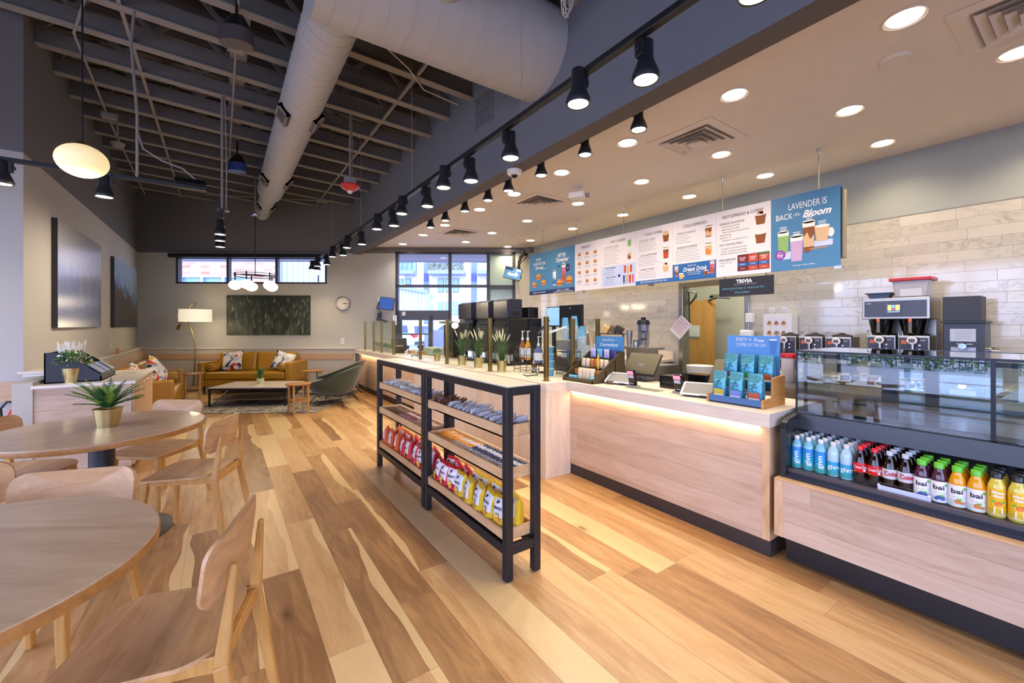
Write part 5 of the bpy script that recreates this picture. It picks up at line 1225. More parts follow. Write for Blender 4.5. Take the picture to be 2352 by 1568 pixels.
d.text('ESPRESSO FAVORITES', -.09, .43, .026, GRE, w=.28, bold=.01); lines(d, -.25, .395, 6, .36); glassdrink(d, .2, .58, .09, .14, COF, LAT); glassdrink(d, .2, .36, .09, .15, LAT, BUN, True)
d.rect(-w / 2, 0, w / 2, .22, MBL, 1); d.text('CREATE YOUR', -.02, .185, .02, IW, w=.12); d.text('Dream Drink', .02, .14, .055, IW, w=.33, bold=.02, shear=.3); d.text('ADD COLD FOAM, ESPRESSO,', .01, .095, .013, IW, w=.2); d.text('FLAVOR SHOTS & MORE!', .01, .073, .013, IW, w=.17)
glassdrink(d, -.24, .13, .055, .13, LAT, COF); mug(d, -.17, .06, .07, .07, LAT); glassdrink(d, .25, .13, .06, .15, PNK, RST); mug(d, .17, .07, .06, .06, COF); fin(rt, d)
rt, d, w, h = panel(6, 'menu_board', 'white menu board headed hot espresso and coffee, with two mugs and coloured squares', PWH)
d.text('HOT ESPRESSO & COFFEE', .0, .705, .036, INK, w=.46, bold=.004); d.text('ESPRESSO FAVORITES', -.12, .625, .026, GRE, w=.29, bold=.01)
for k, t in enumerate(('Turtle Mocha M 5.99', 'Salted Mocha M 5.99', 'Mint Condition Mocha M 5.99', 'Mocha M 5.69', 'Latte M 5.19', 'Northern Lite Latte M 6.19')): d.text(t, -.13 + .008 * (len(t) - 20), .588 - k * .032, .015, INK, w=.011 * len(t))
d.text('HOT CRAFTED PRESS', -.13, .375, .026, GRE, w=.27, bold=.01)
for k, t in enumerate(('Caramel Crafted Press M 5.09', 'Vanilla Crafted Press M 5.09', 'Honey Crafted Press M 5.09')): d.text(t, -.1, .33 - k * .032, .015, INK, w=.30)
mug(d, .2, .60, .12, .11, COF, True); mug(d, .2, .39, .12, .11, COF); d.text('FRESH BREWED', -.17, .195, .026, GRE, w=.2, bold=.01); d.text('Coffee of the Day', -.19, .16, .014, INK, w=.15); d.text('M 2.99', -.24, .13, .014, INK, w=.06)
for k, (c, tp, t1) in enumerate(((DRD, RST, 'MAHOGANY'), (RST, BUN, 'CARIBOU'), (RST, LEF, 'CARIBOU'))):
    x = -.05 + k * .115; d.rect(x - .003, .045, x + .113, .235, INK, 1); d.rect(x + .002, .05, x + .108, .23, (DRD, RST, RST)[k], 2); d.rect(x + .002, .10, x + .108, .14, MBL, 3)
    if k == 2: d.rect(x + .002, .215, x + .108, .23, LEF, 3)
    d.text(t1, x + .055, .195, .015, IW, w=.075, bold=.02, lay=5); d.text('BLEND', x + .055, .172, .015, IW, w=.05, bold=.02, lay=5); d.rect(x + .03, .118, x + .08, .123, IW, 5); d.rect(x + .03, .07, x + .08, .074, IW, 5)
fin(rt, d)
rt, d, w, h = panel(7, 'menu_board', 'blue poster board reading lavender is back in bloom, at the right end', BLUE)
d.text('LAVENDER IS', .03, .665, .068, IW, w=.34, bold=.004); d.text('BACK', -.18, .57, .062, IW, w=.16, bold=.004); d.text('-IN-', -.06, .575, .036, IW, w=.07); d.text('Bloom', .115, .565, .07, IW, w=.25, bold=.035, shear=.35)
glassdrink(d, -.19, .30, .11, .23, MAT, None); glassdrink(d, -.065, .22, .12, .26, LAV, None); glassdrink(d, .045, .34, .115, .28, COF, LAT); mug(d, .16, .34, .13, .15, LAT)
d.poly([(.04, .215), (.25, .215), (.25, .275), (.04, .275)], LIL, 1); d.poly([(.0, .19), (.2, .195), (.2, .205), (.0, .2)], BUN, 3); d.ell(.03, .185, .03, .018, COF, 4); d.poly([(-.2, .12), (-.12, .12), (-.12, .2), (-.2, .2)], LIL, 1)
d.ell(-.22, .17, .052, .052, PUR, 3); d.text('NEW', -.22, .195, .014, IW, lay=5); d.text('Real', -.22, .17, .025, IW, lay=5, bold=.02, shear=.3); d.rect(-.245, .145, -.195, .15, IW, 5)
for x, y in ((-.19, .46), (-.065, .385), (.05, .54), (.16, .46)):
    for k in range(3): d.rect(x - .035 + .004 * k, y - k * .018, x + .035 - .004 * k, y - k * .018 + .007, IW, 2)
d.text('Beverages contain caffeine', .0, .045, .014, IW, w=.2); fin(rt, d)
bx = root('menu_light_box', (MX, 0, 0), 'grey and black hanging frame box behind the menu boards', 'frame')
MB().box(.03, .10, edges[-1] - .02, edges[0], MZ0 + .08, MZ1 - .04).build('housing', M('#9A927C', .5, name='menu_box_grey'), bx)
MB().box(.012, .03, edges[-1] - .006, edges[-1] + .02, MZ0 + .08, MZ1 - .02).build('edge_strip', BLK, bx)
m_ = MB()
for y in (5.05, 3.70, 1.53): m_.box(-.01, .05, y - .03, y + .03, MZ0 - .03, MZ0)
m_.build('clip', STEEL, bx)
for q in [(1877, 340), (1653, 405), (1434, 475), (1326, 507), (1244, 529)]:
    y = PZ(*q, 3.2).y; MB().cyl((.03, y, MZ1 - .04), (.03, y, ZC), .006, n=8).lathe([(.006, ZC - .06), (.018, ZC - .004), (.018, ZC)], (.03, y, 0), n=12).build('hanger', STEEL, bx)
tv = root('trivia_sign', (MX, 0, 0), 'black hanging chalk sign reading trivia, below the menu boards', 'sign')
tz0, tz1 = 1.763, 1.972; MB().box(0, .012, 2.109, 2.713, tz0, tz1).build('board', M('#23232A', .5, name='chalkboard'), tv)
d = Decal((0, 2.411, 0), (0, -1, 0), (0, 0, 1)); d.text('TRIVIA', -.01, 1.93, .042, 0, w=.18, bold=.04); d.text("10% OFF IF YOU'RE RIGHT!", 0, 1.893, .018, 1, w=.26)
d.text('which grind size is required for', -.03, 1.85, .028, 2, w=.48); d.text('Drip Coffee?', -.03, 1.80, .028, 2, w=.17)
d.build('lettering', [M('#EDEDED', .5, name='sign_white'), M('#9A9AA4', .5, name='sign_grey'), M('#6FA6C4', .6, name='chalk_blue')], tv)
MB().tube([(.006, 2.64, tz1), (.006, 2.655, tz1 + .02), (.006, 2.64, MZ0)], .004).tube([(.006, 2.18, tz1), (.006, 2.195, tz1 + .02), (.006, 2.18, MZ0)], .004).build('hook', BLK, tv)
# ------------------------------------------------------------------ things on and behind the counter
def B(*a): return MB().box(*a)
def simple(name, mb, mat, lab, cat, group=None, bevel=0, smooth=None, loc=None):
    o = mb.build(name, mat, bevel=bevel, smooth=smooth)
    if loc: o.location = loc
    return tag(o, lab, cat, group)
MACH = M('#22242E', .3, .1, name='machine_black'); MACHD = M('#15151A', .25, name='machine_side')
HOP = M('#2D2E3A', .18, name='hopper_smoked')
for k, (y0, y1, x1, nm) in enumerate(((5.52, 5.94, 3.42, 'farthest'), (5.02, 5.38, 3.42, 'middle'), (4.55, 4.90, 3.42, 'nearest'))):
    rt = root('coffee_machine', (0, 0, 0), '%s of three tall black louvred coffee machines on the counter' % nm, 'coffee machine', 'black coffee machines')
    P = [(3.10, 1.03), (3.07, 1.2), (3.085, 1.38), (3.11, 1.51), (x1, 1.51), (x1, 1.03)]; m_ = MB(); vs = [(x, y, z) for y in (y0, y1) for x, z in P]; n = len(P)
    m_.add(vs, [(i, (i + 1) % n, n + (i + 1) % n, n + i) for i in range(n)] + [tuple(range(n - 1, -1, -1)), tuple(range(n, 2 * n))]); m_.build('body', MACHD, rt, bevel=.006)
    m_ = MB()
    for i in range(15): z = 1.06 + i * .027; x = 3.10 - .03 * math.sin((z - 1.03) / .48 * PI) ** .6; m_.box(x - .008, x + .02, y0 + .03, y1 - .03, z, z + .017)
    m_.build('louvres', MACH, rt)
    m_ = MB()
    for x in (3.14, x1 - .05):
        for y in (y0 + .05, y1 - .05): m_.cyl((x, y, CT), (x, y, 1.03), .02)
    m_.build('foot', STEEL, rt, smooth=40)
    B(3.10, x1, y0, y1, CT + .0, CT + .03).build('drip_tray', BLKM, rt, bevel=.005)
    MB().tube([(3.05, y0 + .08, CT + .02), (3.02, y0 + .1, CT + .12), (3.06, y0 + .12, CT + .2)], .009).build('spout', CHROME, rt, smooth=50)
    hp = root('bean_hopper', (0, 0, 0), 'smoked bean hopper box on top of the %s louvred coffee machine' % nm, 'hopper', 'smoked bean hoppers')
    m_ = MB(); P = [(3.08, 1.525), (3.08, 1.75), (3.14, 1.775), (3.33, 1.772), (3.33, 1.525)]; vs = [(x, y, z) for y in (y0 + .01, y1 - .01) for x, z in P]; n = 5
    m_.add(vs, [(i, (i + 1) % n, n + (i + 1) % n, n + i) for i in range(n)] + [tuple(range(n - 1, -1, -1)), tuple(range(n, 2 * n))]); m_.build('box', HOP, hp, bevel=.004)
    B(3.09, 3.33, y0 - .0, y1 + .0, 1.512, 1.527).build('base_rim', MACHD, hp)
    m_ = MB(); m_.T = Matrix.Translation((3.22, y0 + .01, 1.59)) @ Matrix.Rotation(PI / 2, 4, 'X'); m_.prism(rrect(.13, .05, .02), -.006, .012); m_.build('handle_recess', BLK, hp, bevel=.004)
simple('storage_bin', B(3.43, 3.60, 4.55, 4.80, 1.52, 1.67), BLKG, 'small black bin right of the nearest bean hopper', 'bin', bevel=.006)
simple('storage_cabinet', B(3.43, 3.62, 4.5, 4.9, CT, 1.515), MACHD, 'black cabinet beside the nearest coffee machine carrying the small bin', 'cabinet', bevel=.004)
# steel urn stand far end, trays
u = root('drink_dispenser', (0, 0, 0), 'steel topped black dispenser left of the coffee machines near the shop door', 'dispenser')
B(3.12, 3.40, 6.2, 6.55, CT, 1.43).build('body', MACHD, u, bevel=.004); m_ = MB(); m_.T = TR((3.25, 6.37, 1.45), ry=.12); m_.box(-.2, .2, -.22, .22, -.015, .015); m_.build('lid', STEEL, u, bevel=.004)
simple('folded_towels', B(3.05, 3.3, 6.9, 7.3, CT, 1.02), M('#AEB7A4', .8, name='towel_sage', bump=.4), 'stack of sage grey folded towels behind the glass near the shop door', 'towels', bevel=.02)
# brass post planters and pots behind the glass
for i in range(6):
    y = 8.98 - i * .19; pot_plant('planter_pot', (2.72, y, CT), '%s small whitewashed planter of grey green leaves from the far end of the glass screen' % ORD[i], (.05, .055, .085), 'bush', 20 + i, .85, M('#B9AF9C', .6, name='stone_planter'), 'planters behind the far glass')
nb = root('napkin_box', (2.80, 7.86, CT), 'black napkin box with pale blue front beside the far planters', 'napkin box'); B(-.09, .09, -.07, .07, 0, .13).build('box', BLK, nb, bevel=.004); B(-.094, -.09, -.055, .055, .02, .12).build('label', M('#6FA9CC', .5, name='napkin_blue'), nb); B(-.07, .07, -.05, .05, .13, .15).build('napkins', M('#B98F6A', .8, name='kraft'), nb)
simple('wooden_box', B(2.93, 3.02, 7.55, 7.75, CT, .945), W_box, 'low open bamboo box right of the napkin box', 'box'); simple('wooden_box', B(2.97, 3.05, 7.2, 7.4, CT, .94), W_box, 'small bamboo box nearer the towels', 'box')
simple('till_printer', B(3.0, 3.2, 8.5, 8.9, CT + .0, 1.15), BLKM, 'black office printer in the corner below the blue screen', 'printer', bevel=.01)
pot_plant('potted_shrub', (2.675, 5.84, CT), 'small leafy ball plant in a gold pot behind the glass screen', (.04, .05, .10), 'bush', 31, .85)
for k, (x, y, n_) in enumerate(((2.66, 5.02, 'farthest'), (2.67, 4.60, 'middle'), (2.67, 4.06, 'nearest'))):
    pot_plant('plumed_grass', (x, y, CT), '%s of three gold pots of tall grass with cream plumes behind the glass' % n_, (.05, .058, .13), 'plume', 40 + k * 3, 1.0, GOLD, 'potted plumed grasses')
simple('small_figurine', MB().tube([(2.62, 6.75, CT + .02), (2.66, 6.7, CT + .05), (2.7, 6.72, CT + .03), (2.72, 6.62, CT + .04)], .02), M('#A8A6A8', .5, name='pewter'), 'crumpled grey metal object on the worktop beside a brass post', 'ornament', smooth=60)
# syrup bottles in a wire rack
wr = root('wire_rack', (0, 0, 0), 'black wire rack holding the syrup pump bottles', 'rack')
m_ = MB()
for y in (4.02, 3.9, 3.78):
    m_.tube([(2.82, y, CT), (2.82, y, 1.14), (2.86, y, 1.18), (3.0, y, 1.10), (3.0, y, CT)], .004, 6)
for z in (CT + .03, .98, 1.08): m_.tube([(2.82, 4.02, z), (2.82, 3.78, z), (3.0, 3.78, z), (3.0, 4.02, z)], .0035, 6, close=True)
m_.build('wires', BLK, wr)
def pump_bottle(x, y, z, lab, liq, h=.23, cap=WHT, r=.034):
    rt = root('syrup_bottle', (x, y, z), lab, 'syrup bottle', 'syrup pump bottles')
    MB().lathe([(r * .9, 0), (r, .01), (r, h * .72), (r * .45, h * .92), (r * .4, h)], n=20).build('bottle_body', liq, rt, smooth=50)
    MB().lathe([(r + .0008, h * .15), (r + .0008, h * .6)], n=20, closed=False).build('label', M('#DAD7DC', .5, name='syrup_label'), rt)
    MB().cyl((0, 0, h), (0, 0, h + .03), .016, .014).cyl((0, 0, h + .03), (0, 0, h + .10), .006).taper((0, .012, h + .10), (-.01, -.05, h + .105), .014, .012, .01, .008).build('pump', cap, rt, smooth=40)
pump_bottle(2.90, 3.965, 1.02, 'left syrup pump bottle with reddish syrup in the wire rack', M('#A4552E', .15, name='syrup_red'))
pump_bottle(2.90, 3.86, 1.02, 'right syrup pump bottle with amber syrup in the wire rack', M('#D0962E', .15, name='syrup_amber'))
pump_bottle(2.93, 3.70, 1.0, 'wide blue grey sauce pump bottle right of the wire rack', M('#4B5C8C', .3, name='sauce_blue'), .19, r=.05)
pump_bottle(4.35, 4.35, CT + .0, 'pump bottle in front of the tiled wall behind the cup stacks', M('#8F5A34', .3, name='sauce_brown'), .42, r=.03)
pump_bottle(4.35, 4.2, CT + .0, 'second pump bottle in front of the tiled wall behind the cup stacks', M('#B98C62', .3, name='sauce_tan'), .46, r=.03)
pump_bottle(2.93, 3.78, CT + .0, 'lower amber syrup bottle with pale label at the foot of the wire rack', M('#7A4A2A', .2, name='syrup_dark'), .10, r=.032)
# monitor arm with tilted screen
ma_ = root('screen_stand', (3.0, 3.66, CT), 'black pole with silver arm carrying the tilted order screen', 'stand')
MB().cyl((0, 0, 0), (0, 0, .012), .08, n=28).cyl((0, 0, .0), (0, 0, .47), .016).build('pole', BLK, ma_, smooth=40); MB().taper((0, 0, .44), (.18, -.16, .52), .05, .03, .04, .02).build('arm', WHT, ma_, bevel=.006)
m_ = MB(); m_.T = TR((3.02, 3.72, 1.40), rz=.9, rx=-.9); m_.box(-.14, .14, -.1, .1, -.012, .012); o = simple('order_screen', m_, BLKG, 'dark screen tilted flat on the silver monitor arm', 'screen', bevel=.004)
# cup stacks: each stack is nested cups; every cup its own object
CUPB = M('#5E9BC2', .45, name='cup_blue', var=.12, scale=8); CUPW = M('#B9CBD8', .5, name='cup_rim_pale')
def cup_proto(h=.13, r=.044, solid=True):
    rt = root('paper_cup', (0, 0, -90), 'blue paper cup', 'cup'); MB().lathe([(r * .72, 0), (r, h), (r + .002, h + .002), (r - .002, h + .001), (r * .70, .004)], n=24).build('cup_body', CUPB, rt, smooth=40)
    MB().lathe([(r - .0012, h - .009), (r + .0012, h)], n=24, closed=False).build('pale_band', CUPW, rt)
    MB().tube([(r * math.cos(a * PI / 12), r * math.sin(a * PI / 12), h) for a in range(24)], .0036, 5, close=True).build('rim', WHT, rt); return rt
cp = cup_proto(); cup_used = [False]
for si, (px_, zb, n, nm) in enumerate(((1297, 1.03, 22, 'left'), (1317, 1.03, 23, 'middle'), (1333, 1.03, 16, 'right'))):
    y = (3.72, 3.585, 3.475)[si]; x = 3.35 + .02 * si
    for k in range(n):
        z = zb + .0165 * k; lab = '%s blue paper cup from the bottom of the %s tall cup stack' % (ORD[k] if k < 20 else ('topmost but one', 'topmost', 'highest')[min(2, k - 20)], nm)
        o = cp if not cup_used[0] else dup(cp); cup_used[0] = True; o.location = (x, y, z + .135); o.rotation_euler = (PI, 0, 0); o['label'] = lab; o['group'] = 'cups in the tall stacks'
simple('cup_holder', B(3.25, 3.46, 3.40, 3.82, CT, 1.03), M('#26272C', .5, name='cup_holder_black'), 'black stand under the three tall stacks of paper cups', 'stand', bevel=.004)
for k in range(4):
    o = dup(cp); o.location = (2.86, 3.40, CT + .01 + .075 * k if k else CT); o.rotation_euler = (0, 0, k * .8); o['label'] = '%s short pale blue cup from the bottom of the stack behind the last brass post' % ORD[k]; o['group'] = 'short cup stack'; o.scale = (.8, .8, .58)
wr2 = root('wire_rack', (0, 0, 0), 'black wire lid rack right of the last tall brass post', 'rack'); m_ = MB()
for z in (CT + .02, CT + .1, CT + .18, CT + .25): m_.tube([(2.98, 3.45, z), (2.98, 3.25, z), (3.14, 3.25, z), (3.14, 3.45, z)], .004, 6, close=True)
for y in (3.45, 3.25): m_.tube([(2.98, y, CT), (2.98, y, CT + .27)], .004, 6).tube([(3.14, y, CT), (3.14, y, CT + .27)], .004, 6)
m_.build('wires', BLK, wr2)
m_ = MB(); m_.T = TR((3.02, 3.33, CT + .33), rz=.4); m_.prism(rrect(.2, .16, .02), -.05, .05); simple('cambro_tray', m_, M('#6B5A4C', .25, name='smoked_tub'), 'smoked plastic tub of lids on the black wire lid rack', 'tub', bevel=.01)
simple('cable_loop', MB().tube([(2.66, 3.62, CT + .006), (2.62, 3.5, CT + .006), (2.70, 3.42, CT + .02), (2.78, 3.6, CT + .09), (2.86, 3.72, CT + .006)], .006), BLKM, 'loose black cable looped on the worktop behind the glass', 'cable', smooth=50)
# two monitors and an espresso grinder far back
q0 = PX(1256, 725, 3.95)
for (x, y0, y1, z0, z1, mat, lab) in ((3.97, 4.50, 4.83, 1.40, 1.69, E_scr2, 'screen showing pale blue behind the coffee machines'), (3.93, 4.03, 4.49, 1.38, 1.70, None, 'back of a black monitor between cup stacks and coffee machines')):
    rt = root('monitor', (0, 0, 0), lab, 'monitor'); B(x, x + .03, y0, y1, z0, z1).build('case', BLK, rt, bevel=.004)
    if mat: B(x - .003, x, y0 + .012, y1 - .012, z0 + .02, z1 - .012).build('display', mat, rt)
    else: MB().ball((x - .004, (y0 + y1) / 2, z1 - .045), .012, 10, 6).build('emblem', STEEL, rt)
    B(x + .0, x + .03, (y0 + y1) / 2 - .03, (y0 + y1) / 2 + .03, CT, z0).build('stand', BLK, rt)
simple('prep_table', B(3.75, 4.55, 3.98, 5.2, .0, .885), STEEL, 'steel prep table behind the coffee machines', 'table', bevel=.004)
ws = root('steel_shelf', (0, 0, 0), 'small steel shelf unit carrying the blender in front of the tiled wall', 'shelf'); B(4.42, 4.75, 3.35, 3.98, 1.105, 1.13).build('top', STEEL, ws); B(4.44, 4.72, 3.42, 3.72, .9, 1.105).build('box', STEEL, ws, bevel=.004); B(4.3, 5.0, 3.3, 4.0, 0, .9).build('base', STEEL, ws)
bl_ = root('blender_jar', (4.55, 3.53, 1.13), 'clear blender jar with black lid on the small steel shelf', 'blender')
MB().lathe([(.055, 0), (.075, .03), (.078, .31), (.074, .31), (.05, .03)], n=24, closed=False).build('jar', glass_mat('jar_plastic', (.72, .74, .8), 2), bl_, smooth=50); MB().lathe([(.082, .30), (.085, .325), (.07, .36), (.03, .365), (.035, .39), (.03, .395)], n=24).build('lid', BLK, bl_, smooth=50)
MB().box(-.05, .05, -.005, .005, .10, .12).box(-.05, .05, -.005, .005, .2, .215).build('marks', M('#3B3F52', .5, name='jar_marks'), bl_)
simple('shaker_cup', MB().lathe([(.03, 0), (.046, .22), (.042, .22)], n=24), STEEL, 'tall steel shaker cup left of the blender jar', 'cup', smooth=50, loc=(4.55, 3.76, 1.13)); simple('steel_jug', MB().lathe([(.04, 0), (.045, .05), (.035, .09), (.04, .10)], n=24).tube([(.04, 0, .02), (.075, 0, .03), (.07, 0, .08), (.04, 0, .085)], .005), STEEL, 'small round steel jug between shaker cup and blender', 'jug', smooth=50, loc=(4.55, 3.65, 1.13))
for k, (y, c, l) in enumerate(((4.22, '#D9B478', 'small pale wooden box on the rack behind the blue sign'), (3.98, '#2E2722', 'dark tilted box on the rack behind the blue sign'), (4.08, '#6E5844', 'brown box on the rack behind the blue sign'))):
    m_ = MB(); m_.T = TR((4.6, y, 1.36), rx=.5, rz=.3); m_.box(-.05, .05, -.05, .05, -.045, .045); simple('container', m_, M(c, .4, name='container_' + c[1:]), l, 'box', bevel=.004)
simple('wall_rack', B(4.56, 4.64, 3.85, 4.35, 1.29, 1.305).box(4.56, 4.58, 3.87, 3.89, .885, 1.3).box(4.56, 4.58, 4.31, 4.33, .885, 1.3), STEEL, 'thin steel rack carrying three small boxes behind the blue sign', 'rack')
# grab-and-go display
gd = root('snack_display', (0, 0, 0), 'bronze stepped snack display reading delightful and convenient on the counter corner', 'display stand')
DB = M('#5C4F36', .4, .5, name='bronze_sheet'); gx0, gx1, gy0, gy1 = 2.76, 3.30, 2.70, 3.10
P = [(gx0, CT), (gx0, CT + .035), (gx0 + .36, CT + .27), (gx1 - .1, CT + .28), (gx1 - .1, CT)]
for y in (gy0, gy1 - .006):
    m_ = MB(); vs = [(x, yy, z) for yy in (y, y + .006) for x, z in P]; n = 5; m_.add(vs, [(i, (i + 1) % n, n + (i + 1) % n, n + i) for i in range(n)] + [tuple(range(n - 1, -1, -1)), tuple(range(n, 2 * n))]); m_.build('side_panel', DB, gd)
B(gx0, gx1 - .1, gy0, gy1, CT, CT + .006).box(gx0, gx0 + .006, gy0, gy1, CT, CT + .035).box(gx1 - .106, gx1 - .1, gy0, gy1, CT, CT + .28).box(gx0 + .17, gx0 + .18, gy0, gy1, CT, CT + .11).box(gx0 + .3, gx0 + .31, gy0, gy1, CT, CT + .2).build('steps', DB, gd)
B(gx0 + .15, gx0 + .165, gy0 + .01, gy1 - .01, CT + .05, CT + .105).box(gx0 + .28, gx0 + .295, gy0 + .01, gy1 - .01, CT + .13, CT + .185).build('wood_fronts', W_box, gd)
sg = B(gx1 - .10, gx1 - .094, gy0 + .02, gy1 - .02, CT + .28, CT + .425).build('header_card', M('#4F8FBE', .4, name='card_blue'), gd)
d = Decal((gx1 - .10, (gy0 + gy1) / 2, CT + .35), (0, -1, 0), (0, 0, 1)); d.text('DELIGHTFUL &', -.01, .038, .024, 0, w=.16); d.text('Convenient', 0, -.008, .036, 0, w=.24, bold=.015, shear=.3); d.build('lettering', [PM[IW]], gd)
def goodie(lab, x, y, z, w, d_, h, mat, rz=0, rx=0, ry=0, name='wrapped_treat'):
    m_ = MB(); m_.puff(h, d_, w, 8); T = TR((x, y, z + h / 2), rz=rz) @ Euler((rx, PI / 2 + ry, 0)).to_matrix().to_4x4(); m_.v = [tuple(T @ Vector(v)) for v in m_.v]
    o = m_.build(name, mat, smooth=70); return tag(o, lab, 'treat', 'treats in the bronze display')
CK = M('#D8C3A2', .25, name='cookie_wrap', var=.2, scale=40); CKB = M('#B4702E', .4, name='bar_wrap', var=.25, scale=30); TEAL = M('#5DA9CB', .4, name='teal_pack', var=.1, scale=20); LILP = M('#B8B4E0', .4, name='lilac_pack', var=.15, scale=40)
for k in range(3): goodie('light blue pack %s at the left of the lowest display step' % ('leftmost', 'second', 'third')[k], gx0 + .07, gy1 - .04 - .035 * k, CT + .008, .05, .035, .045, TEAL)
for k in range(2): goodie('light blue pack %s at the right of the lowest display step' % ('left', 'right')[k], gx0 + .07, gy0 + .075 - .035 * k, CT + .008, .05, .035, .045, TEAL)
for k in range(4): goodie('%s clear wrapped cookie pack from the left on the lowest display step' % ORD[k], gx0 + .09 + .01 * (k % 2), gy1 - .15 - .05 * k, CT + .01, .03, .055, .12, CK, rz=.2 * (k % 2), ry=.15)
for k in range(6): goodie('%s wrapped biscuit from the left on the middle display step' % ORD[k], gx0 + .235, gy1 - .05 - .06 * k, CT + .12, .03, .052, .09, CK if k not in (2, 3) else CKB, ry=.12)
for k in range(4): goodie('%s printed packet from the left on the top display step' % ORD[k], gx0 + .36, gy1 - .06 - .09 * k, CT + .21, .02, .075, .09, (LILP, TEAL, LILP, M('#34397C', .4, name='navy_pack'))[k])
goodie('long yellow ended wafer tube lying across the display', gx0 + .2, gy0 + .12, CT + .10, .02, .035, .16, M('#E8B23A', .35, name='yellow_pack'), rx=1.1)
# tills, readers, tablets, bins, mat
def till(x, y, lab, rz=0):
    rt = root('point_of_sale', (x, y, CT), lab, 'till', 'till screens'); m_ = MB(); m_.T = TR((0, 0, .16), rz=rz) @ Euler((0, math.radians(-52), 0)).to_matrix().to_4x4(); m_.box(-.12, .12, -.17, .17, -.012, .012); m_.build('screen_back', M('#4F4839', .35, .5, name='till_bronze'), rt, bevel=.006)
    m_ = MB(); m_.T = TR((0, 0, .155), rz=rz) @ Euler((0, math.radians(-52), 0)).to_matrix().to_4x4(); m_.box(-.126, .126, -.176, .176, -.004, .004); m_.build('bezel', BLK, rt, bevel=.003)
    B(-.03, .03, -.03, .03, .0, .16).build('neck', GRY, rt, bevel=.006); B(-.09, .09, -.09, .09, 0, .012).build('foot', BLKM, rt, bevel=.004)
till(3.36, 2.62, 'till screen seen from behind right of the snack display', .1); till(3.30, 1.70, 'till screen mostly hidden behind the coffee bags', .1)
def reader(x, y, lab):
    rt = root('card_reader', (x, y, CT), lab, 'card reader', 'card readers'); m_ = MB(); T = TR((0, 0, .0), ry=-.25) ; m_.T = T
    m_.prism(rrect(.03, .078, .012), .015, .155); m_.build('body', BLKG, rt, bevel=.008); m_ = MB(); m_.T = T; m_.box(-.0165, -.0155, -.03, .03, .118, .148); m_.build('red_screen', E_led, rt)
    m_ = MB(); m_.T = T; m_.box(-.0165, -.0155, -.028, .028, .085, .112).box(-.0165, -.0155, -.018, .018, .03, .038); m_.build('markings', M('#AAB0C4', .4, name='reader_marks'), rt); MB().prism(rrect(.1, .1, .03), 0, .014).build('base', GRY, rt, bevel=.004)
reader(2.95, 2.39, 'card reader with glowing red screen, left of the two'); reader(2.98, 1.96, 'card reader with glowing red screen, right of the two')
def tablet(x, y, lab, rz=0):
    rt = root('tablet', (x, y, CT), lab, 'tablet', 'white tablets'); m_ = MB(); m_.T = TR((0, 0, .055), rz=rz, ry=-.45); m_.prism(rrect(.17, .24, .012), -.004, .004); m_.build('case', WHT, rt); m_ = MB(); m_.T = TR((0, 0, .055), rz=rz, ry=-.45); m_.box(-.07, .07, -.105, .105, .004, .0055); m_.build('screen', M('#8E8C86', .15, name='tablet_screen'), rt)
    m_ = MB(); m_.prism(rrect(.13, .2, .02), 0, .02); m_.build('stand', BLK, rt, bevel=.004)
tablet(2.99, 2.58, 'white framed tablet on its stand beside the bronze display', .3); tablet(2.96, 1.79, 'white framed tablet beside the coffee bag display', .35)
simple('round_puck', MB().lathe([(.045, 0), (.05, .01), (.045, .03)], n=24), DB, 'small round bronze puck on the counter right of the bronze display', 'buzzer', smooth=40, loc=(2.93, 2.63, CT))
for x, y, w, l in ((3.18, 2.17, .15, 'black open bin left of the second card reader'), (3.46, 2.1, .22, 'wide black box behind the second card reader')):
    simple('counter_bin', B(x - .07, x + .07, y - w / 2, y + w / 2, CT, CT + .105), BLKG, l, 'bin', bevel=.006)
simple('counter_mat', B(2.87, 2.97, 2.1, 2.42, CT, CT + .003), M('#6E6A58', .5, name='mat_print', var=.4, scale=40), 'narrow printed mat lying at the counter edge before the card reader', 'mat')
simple('waste_bucket', MB().lathe([(.12, 0), (.16, .3), (.15, .3)], n=28), M('#C9CBC8', .4, name='bucket_grey'), 'pale grey bucket on the back shelf inside the doorway', 'bucket', smooth=40, loc=(4.9, 2.95, .62))
simple('bucket_stand', B(4.7, 5.1, 2.75, 3.15, 0, .62), STEEL, 'steel stand under the grey bucket', 'stand')
# retail bag display
rd = root('coffee_bag_display', (0, 0, 0), 'stepped oak display of blue coffee bags with a blue sign', 'display stand')
rx0, ry0, ry1 = 2.83, 1.27, 1.65
B(rx0, rx0 + .02, ry0 + .015, ry1 - .01, CT + .005, CT + .05).build('front_rail', M('#4A6E9E', .3, .2, name='display_rail_blue'), rd, bevel=.003)
m_ = MB(); P = [(rx0 - .005, CT), (rx0 - .005, CT + .055), (rx0 + .13, CT + .06), (rx0 + .13, CT + .19), (rx0 + .3, CT + .2), (rx0 + .3, CT)]
vs = [(x, yy, z) for yy in (ry0, ry0 + .015) for x, z in P]; n = 6; m_.add(vs, [(i, (i + 1) % n, n + (i + 1) % n, n + i) for i in range(n)] + [tuple(range(n - 1, -1, -1)), tuple(range(n, 2 * n))]); vs = [(x, yy, z) for yy in (ry1 - .015, ry1) for x, z in P]; m_.add(vs, [(i, (i + 1) % n, n + (i + 1) % n, n + i) for i in range(n)] + [tuple(range(n - 1, -1, -1)), tuple(range(n, 2 * n))])
m_.build('side', W_box, rd); B(rx0, rx0 + .3, ry0 + .015, ry1 - .015, CT, CT + .01).box(rx0 + .13, rx0 + .3, ry0 + .015, ry1 - .015, CT + .10, CT + .125).build('step', BLKM, rd)
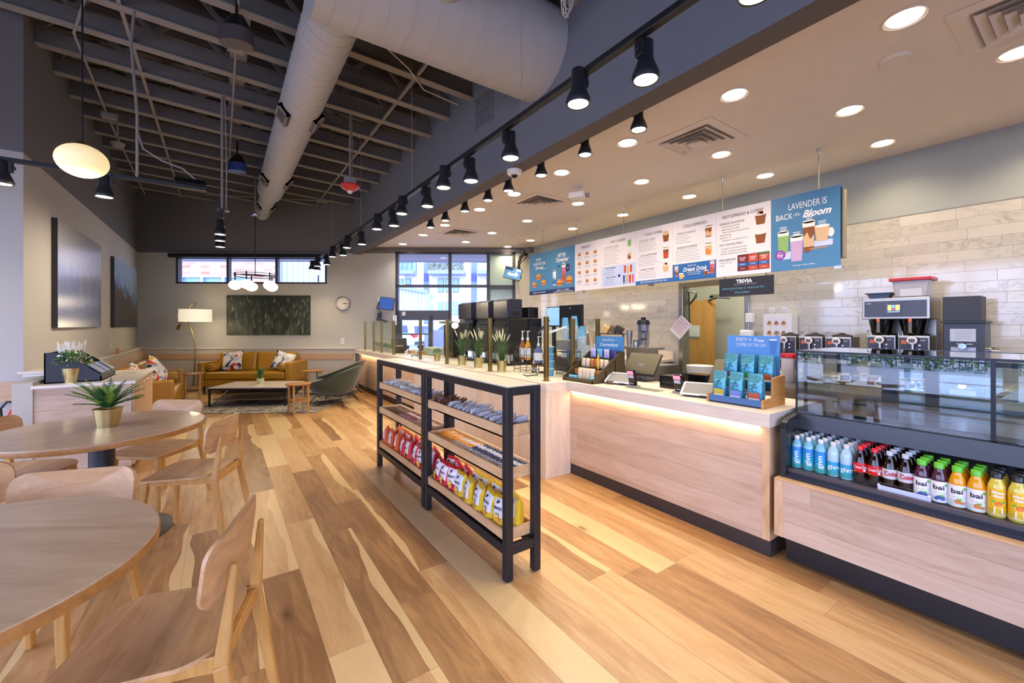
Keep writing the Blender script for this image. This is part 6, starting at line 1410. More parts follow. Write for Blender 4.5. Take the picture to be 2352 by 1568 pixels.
B(rx0 + .295, rx0 + .3, ry0 + .03, ry1 + .01, CT + .18, CT + .46).build('header_card', M('#5B98D4', .4, name='card_sky'), rd)
d = Decal((rx0 + .295, (ry0 + ry1) / 2 + .02, CT + .4), (0, -1, 0), (0, 0, 1)); d.text('ENJOY A', -.06, .03, .024, 0, w=.11); d.text('Free', .045, .03, .03, 0, w=.07, shear=.3, bold=.01); d.text('COFFEE OF THE DAY', -.01, -.005, .024, 0, w=.21); d.poly([(.11, .035), (.165, .035), (.155, -.06), (.12, -.06)], 1, 2); d.ell(.1375, .035, .0275, .006, 0, 3)
d.build('lettering', [PM[IW], M('#3E7CBE', .4, name='card_cup_blue')], rd)
BAGT = NT('teal_foil_bag'); z_ = BAGT.sep(BAGT.obj())[2]; BAGT.set(Base_Color=BAGT.ramp(BAGT.math('DIVIDE', z_, .2), [(0, hexc('#1E5E9C')), (.35, hexc('#3A8FAE')), (.8, hexc('#5AA0A6'))]), Roughness=.22, Metallic=.25); BAGT.bump(BAGT.noise(BAGT.obj(), 22, 3), .02, .5); BAGT = BAGT.m
def coffee_bag(x, y, z, lab, ac, first=[None]):
    rt = root('coffee_bag', (x, y, z), lab, 'coffee bag', 'blue coffee bags'); m_ = MB(); n, k_ = 12, 14; vs = []; w, h, dp = .098, .205, .065
    for j in range(k_ + 1):
        b = j / k_; dd = dp * (1 if b < .72 else max(.05, 1 - (b - .72) / .28 * 1.0)) * (.9 + .1 * math.sin(b * PI)); ww = w * (.97 + .03 * math.sin(b * PI * 2)) * (1 if b < .8 else 1 - .12 * (b - .8))
        for k in range(4 * n):
            q = k / (4 * n) * 2 * PI; cx_, sy_ = math.cos(q), math.sin(q); e = .38
            X = abs(cx_) ** e * math.copysign(1, cx_) * dd / 2 * (1 + .05 * math.sin(9 * b + 3 * q)); Y = abs(sy_) ** e * math.copysign(1, sy_) * ww / 2 * (1 + .02 * math.sin(7 * b + 2 * q)); vs.append((X - .010 * max(0, b - .75) * 4, Y, b * h))
    N = 4 * n; fs = [(j * N + k, j * N + (k + 1) % N, (j + 1) * N + (k + 1) % N, (j + 1) * N + k) for j in range(k_) for k in range(N)] + [tuple(range(N - 1, -1, -1)), tuple(k_ * N + k for k in range(N))]
    m_.add(vs, fs); m_.build('bag_body', BAGT, rt, smooth=45)
    B(-.0355, -.034, -.038, .032, .035, .078).build('flavour_label', M(ac, .4, name='flavour_' + ac[1:]), rt); B(-.036, -.0345, -.038, .032, .028, .042).build('white_label', WHT, rt)
    m_ = MB(); m_.tube([(-.034, .02, .105), (-.0345, .005, .112), (-.0345, -.01, .108), (-.034, -.028, .118)], .0012, 5).tube([(-.0345, .0, .112), (-.0345, .008, .125), (-.0345, -.002, .132), (-.0345, -.008, .128)], .0014, 5).tube([(-.0345, .004, .128), (-.0345, .010, .137)], .001, 5).tube([(-.0345, -.004, .129), (-.0345, -.010, .138)], .001, 5); m_.build('deer_emblem', M('#20242C', .5, name='emblem_ink'), rt)
for k, (y, c, n_) in enumerate(((1.59, '#D2B23A', 'left bag with yellow label'), (1.475, '#7C86C4', 'middle bag with lilac label'), (1.352, '#B8542E', 'right bag with rust label'))): coffee_bag(rx0 + .075, y, CT + .012, 'teal foil coffee bag, %s in the front row' % n_, c)
for k, (y, c, n_) in enumerate(((1.58, '#7A2E5A', 'left'), (1.465, '#3C8C50', 'middle'), (1.345, '#C4521E', 'right'))): coffee_bag(rx0 + .21, y, CT + .127, 'teal foil coffee bag, %s one of the raised back row' % n_, c)
# back bar along the tiled wall
bb = root('back_counter', (0, 0, 0), 'dark back counter with pale top along the tiled wall right of the doorway', 'counter'); B(5.1, 5.77, -1.5, 2.65, 0, .86).build('cabinet', M('#4C463F', .5, name='back_bar_dark'), bb); B(5.06, 5.775, -1.5, 2.68, .86, .90).build('top', W_lam, bb)
bb = root('back_counter', (0, 0, 0), 'pale topped back counter left of the doorway', 'counter'); B(5.12, 5.77, 3.95, 7.3, 0, .86).build('cabinet', M('#6A6257', .5, name='back_bar_taupe'), bb); B(5.08, 5.775, 3.9, 7.35, .86, .9).build('top', W_lam, bb); B(5.74, 5.775, 3.9, 7.35, .9, 1.02).build('upstand', W_lam, bb)
STL2 = M('#A9A49A', .36, 1, name='brewer_steel'); PUR_ = M('#2E2636', .3, name='panel_plum')
AP = [(2.215, 2.03), (2.02, 1.775), (1.765, 1.50), (1.44, 1.215), (1.205, .98)]
AP = [(2.26, 2.035), (2.02, 1.785), (1.77, 1.535), (1.42, 1.19), (1.185, .955)]
for k, (y1, y0) in enumerate(AP):
    w = y1 - y0 - .01; yc = (y0 + y1) / 2; rt = root('coffee_urn', (5.30, yc, .9), '%s steel coffee urn with round faucet guard from the left on the back counter' % ORD[k], 'coffee urn', 'steel coffee urns')
    zt = .40 if k < 3 else .425
    B(0, .26, -w / 2, w / 2, .12, zt).build('body', STL2, rt, bevel=.006); B(-.006, 0, -w / 2 + .01, w / 2 - .01, .16, zt - .02).build('front_panel', PUR_, rt); B(-.04, .26, -w / 2, w / 2, 0, .03).build('base', STL2, rt, bevel=.004); B(.02, .24, -w / 2 + .02, w / 2 - .02, .03, .12).build('stand', BLKM, rt)
    MB().lathe([(.09, zt), (.09, zt + .012), (.04, zt + .025), (.02, zt + .04)], (.13, 0, 0), n=24).build('lid', BLKM, rt, smooth=40)
    m_ = MB(); m_.T = TR((-.045, .0, zt - .045), ry=PI / 2 - .25); m_.lathe([(.034, -.006), (.038, 0), (.034, .008)], n=28); m_.build('guard_disc', WHT, rt, smooth=40); m_ = MB(); m_.T = TR((-.052, .0, zt - .045), ry=PI / 2 - .25)
    for a in range(3):
        for b_ in range(3): m_.box(-.014 + a * .011, -.006 + a * .011, -.018 + b_ * .014, -.008 + b_ * .014, -.003, .0)
    m_.build('disc_holes', BLK, rt); MB().cyl((-.03, 0, zt - .08), (-.03, 0, zt - .16), .012).cyl((-.03, 0, zt - .14), (-.03, 0, zt - .19), .018, .012).build('faucet', CHROME, rt, smooth=40)
    MB().tube([(.03, w / 2 - .03, zt), (.03, w / 2 - .03, zt + .045), (.03, w / 2 - .0, zt + .045), (.03, w / 2 - .0, zt)], .006).build('carry_handle', CHROME, rt, smooth=50)
    d = Decal((-.0065, 0, zt - .06), (0, -1, 0), (0, 0, 1)); d.text('Curtis', w * .3, .018, .012, 0, w=.035, shear=.3); d.rect(-w * .38, -.02, -w * .2, .015, 1); d.ell(w * .2, -.03, .008, .008, 0); d.ell(w * .2, -.07, .008, .008, 0); d.build('panel_print', [PM[IW], M('#C4622A', .4, name='urn_orange')], rt)
br = root('coffee_brewer', (5.28, 1.20, .9), 'twin steel coffee brewer with amber touch screen above two urns', 'coffee brewer')
B(0, .42, -.245, .245, .58, .785).build('head', STL2, br, bevel=.006); B(.26, .42, -.245, .245, 0, .58).build('column', STL2, br, bevel=.004); B(-.006, 0, -.225, .225, .60, .755).build('front_panel', M('#3A3944', .3, name='brewer_panel'), br); B(-.012, -.006, -.055, .06, .63, .735).build('touch_screen', BLKG, br)
d = Decal((-.0125, .0, .685), (0, -1, 0), (0, 0, 1)); d.rect(-.045, -.022, -.018, .03, 0); d.rect(.012, -.022, .042, .03, 0); d.rect(-.014, .0, .008, .03, 1); d.rect(-.045, -.04, .042, -.03, 1); d.rect(-.012, -.018, -.005, -.008, 2); d.rect(-.001, -.018, .006, -.008, 2); d.build('screen_graphics', [E_amber, E_scr2, E_led], br)
d = Decal((-.0065, .19, .735), (0, -1, 0), (0, 0, 1)); d.text('Curtis', .0, 0, .012, 0, w=.035, shear=.3); d.build('maker_name', [PM[IW]], br)
for y in (.115, -.115):
    MB().lathe([(.06, .41), (.075, .44), (.1, .575)], (.09, y, 0), n=28).build('brew_basket', BLKG, br, smooth=40); B(-.018, -.008, y - .012, y + .012, .45, .585).build('basket_handle', M('#6B625C', .4, name='basket_handle'), br); B(-.019, -.008, y - .012, y + .012, .555, .585).build('orange_tag', M('#E0662A', .4, name='orange_tag'), br)
gr = root('coffee_grinder', (5.30, .75, .9), 'tall black coffee grinder with square hopper on the back counter', 'grinder')
B(0, .3, -.125, .125, 0, .54).build('body', M('#26282F', .35, name='grinder_black'), gr, bevel=.006); B(-.02, .31, -.135, .135, .54, .558).build('shoulder', BLK, gr); B(.02, .28, -.10, .13, .558, .775).build('hopper', M('#34353D', .5, name='hopper_grey'), gr, bevel=.004)
B(-.008, 0, -.075, .08, .38, .49).build('instruction_panel', M('#B9BCC6', .35, name='grinder_panel'), gr); B(-.008, 0, -.075, .075, .24, .33).build('lower_panel', M('#A8ADC8', .3, name='grinder_chute'), gr); MB().cyl((-.05, 0, .34), (0, 0, .34), .025, .03).cyl((.2, -.125, .30), (.2, -.19, .30), .032).build('dial', CHROME, gr, smooth=40)
d = Decal((-.0085, 0, .435), (0, -1, 0), (0, 0, 1)); [d.rect(-.05, .03 - k * .02, .05, .032 - k * .02, 0) for k in range(4)]; d.text('Grindmaster', .01, -.075, .014, 1, w=.10, shear=.3); d.build('panel_print', [GRE and PM[GRE], PM[IW]], gr)
cb_ = root('storage_tub', (5.44, 1.10, 1.687), 'clear plastic tub with bright red lid on top of the coffee brewer', 'storage tub'); m_ = MB(); m_.taper((0, 0, 0), (0, 0, .16), .20, .22, .22, .26, (0, 1, 0)); m_.build('tub', M('#D9CFCB', .15, name='cloudy_tub', trans=.3), cb_, bevel=.012); B(-.135, .135, -.148, .148, .155, .185).build('lid', RED, cb_, bevel=.006); B(-.105, .02, -.08, .07, .01, .12).build('contents', M('#E3DEDC', .6, name='napkin_stack'), cb_)
bt = root('plastic_basket', (5.42, 1.335, 1.687), 'shallow blue grey plastic basket left of the red lidded tub', 'basket'); m_ = MB(); m_.taper((0, 0, 0), (0, 0, .05), .12, .14, .15, .19, (0, 1, 0)); m_.build('basket', M('#4F6480', .4, name='basket_blue'), bt, bevel=.006); MB().tube([(-.08, -.1, .05), (-.08, .1, .05), (.08, .1, .05), (.08, -.1, .05)], .006, 6, close=True).build('rim', M('#3C4E66', .4, name='basket_rim'), bt)
hw = root('hand_wash_box', (5.6, 2.36, 1.19), 'white wall box with hand washing picture steps', 'dispenser box'); B(0, .17, -.16, .16, 0, .37).build('box', WHT, hw, bevel=.004)
d = Decal((0, 0, .18), (0, -1, 0), (0, 0, 1)); d.rect(-.14, -.16, .11, .15, 1, 1)
for a in range(3):
    for b_ in range(2): d.ell(-.09 + a * .08, .07 - b_ * .12, .028, .02, 0, 3); d.rect(-.105 + a * .08, .08 - b_ * .12, -.075 + a * .08, .105 - b_ * .12, 0, 3)
d.build('picture_steps', [M('#C4905E', .5, name='hand_tan'), M('#E4DFDF', .5, name='step_paper')], hw)
for k in range(2):
    o = MB().lathe([(.034, -.004), (.038, 0), (.034, .006)], n=24).build('urn_guard', WHT, smooth=40); o.location = (5.6, 2.42 - .14 * k, 1.60); o.rotation_euler = (0, PI / 2 - .1, 0); tag(o, '%s spare round white guard standing on the white hand wash box' % ('left', 'right')[k], 'guard', 'spare round guards')
sd = root('towel_dispenser', (5.64, 2.74, 1.1), 'white rounded paper towel dispenser right of the doorway', 'dispenser'); m_ = MB(); m_.prism(rrect(.13, .16, .05), 0, .26); m_.build('body', WHT, sd, bevel=.02); B(-.068, -.064, -.0, .045, .13, .16).build('badge', M('#54525C', .5, name='badge_dark'), sd)
simple('soap_dispenser', B(5.69, 5.775, 2.70, 2.79, 1.46, 1.58), WHT, 'small white soap dispenser above the paper towel dispenser', 'dispenser', bevel=.01)
for k, (y, l) in enumerate(((1.72, 'left'), (1.60, 'right'))):
    rt = root('red_lid_canister', (4.3, y, .9), '%s clear canister with red lid behind the coffee bags' % l, 'canister', 'red lidded canisters'); MB().lathe([(.05, 0), (.055, .02), (.055, .23)], n=24).build('jar', M('#D8CCC8', .2, name='cloudy_jar'), rt, smooth=40); MB().lathe([(.058, .22), (.06, .245), (.055, .26)], n=24).build('lid', RED, rt, smooth=40)
simple('work_table', B(3.95, 4.6, .2, 2.0, 0, .9), STEEL, 'steel work table behind the coffee bags and pastry case', 'table')
simple('black_kettle', MB().lathe([(.09, 0), (.1, .02), (.1, .16), (.06, .18)], n=24).tube([(0, -.08, .17), (0, -.03, .26), (0, .06, .27), (0, .1, .2)], .012), BLKG, 'black round pot with grey handle seen through the case end glass', 'pot', smooth=50, loc=(4.08, 1.42, .9 - .0))
# paper taped to the steel door post
m_ = MB(); m_.T = TR((5.735, 3.765, 1.39), rx=.72 - PI / 2 * 0); m_.box(-.001, .001, -.115, .115, -.15, .15); o = simple('taped_paper', m_, M('#DFD6DA', .6, name='paper_white'), 'tilted sheet of coloured text taped to the steel door post', 'paper')
d = Decal((5.7335, 3.765, 1.39), (0, -math.cos(.72), -math.sin(.72)), (0, -math.sin(.72), math.cos(.72)))
for k in range(13): d.rect(-.1, .12 - k * .018, .1 - .02 * (k % 3), .126 - k * .018, k % 3)
d.build('text_rows', [M('#C4724A', .5, name='row_orange'), M('#6A5AA0', .5, name='row_violet'), M('#D4A24A', .5, name='row_gold')], o)
m_ = MB(); m_.tube([(5.8, 3.70, 1.93), (6.05, 3.70, 1.93), (6.05, 3.70, 1.86), (5.85, 3.70, 1.72), (6.05, 3.7, 1.9)], .008, 6).tube([(5.85, 3.70, 1.93), (5.85, 3.69, 1.5), (5.87, 3.69, 1.4)], .01, 6); simple('wall_bracket', m_, BLKM, 'black folding bracket inside the doorway', 'bracket')
# order screens and gear near the window
ts = root('hanging_monitor', PX(1178, 628, 5.25), 'tilted monitor showing a car picture on a bracket beside the menu boards', 'monitor'); Tm = Euler((0, 0, math.radians(-38))).to_matrix().to_4x4() @ Euler((math.radians(-8), math.radians(13), 0)).to_matrix().to_4x4()
m_ = MB(); m_.T = Tm; m_.box(-.19, .19, -.015, .015, -.135, .135); m_.build('case', BLK, ts, bevel=.004)
d = Decal((0, 0, 0), (1, 0, 0), (0, 0, 1)); d.rect(-.18, -.125, .18, .125, 0, 1); d.poly([(-.12, -.02), (-.07, .03), (.02, .05), (.1, .03), (.13, -.02), (.1, -.06), (-.09, -.06)], 1, 2); d.rect(-.18, .06, -.02, .12, 2, 2); d.rect(.05, .06, .16, .11, 1, 2); d.rect(-.06, 0, .05, .035, 0, 3)
d.mb.v = [tuple(Tm @ Vector((x, y - .016, z))) for x, y, z in d.mb.v]; d.build('picture', [M('#4C7CA8', .3, name='cam_blue', emit=.35), M('#A9C4DC', .3, name='cam_pale', emit=.35), M('#27405E', .3, name='cam_dark', emit=.3)], ts)
MB().tube([(0, .03, 0), (.15, .2, .02), (.4, .35, .05)], .015).tube([(0, .03, -.05), (.2, .2, -.06), (.4, .35, .0)], .012).build('arm', BLKM, ts)
p = PX(1213, 575, 5.5); g = root('cable_cluster', p, 'tangle of black boxes and cables above the tilted monitor', 'cables'); m_ = MB(); rr = random.Random(9)
for k in range(9): m_.tube([(0, rr.uniform(0, .1), rr.uniform(0, .08)), (rr.uniform(-.05, .1), rr.uniform(.1, .3), rr.uniform(-.1, .05)), (0, rr.uniform(.3, .45), rr.uniform(-.35, -.2)), (0, rr.uniform(.25, .4), rr.uniform(-.6, -.45))], .009, 6)
m_.build('cables', BLK, g, smooth=50); B(-.06, .06, -.12, .04, -.06, .06).build('battery_box', M('#3A3A44', .5, name='battery_box'), g, bevel=.01); B(-.05, .05, .08, .2, -.1, .02).build('black_box', BLK, g, bevel=.01)
q = PF(888, 697, .12); cm = FW(q[0], .12, q[1]); ts = root('wall_monitor', cm, 'tilted monitor with plain blue screen on the far wall left of the shop window', 'monitor', rz=FA)
Tm = TR(rx=-.15, ry=.12); m_ = MB(); m_.T = Tm; m_.box(-.165, .165, 0, .025, -.14, .14); m_.build('case', BLK, ts, bevel=.004); m_ = MB(); m_.T = Tm; m_.box(-.155, .155, -.003, 0, -.13, .13); m_.build('screen', E_scr, ts); MB().tube([(0, .02, 0), (-.15, .07, .02), (-.2, .11, .02)], .015).build('arm', BLKM, ts)
MB().tube([(-.2, .1, .05), (-.25, .09, -.1), (-.15, .1, -.2), (-.16, .1, -.35)], .008).build('cord', BLK, ts, smooth=50); B(-.22, -.14, .06, .1, -.32, -.2).build('power_brick', BLK, ts, bevel=.006)
q = PF(876, 735, .1); m_ = MB(); m_.T = Matrix.Translation(FW(q[0], .12, q[1])) @ Euler((0, .3, FA)).to_matrix().to_4x4(); m_.box(-.09, .13, -.07, .05, -.03, .03); simple('handset_unit', m_, M('#2F3A40', .4, name='handset_dark'), 'dark handset unit on the far wall under the blue monitor', 'handset', bevel=.01)
q = PF(906, 735, .1); m_ = MB(); m_.T = Matrix.Translation(FW(q[0], .06, q[1])) @ Euler((0, 0, FA)).to_matrix().to_4x4(); m_.box(-.045, .045, -.004, .004, -.11, .11); simple('taped_notice', m_, M('#DCE8F0', .5, name='notice_white'), 'white notice on the shop window jamb beside the handset unit', 'notice')
# ------------------------------------------------------------------ lounge
def rbox(m_, x0, x1, y0, y1, z0, z1): return m_.box(x0, x1, y0, y1, z0, z1)
def sofa(loc, rz, L, D, seats, lab):
    """Local frame: x along, faces -y, origin at front centre on the floor."""
    rt = root('sofa', loc, lab, 'sofa', 'tan leather sofas', rz=rz); aw = .13
    B(-L / 2, L / 2, .02, D, .16, .30).build('base_frame', LEATHER, rt, bevel=.03, seg=3); B(-L / 2 + .05, L / 2 - .05, D - .2, D - .03, .25, .66).build('back_frame', LEATHER, rt, bevel=.05, seg=3)
    for s in (-1, 1): x = s * (L / 2 - aw / 2); B(x - aw / 2, x + aw / 2, 0, D - .02, .16, .66).build('arm', LEATHER, rt, bevel=.035, seg=4)
    w = (L - 2 * aw) / seats
    o = B(-L / 2 + aw + .005, L / 2 - aw - .005, .0, D - .25, .30, .455).build('seat_cushion', LEATHER, rt, bevel=.045, seg=4)
    for k in range(seats):
        x0 = -L / 2 + aw + k * w; m_ = MB(); m_.T = TR((x0 + w / 2, D - .30, .62), rx=-.16); m_.box(-w / 2 + .006, w / 2 - .006, -.085, .09, -.19, .23); m_.build('back_cushion', LEATHER, rt, bevel=.06, seg=4)
    for s in (-1, 1): x = s * (L / 2 - aw - .10); MB().lathe([(.001, -.17), (.07, -.168), (.085, -.15), (.085, .15), (.07, .168), (.001, .17)], n=28, closed=False).build('bolster', LEATHER, rt, smooth=50).matrix_local = TR((x, .24, .545), rx=PI / 2)
    for x in (-L / 2 + .1, L / 2 - .1):
        for y in (.08, D - .1): MB().cyl((x, y, 0), (x, y, .16), .014, .024, 14).build('leg', M('#2B1D14', .4, name='sofa_leg'), rt, smooth=40)
    return rt
F_OFF = .86
fl = FW(PF(451, 880, F_OFF)[0], F_OFF, 0); frt = FW(PF(668, 880, F_OFF)[0], F_OFF, 0); cen = (fl + frt) / 2; SL = (frt - fl).length
sofa((cen.x, cen.y, 0), FA, SL, .82, 2, 'tan leather two seat sofa against the far wall under the forest picture')
sofa((-.55, 8.38, 0), PI / 2, 1.84, .82, 2, 'tan leather sofa along the left wall, partly behind the condiment cabinet')
# patterned cushions
PAT = NT('patterned_fabric'); vv = PAT.n.new('ShaderNodeTexVoronoi'); vv.inputs['Scale'].default_value = 15; nz = PAT.n.new('ShaderNodeTexNoise'); nz.inputs['Scale'].default_value = 5; PAT.l.new(PAT.obj(), nz.inputs['Vector'])
mxv = PAT.n.new('ShaderNodeVectorMath'); mxv.operation = 'ADD'; PAT.l.new(PAT.obj(), mxv.inputs[0]); sc2 = PAT.n.new('ShaderNodeVectorMath'); sc2.operation = 'SCALE'; sc2.inputs[3].default_value = .12; PAT.l.new(nz.outputs['Color'], sc2.inputs[0]); PAT.l.new(sc2.outputs[0], mxv.inputs[1]); PAT.l.new(mxv.outputs[0], vv.inputs['Vector'])
PAT.set(Base_Color=PAT.ramp(PAT.sep(vv.outputs['Color'])[0], [(0, hexc('#D9D3CC')), (.28, hexc('#8FA0B4')), (.42, hexc('#E5DFD8')), (.6, hexc('#2B3348')), (.74, hexc('#CFC9C4')), (.84, hexc('#D0462E')), (.9, hexc('#D9A93C')), (.95, hexc('#B9BBC0'))], 'CONSTANT'), Roughness=.85); PAT = PAT.m
def cushion(p, rz, tilt, roll, s, lab):
    m_ = MB(); m_.puff(s, s, .15, 12, .5); m_.v = [tuple((TR(rz=rz) @ Euler((PI / 2 + tilt, 0, 0)).to_matrix().to_4x4() @ Euler((0, 0, roll)).to_matrix().to_4x4()) @ Vector(v)) for v in m_.v]
    o = m_.build('cushion', PAT, smooth=70); o.location = p; tag(o, lab, 'cushion', 'patterned cushions')
def SP(x, y, z): a = Vector((x, y, 0)); r_ = Euler((0, 0, FA)).to_matrix() @ a; return (cen.x + r_.x, cen.y + r_.y, z)
cushion(SP(-.42, .30, .665), FA, -.35, .12, .42, 'patterned cushion at the left end of the far sofa'); cushion(SP(.62, .36, .66), FA + .3, -.35, -.3, .40, 'patterned cushion at the right end of the far sofa')
cushion((-.82, 8.32, .70), PI / 2 - .35, -.3, .75, .44, 'patterned cushion with coral corner on the left wall sofa'); cushion((-1.02, 8.02, .68), PI / 2 + .1, -.3, .1, .42, 'patterned cushion farther back on the left wall sofa')
# coffee table
CR = FA + math.radians(3); tcx, tcy = .56, 8.93
rt = root('coffee_table', (tcx, tcy, 0), 'low rectangular coffee table with pale marble top and black frame', 'coffee table', rz=CR)
wx, wy = .64, .40
B(-wx, wx, -wy, wy, .325, .345).build('tabletop', M('#CFC7BC', .18, name='marble_top_pale', var=.10, scale=3), rt, bevel=.003)
m_ = MB()
for sx in (-1, 1):
    for sy in (-1, 1): m_.box(sx * (wx - .012) - .012, sx * (wx - .012) + .012, sy * (wy - .012) - .012, sy * (wy - .012) + .012, 0, .325)
for sy in (-1, 1): m_.box(-wx, wx, sy * (wy - .012) - .012, sy * (wy - .012) + .012, .30, .325)
for sx in (-1, 1): m_.box(sx * (wx - .012) - .012, sx * (wx - .012) + .012, -wy, wy, .30, .325).beam((sx * (wx - .012), -wy + .02, .01), (sx * (wx - .012), wy - .02, .30), .02, .02)
m_.build('frame', BLK, rt); B(-wx + .03, wx - .03, -wy + .05, wy - .05, .12, .13).build('lower_shelf', M('#6F655C', .6, name='woven_shelf', var=.2, scale=60), rt)
pot_plant('potted_grass', (tcx + .02, tcy + .05, .346), 'small spiky grass plant in a pale pot on the coffee table', (.055, .065, .10), 'grass', 51, 1.9, M('#C9C49A', .5, name='pale_green_pot'))
# rug
RUG = NT('grey_streaked_rug'); n1 = RUG.noise(RUG.obj(), 3.2, 6, .7, 2.2); RUG.set(Base_Color=RUG.ramp(n1, [(.3, hexc('#4A4645')), (.46, hexc('#6E6865')), (.52, hexc('#C3BAAE')), (.57, hexc('#6A6462')), (.7, hexc('#8B847E'))]), Roughness=.95); RUG.bump(RUG.noise(RUG.obj(), 120, 2), .01, .4); RUG = RUG.m
r0 = PZ(452, 951, 0); r1 = PZ(726, 948, 0); e = (r1 - r0).normalized(); nn = Vector((-e.y, e.x, 0)); r0 = r0 - e * .45
m_ = MB(); W_, D_ = (r1 - r0).length, 2.45; vs = [r0, r1, r1 + nn * D_, r0 + nn * D_]
pr = [(v.x, v.y) for v in vs]; o = MB().prism(pr, .001, .012).build('rug', RUG); tag(o, 'large grey rug with pale streaks under the lounge furniture', 'rug')
# small side tables
def side_table(x, y, rz, h, lab, r=.19, shelf=True):
    rt = root('side_table', (x, y, 0), lab, 'side table', 'small round oak side tables', rz=rz); MB().lathe([(r - .008, h - .022), (r, h - .01), (r, h - .002), (r - .004, h)], n=48).build('tabletop', W_edge, rt, smooth=40)
    if shelf: MB().lathe([(r * .82, .2), (r * .82, .212)], n=40).lathe([(r * .82, .212), (r * .83, .222)], n=40).build('shelf', W_edge, rt, smooth=40)
    for a in (PI / 4, 3 * PI / 4, 5 * PI / 4, 7 * PI / 4):
        xx, yy = math.cos(a) * r * .82, math.sin(a) * r * .82; B(xx - .014, xx + .014, yy - .014, yy + .014, .0, h - .02).build('leg', W_leg, rt, bevel=.003)
    return rt
side_table(1.02, 7.55, .2, .48, 'nearest small round oak side table with a lower shelf, beside the green armchair')
p = PZ(718, 850, .5); side_table(p.x, p.y, .1, .5, 'small round oak side table between far sofa and green armchairs', .2)
side_table(-.47, 10.15, .1, .5, 'small oak side table between the two sofas', .19)
# floor lamp
lb = root('floor_lamp', (-.52, 11.35, 0), 'brass arc floor lamp with a white drum shade between the sofas', 'floor lamp', rz=FA)
MB().lathe([(.14, 0), (.14, .018), (.02, .025)], n=40).build('base', BRASS, lb, smooth=40)
MB().tube([(0, 0, .02), (.04, 0, .5), (.05, 0, .9), (.0, 0, 1.25), (-.10, 0, 1.5), (-.18, 0, 1.62)], .013, 10).build('pole', BRASS, lb, smooth=60)
MB().tube([(-.30, 0, 1.40), (-.18, 0, 1.58), (-.02, -.1, 1.75), (.12, -.2, 1.86), (.22, -.25, 1.90), (.24, -.25, 1.88), (.24, -.25, 1.78)], .008, 8).build('arm', BRASS, lb, smooth=60)
MB().cyl((-.34, .02, 1.34), (-.28, 0, 1.43), .028).build('counterweight', M('#6B5028', .4, .7, name='bronze_weight'), lb, smooth=40)
m_ = MB(); m_.lathe([(.285, 1.50), (.285, 1.755)], (.24, -.25, 0), n=48, closed=False); m_.build('shade', E_shade, lb, smooth=40)
m_ = MB(); m_.lathe([(.001, 1.515), (.28, 1.515)], (.24, -.25, 0), n=40, closed=False); m_.build('diffuser', E_shade, lb)
point(lb, (.24, -.25, 1.42), 4, WARM, .1); point(lb, (.24, -.25, 1.85), 2.5, WARM, .1)
# green shell armchairs
def armchair(x, y, rz, lab):
    rt = root('armchair', (x, y, 0), lab, 'armchair', 'green shell armchairs', rz=rz)   # faces -y
    N, K = 40, 9; outer = []; inner = []
    def rim(a):                                  # a: 0 = back, +-1 = front tips
        return .40 + .29 * (math.cos(a * PI) * .5 + .5) ** 1.0
    vs = []; 
    for j in range(K + 1):
        v = j / K
        for i in range(N + 1):
            a = 2 * i / N - 1; th = PI / 2 + a * PI * .80; top = rim(a); z = .20 + (top - .20) * v
            rx, ry = .24 + .135 * v ** .55, .22 + .15 * v ** .6; vs.append((math.cos(th) * rx, math.sin(th) * ry + .03 * v * (1 - abs(a)), z))
    M0 = len(vs)
    for j in range(K + 1):
        v = j / K
        for i in range(N + 1):
            a = 2 * i / N - 1; th = PI / 2 + a * PI * .80; top = rim(a) ; z = .36 + (top - .004 - .36) * v
            rx, ry = .20 + .125 * v ** .7, .18 + .14 * v ** .7; vs.append((math.cos(th) * rx, math.sin(th) * ry + .03 * v * (1 - abs(a)), z))
    fs = []
    for j in range(K):
        for i in range(N): q = j * (N + 1) + i; fs += [(q, q + 1, q + N + 2, q + N + 1), (M0 + q, M0 + q + N + 1, M0 + q + N + 2, M0 + q + 1)]
    for i in range(N): t = K * (N + 1) + i; fs.append((t, t + 1, M0 + t + 1, M0 + t))
    for j in range(K):
        for c in (0, N): q = j * (N + 1) + c; fs.append((q, q + N + 1, M0 + q + N + 1, M0 + q))
    m_ = MB(); m_.add(vs, fs); m_.build('shell', GREEN, rt, smooth=60)
    MB().lathe([(.10, .165), (.2, .185), (.245, .22), (.25, .30)], n=40).build('seat_base', GREEN, rt, smooth=60)
    m_ = MB(); m_.lathe([(.001, .30), (.26, .30), (.30, .33), (.305, .38), (.27, .41), (.001, .425)], (0, -.06, 0), n=40, closed=False); m_.build('seat_cushion', GREEN, rt, smooth=60)
    for sx in (-1, 1):
        for sy in (-1, 1): MB().cyl((sx * .26, sy * .25, 0), (sx * .17, sy * .16, .19), .008, n=10).build('leg', BLK, rt)
    MB().tube([(-.24, -.23, .06), (.24, .23, .06)], .005).tube([(-.24, .23, .06), (.24, -.23, .06)], .005).build('cross_brace', BLK, rt); return rt
armchair(1.68, 8.12, math.radians(-128), 'nearer olive green shell armchair with thin black legs, its rounded back towards the counter').scale = (1.2, 1.3, 1.0)
armchair(1.98, 8.98, math.radians(-124), 'farther olive green shell armchair behind the first one').scale = (1.2, 1.25, 1.04)
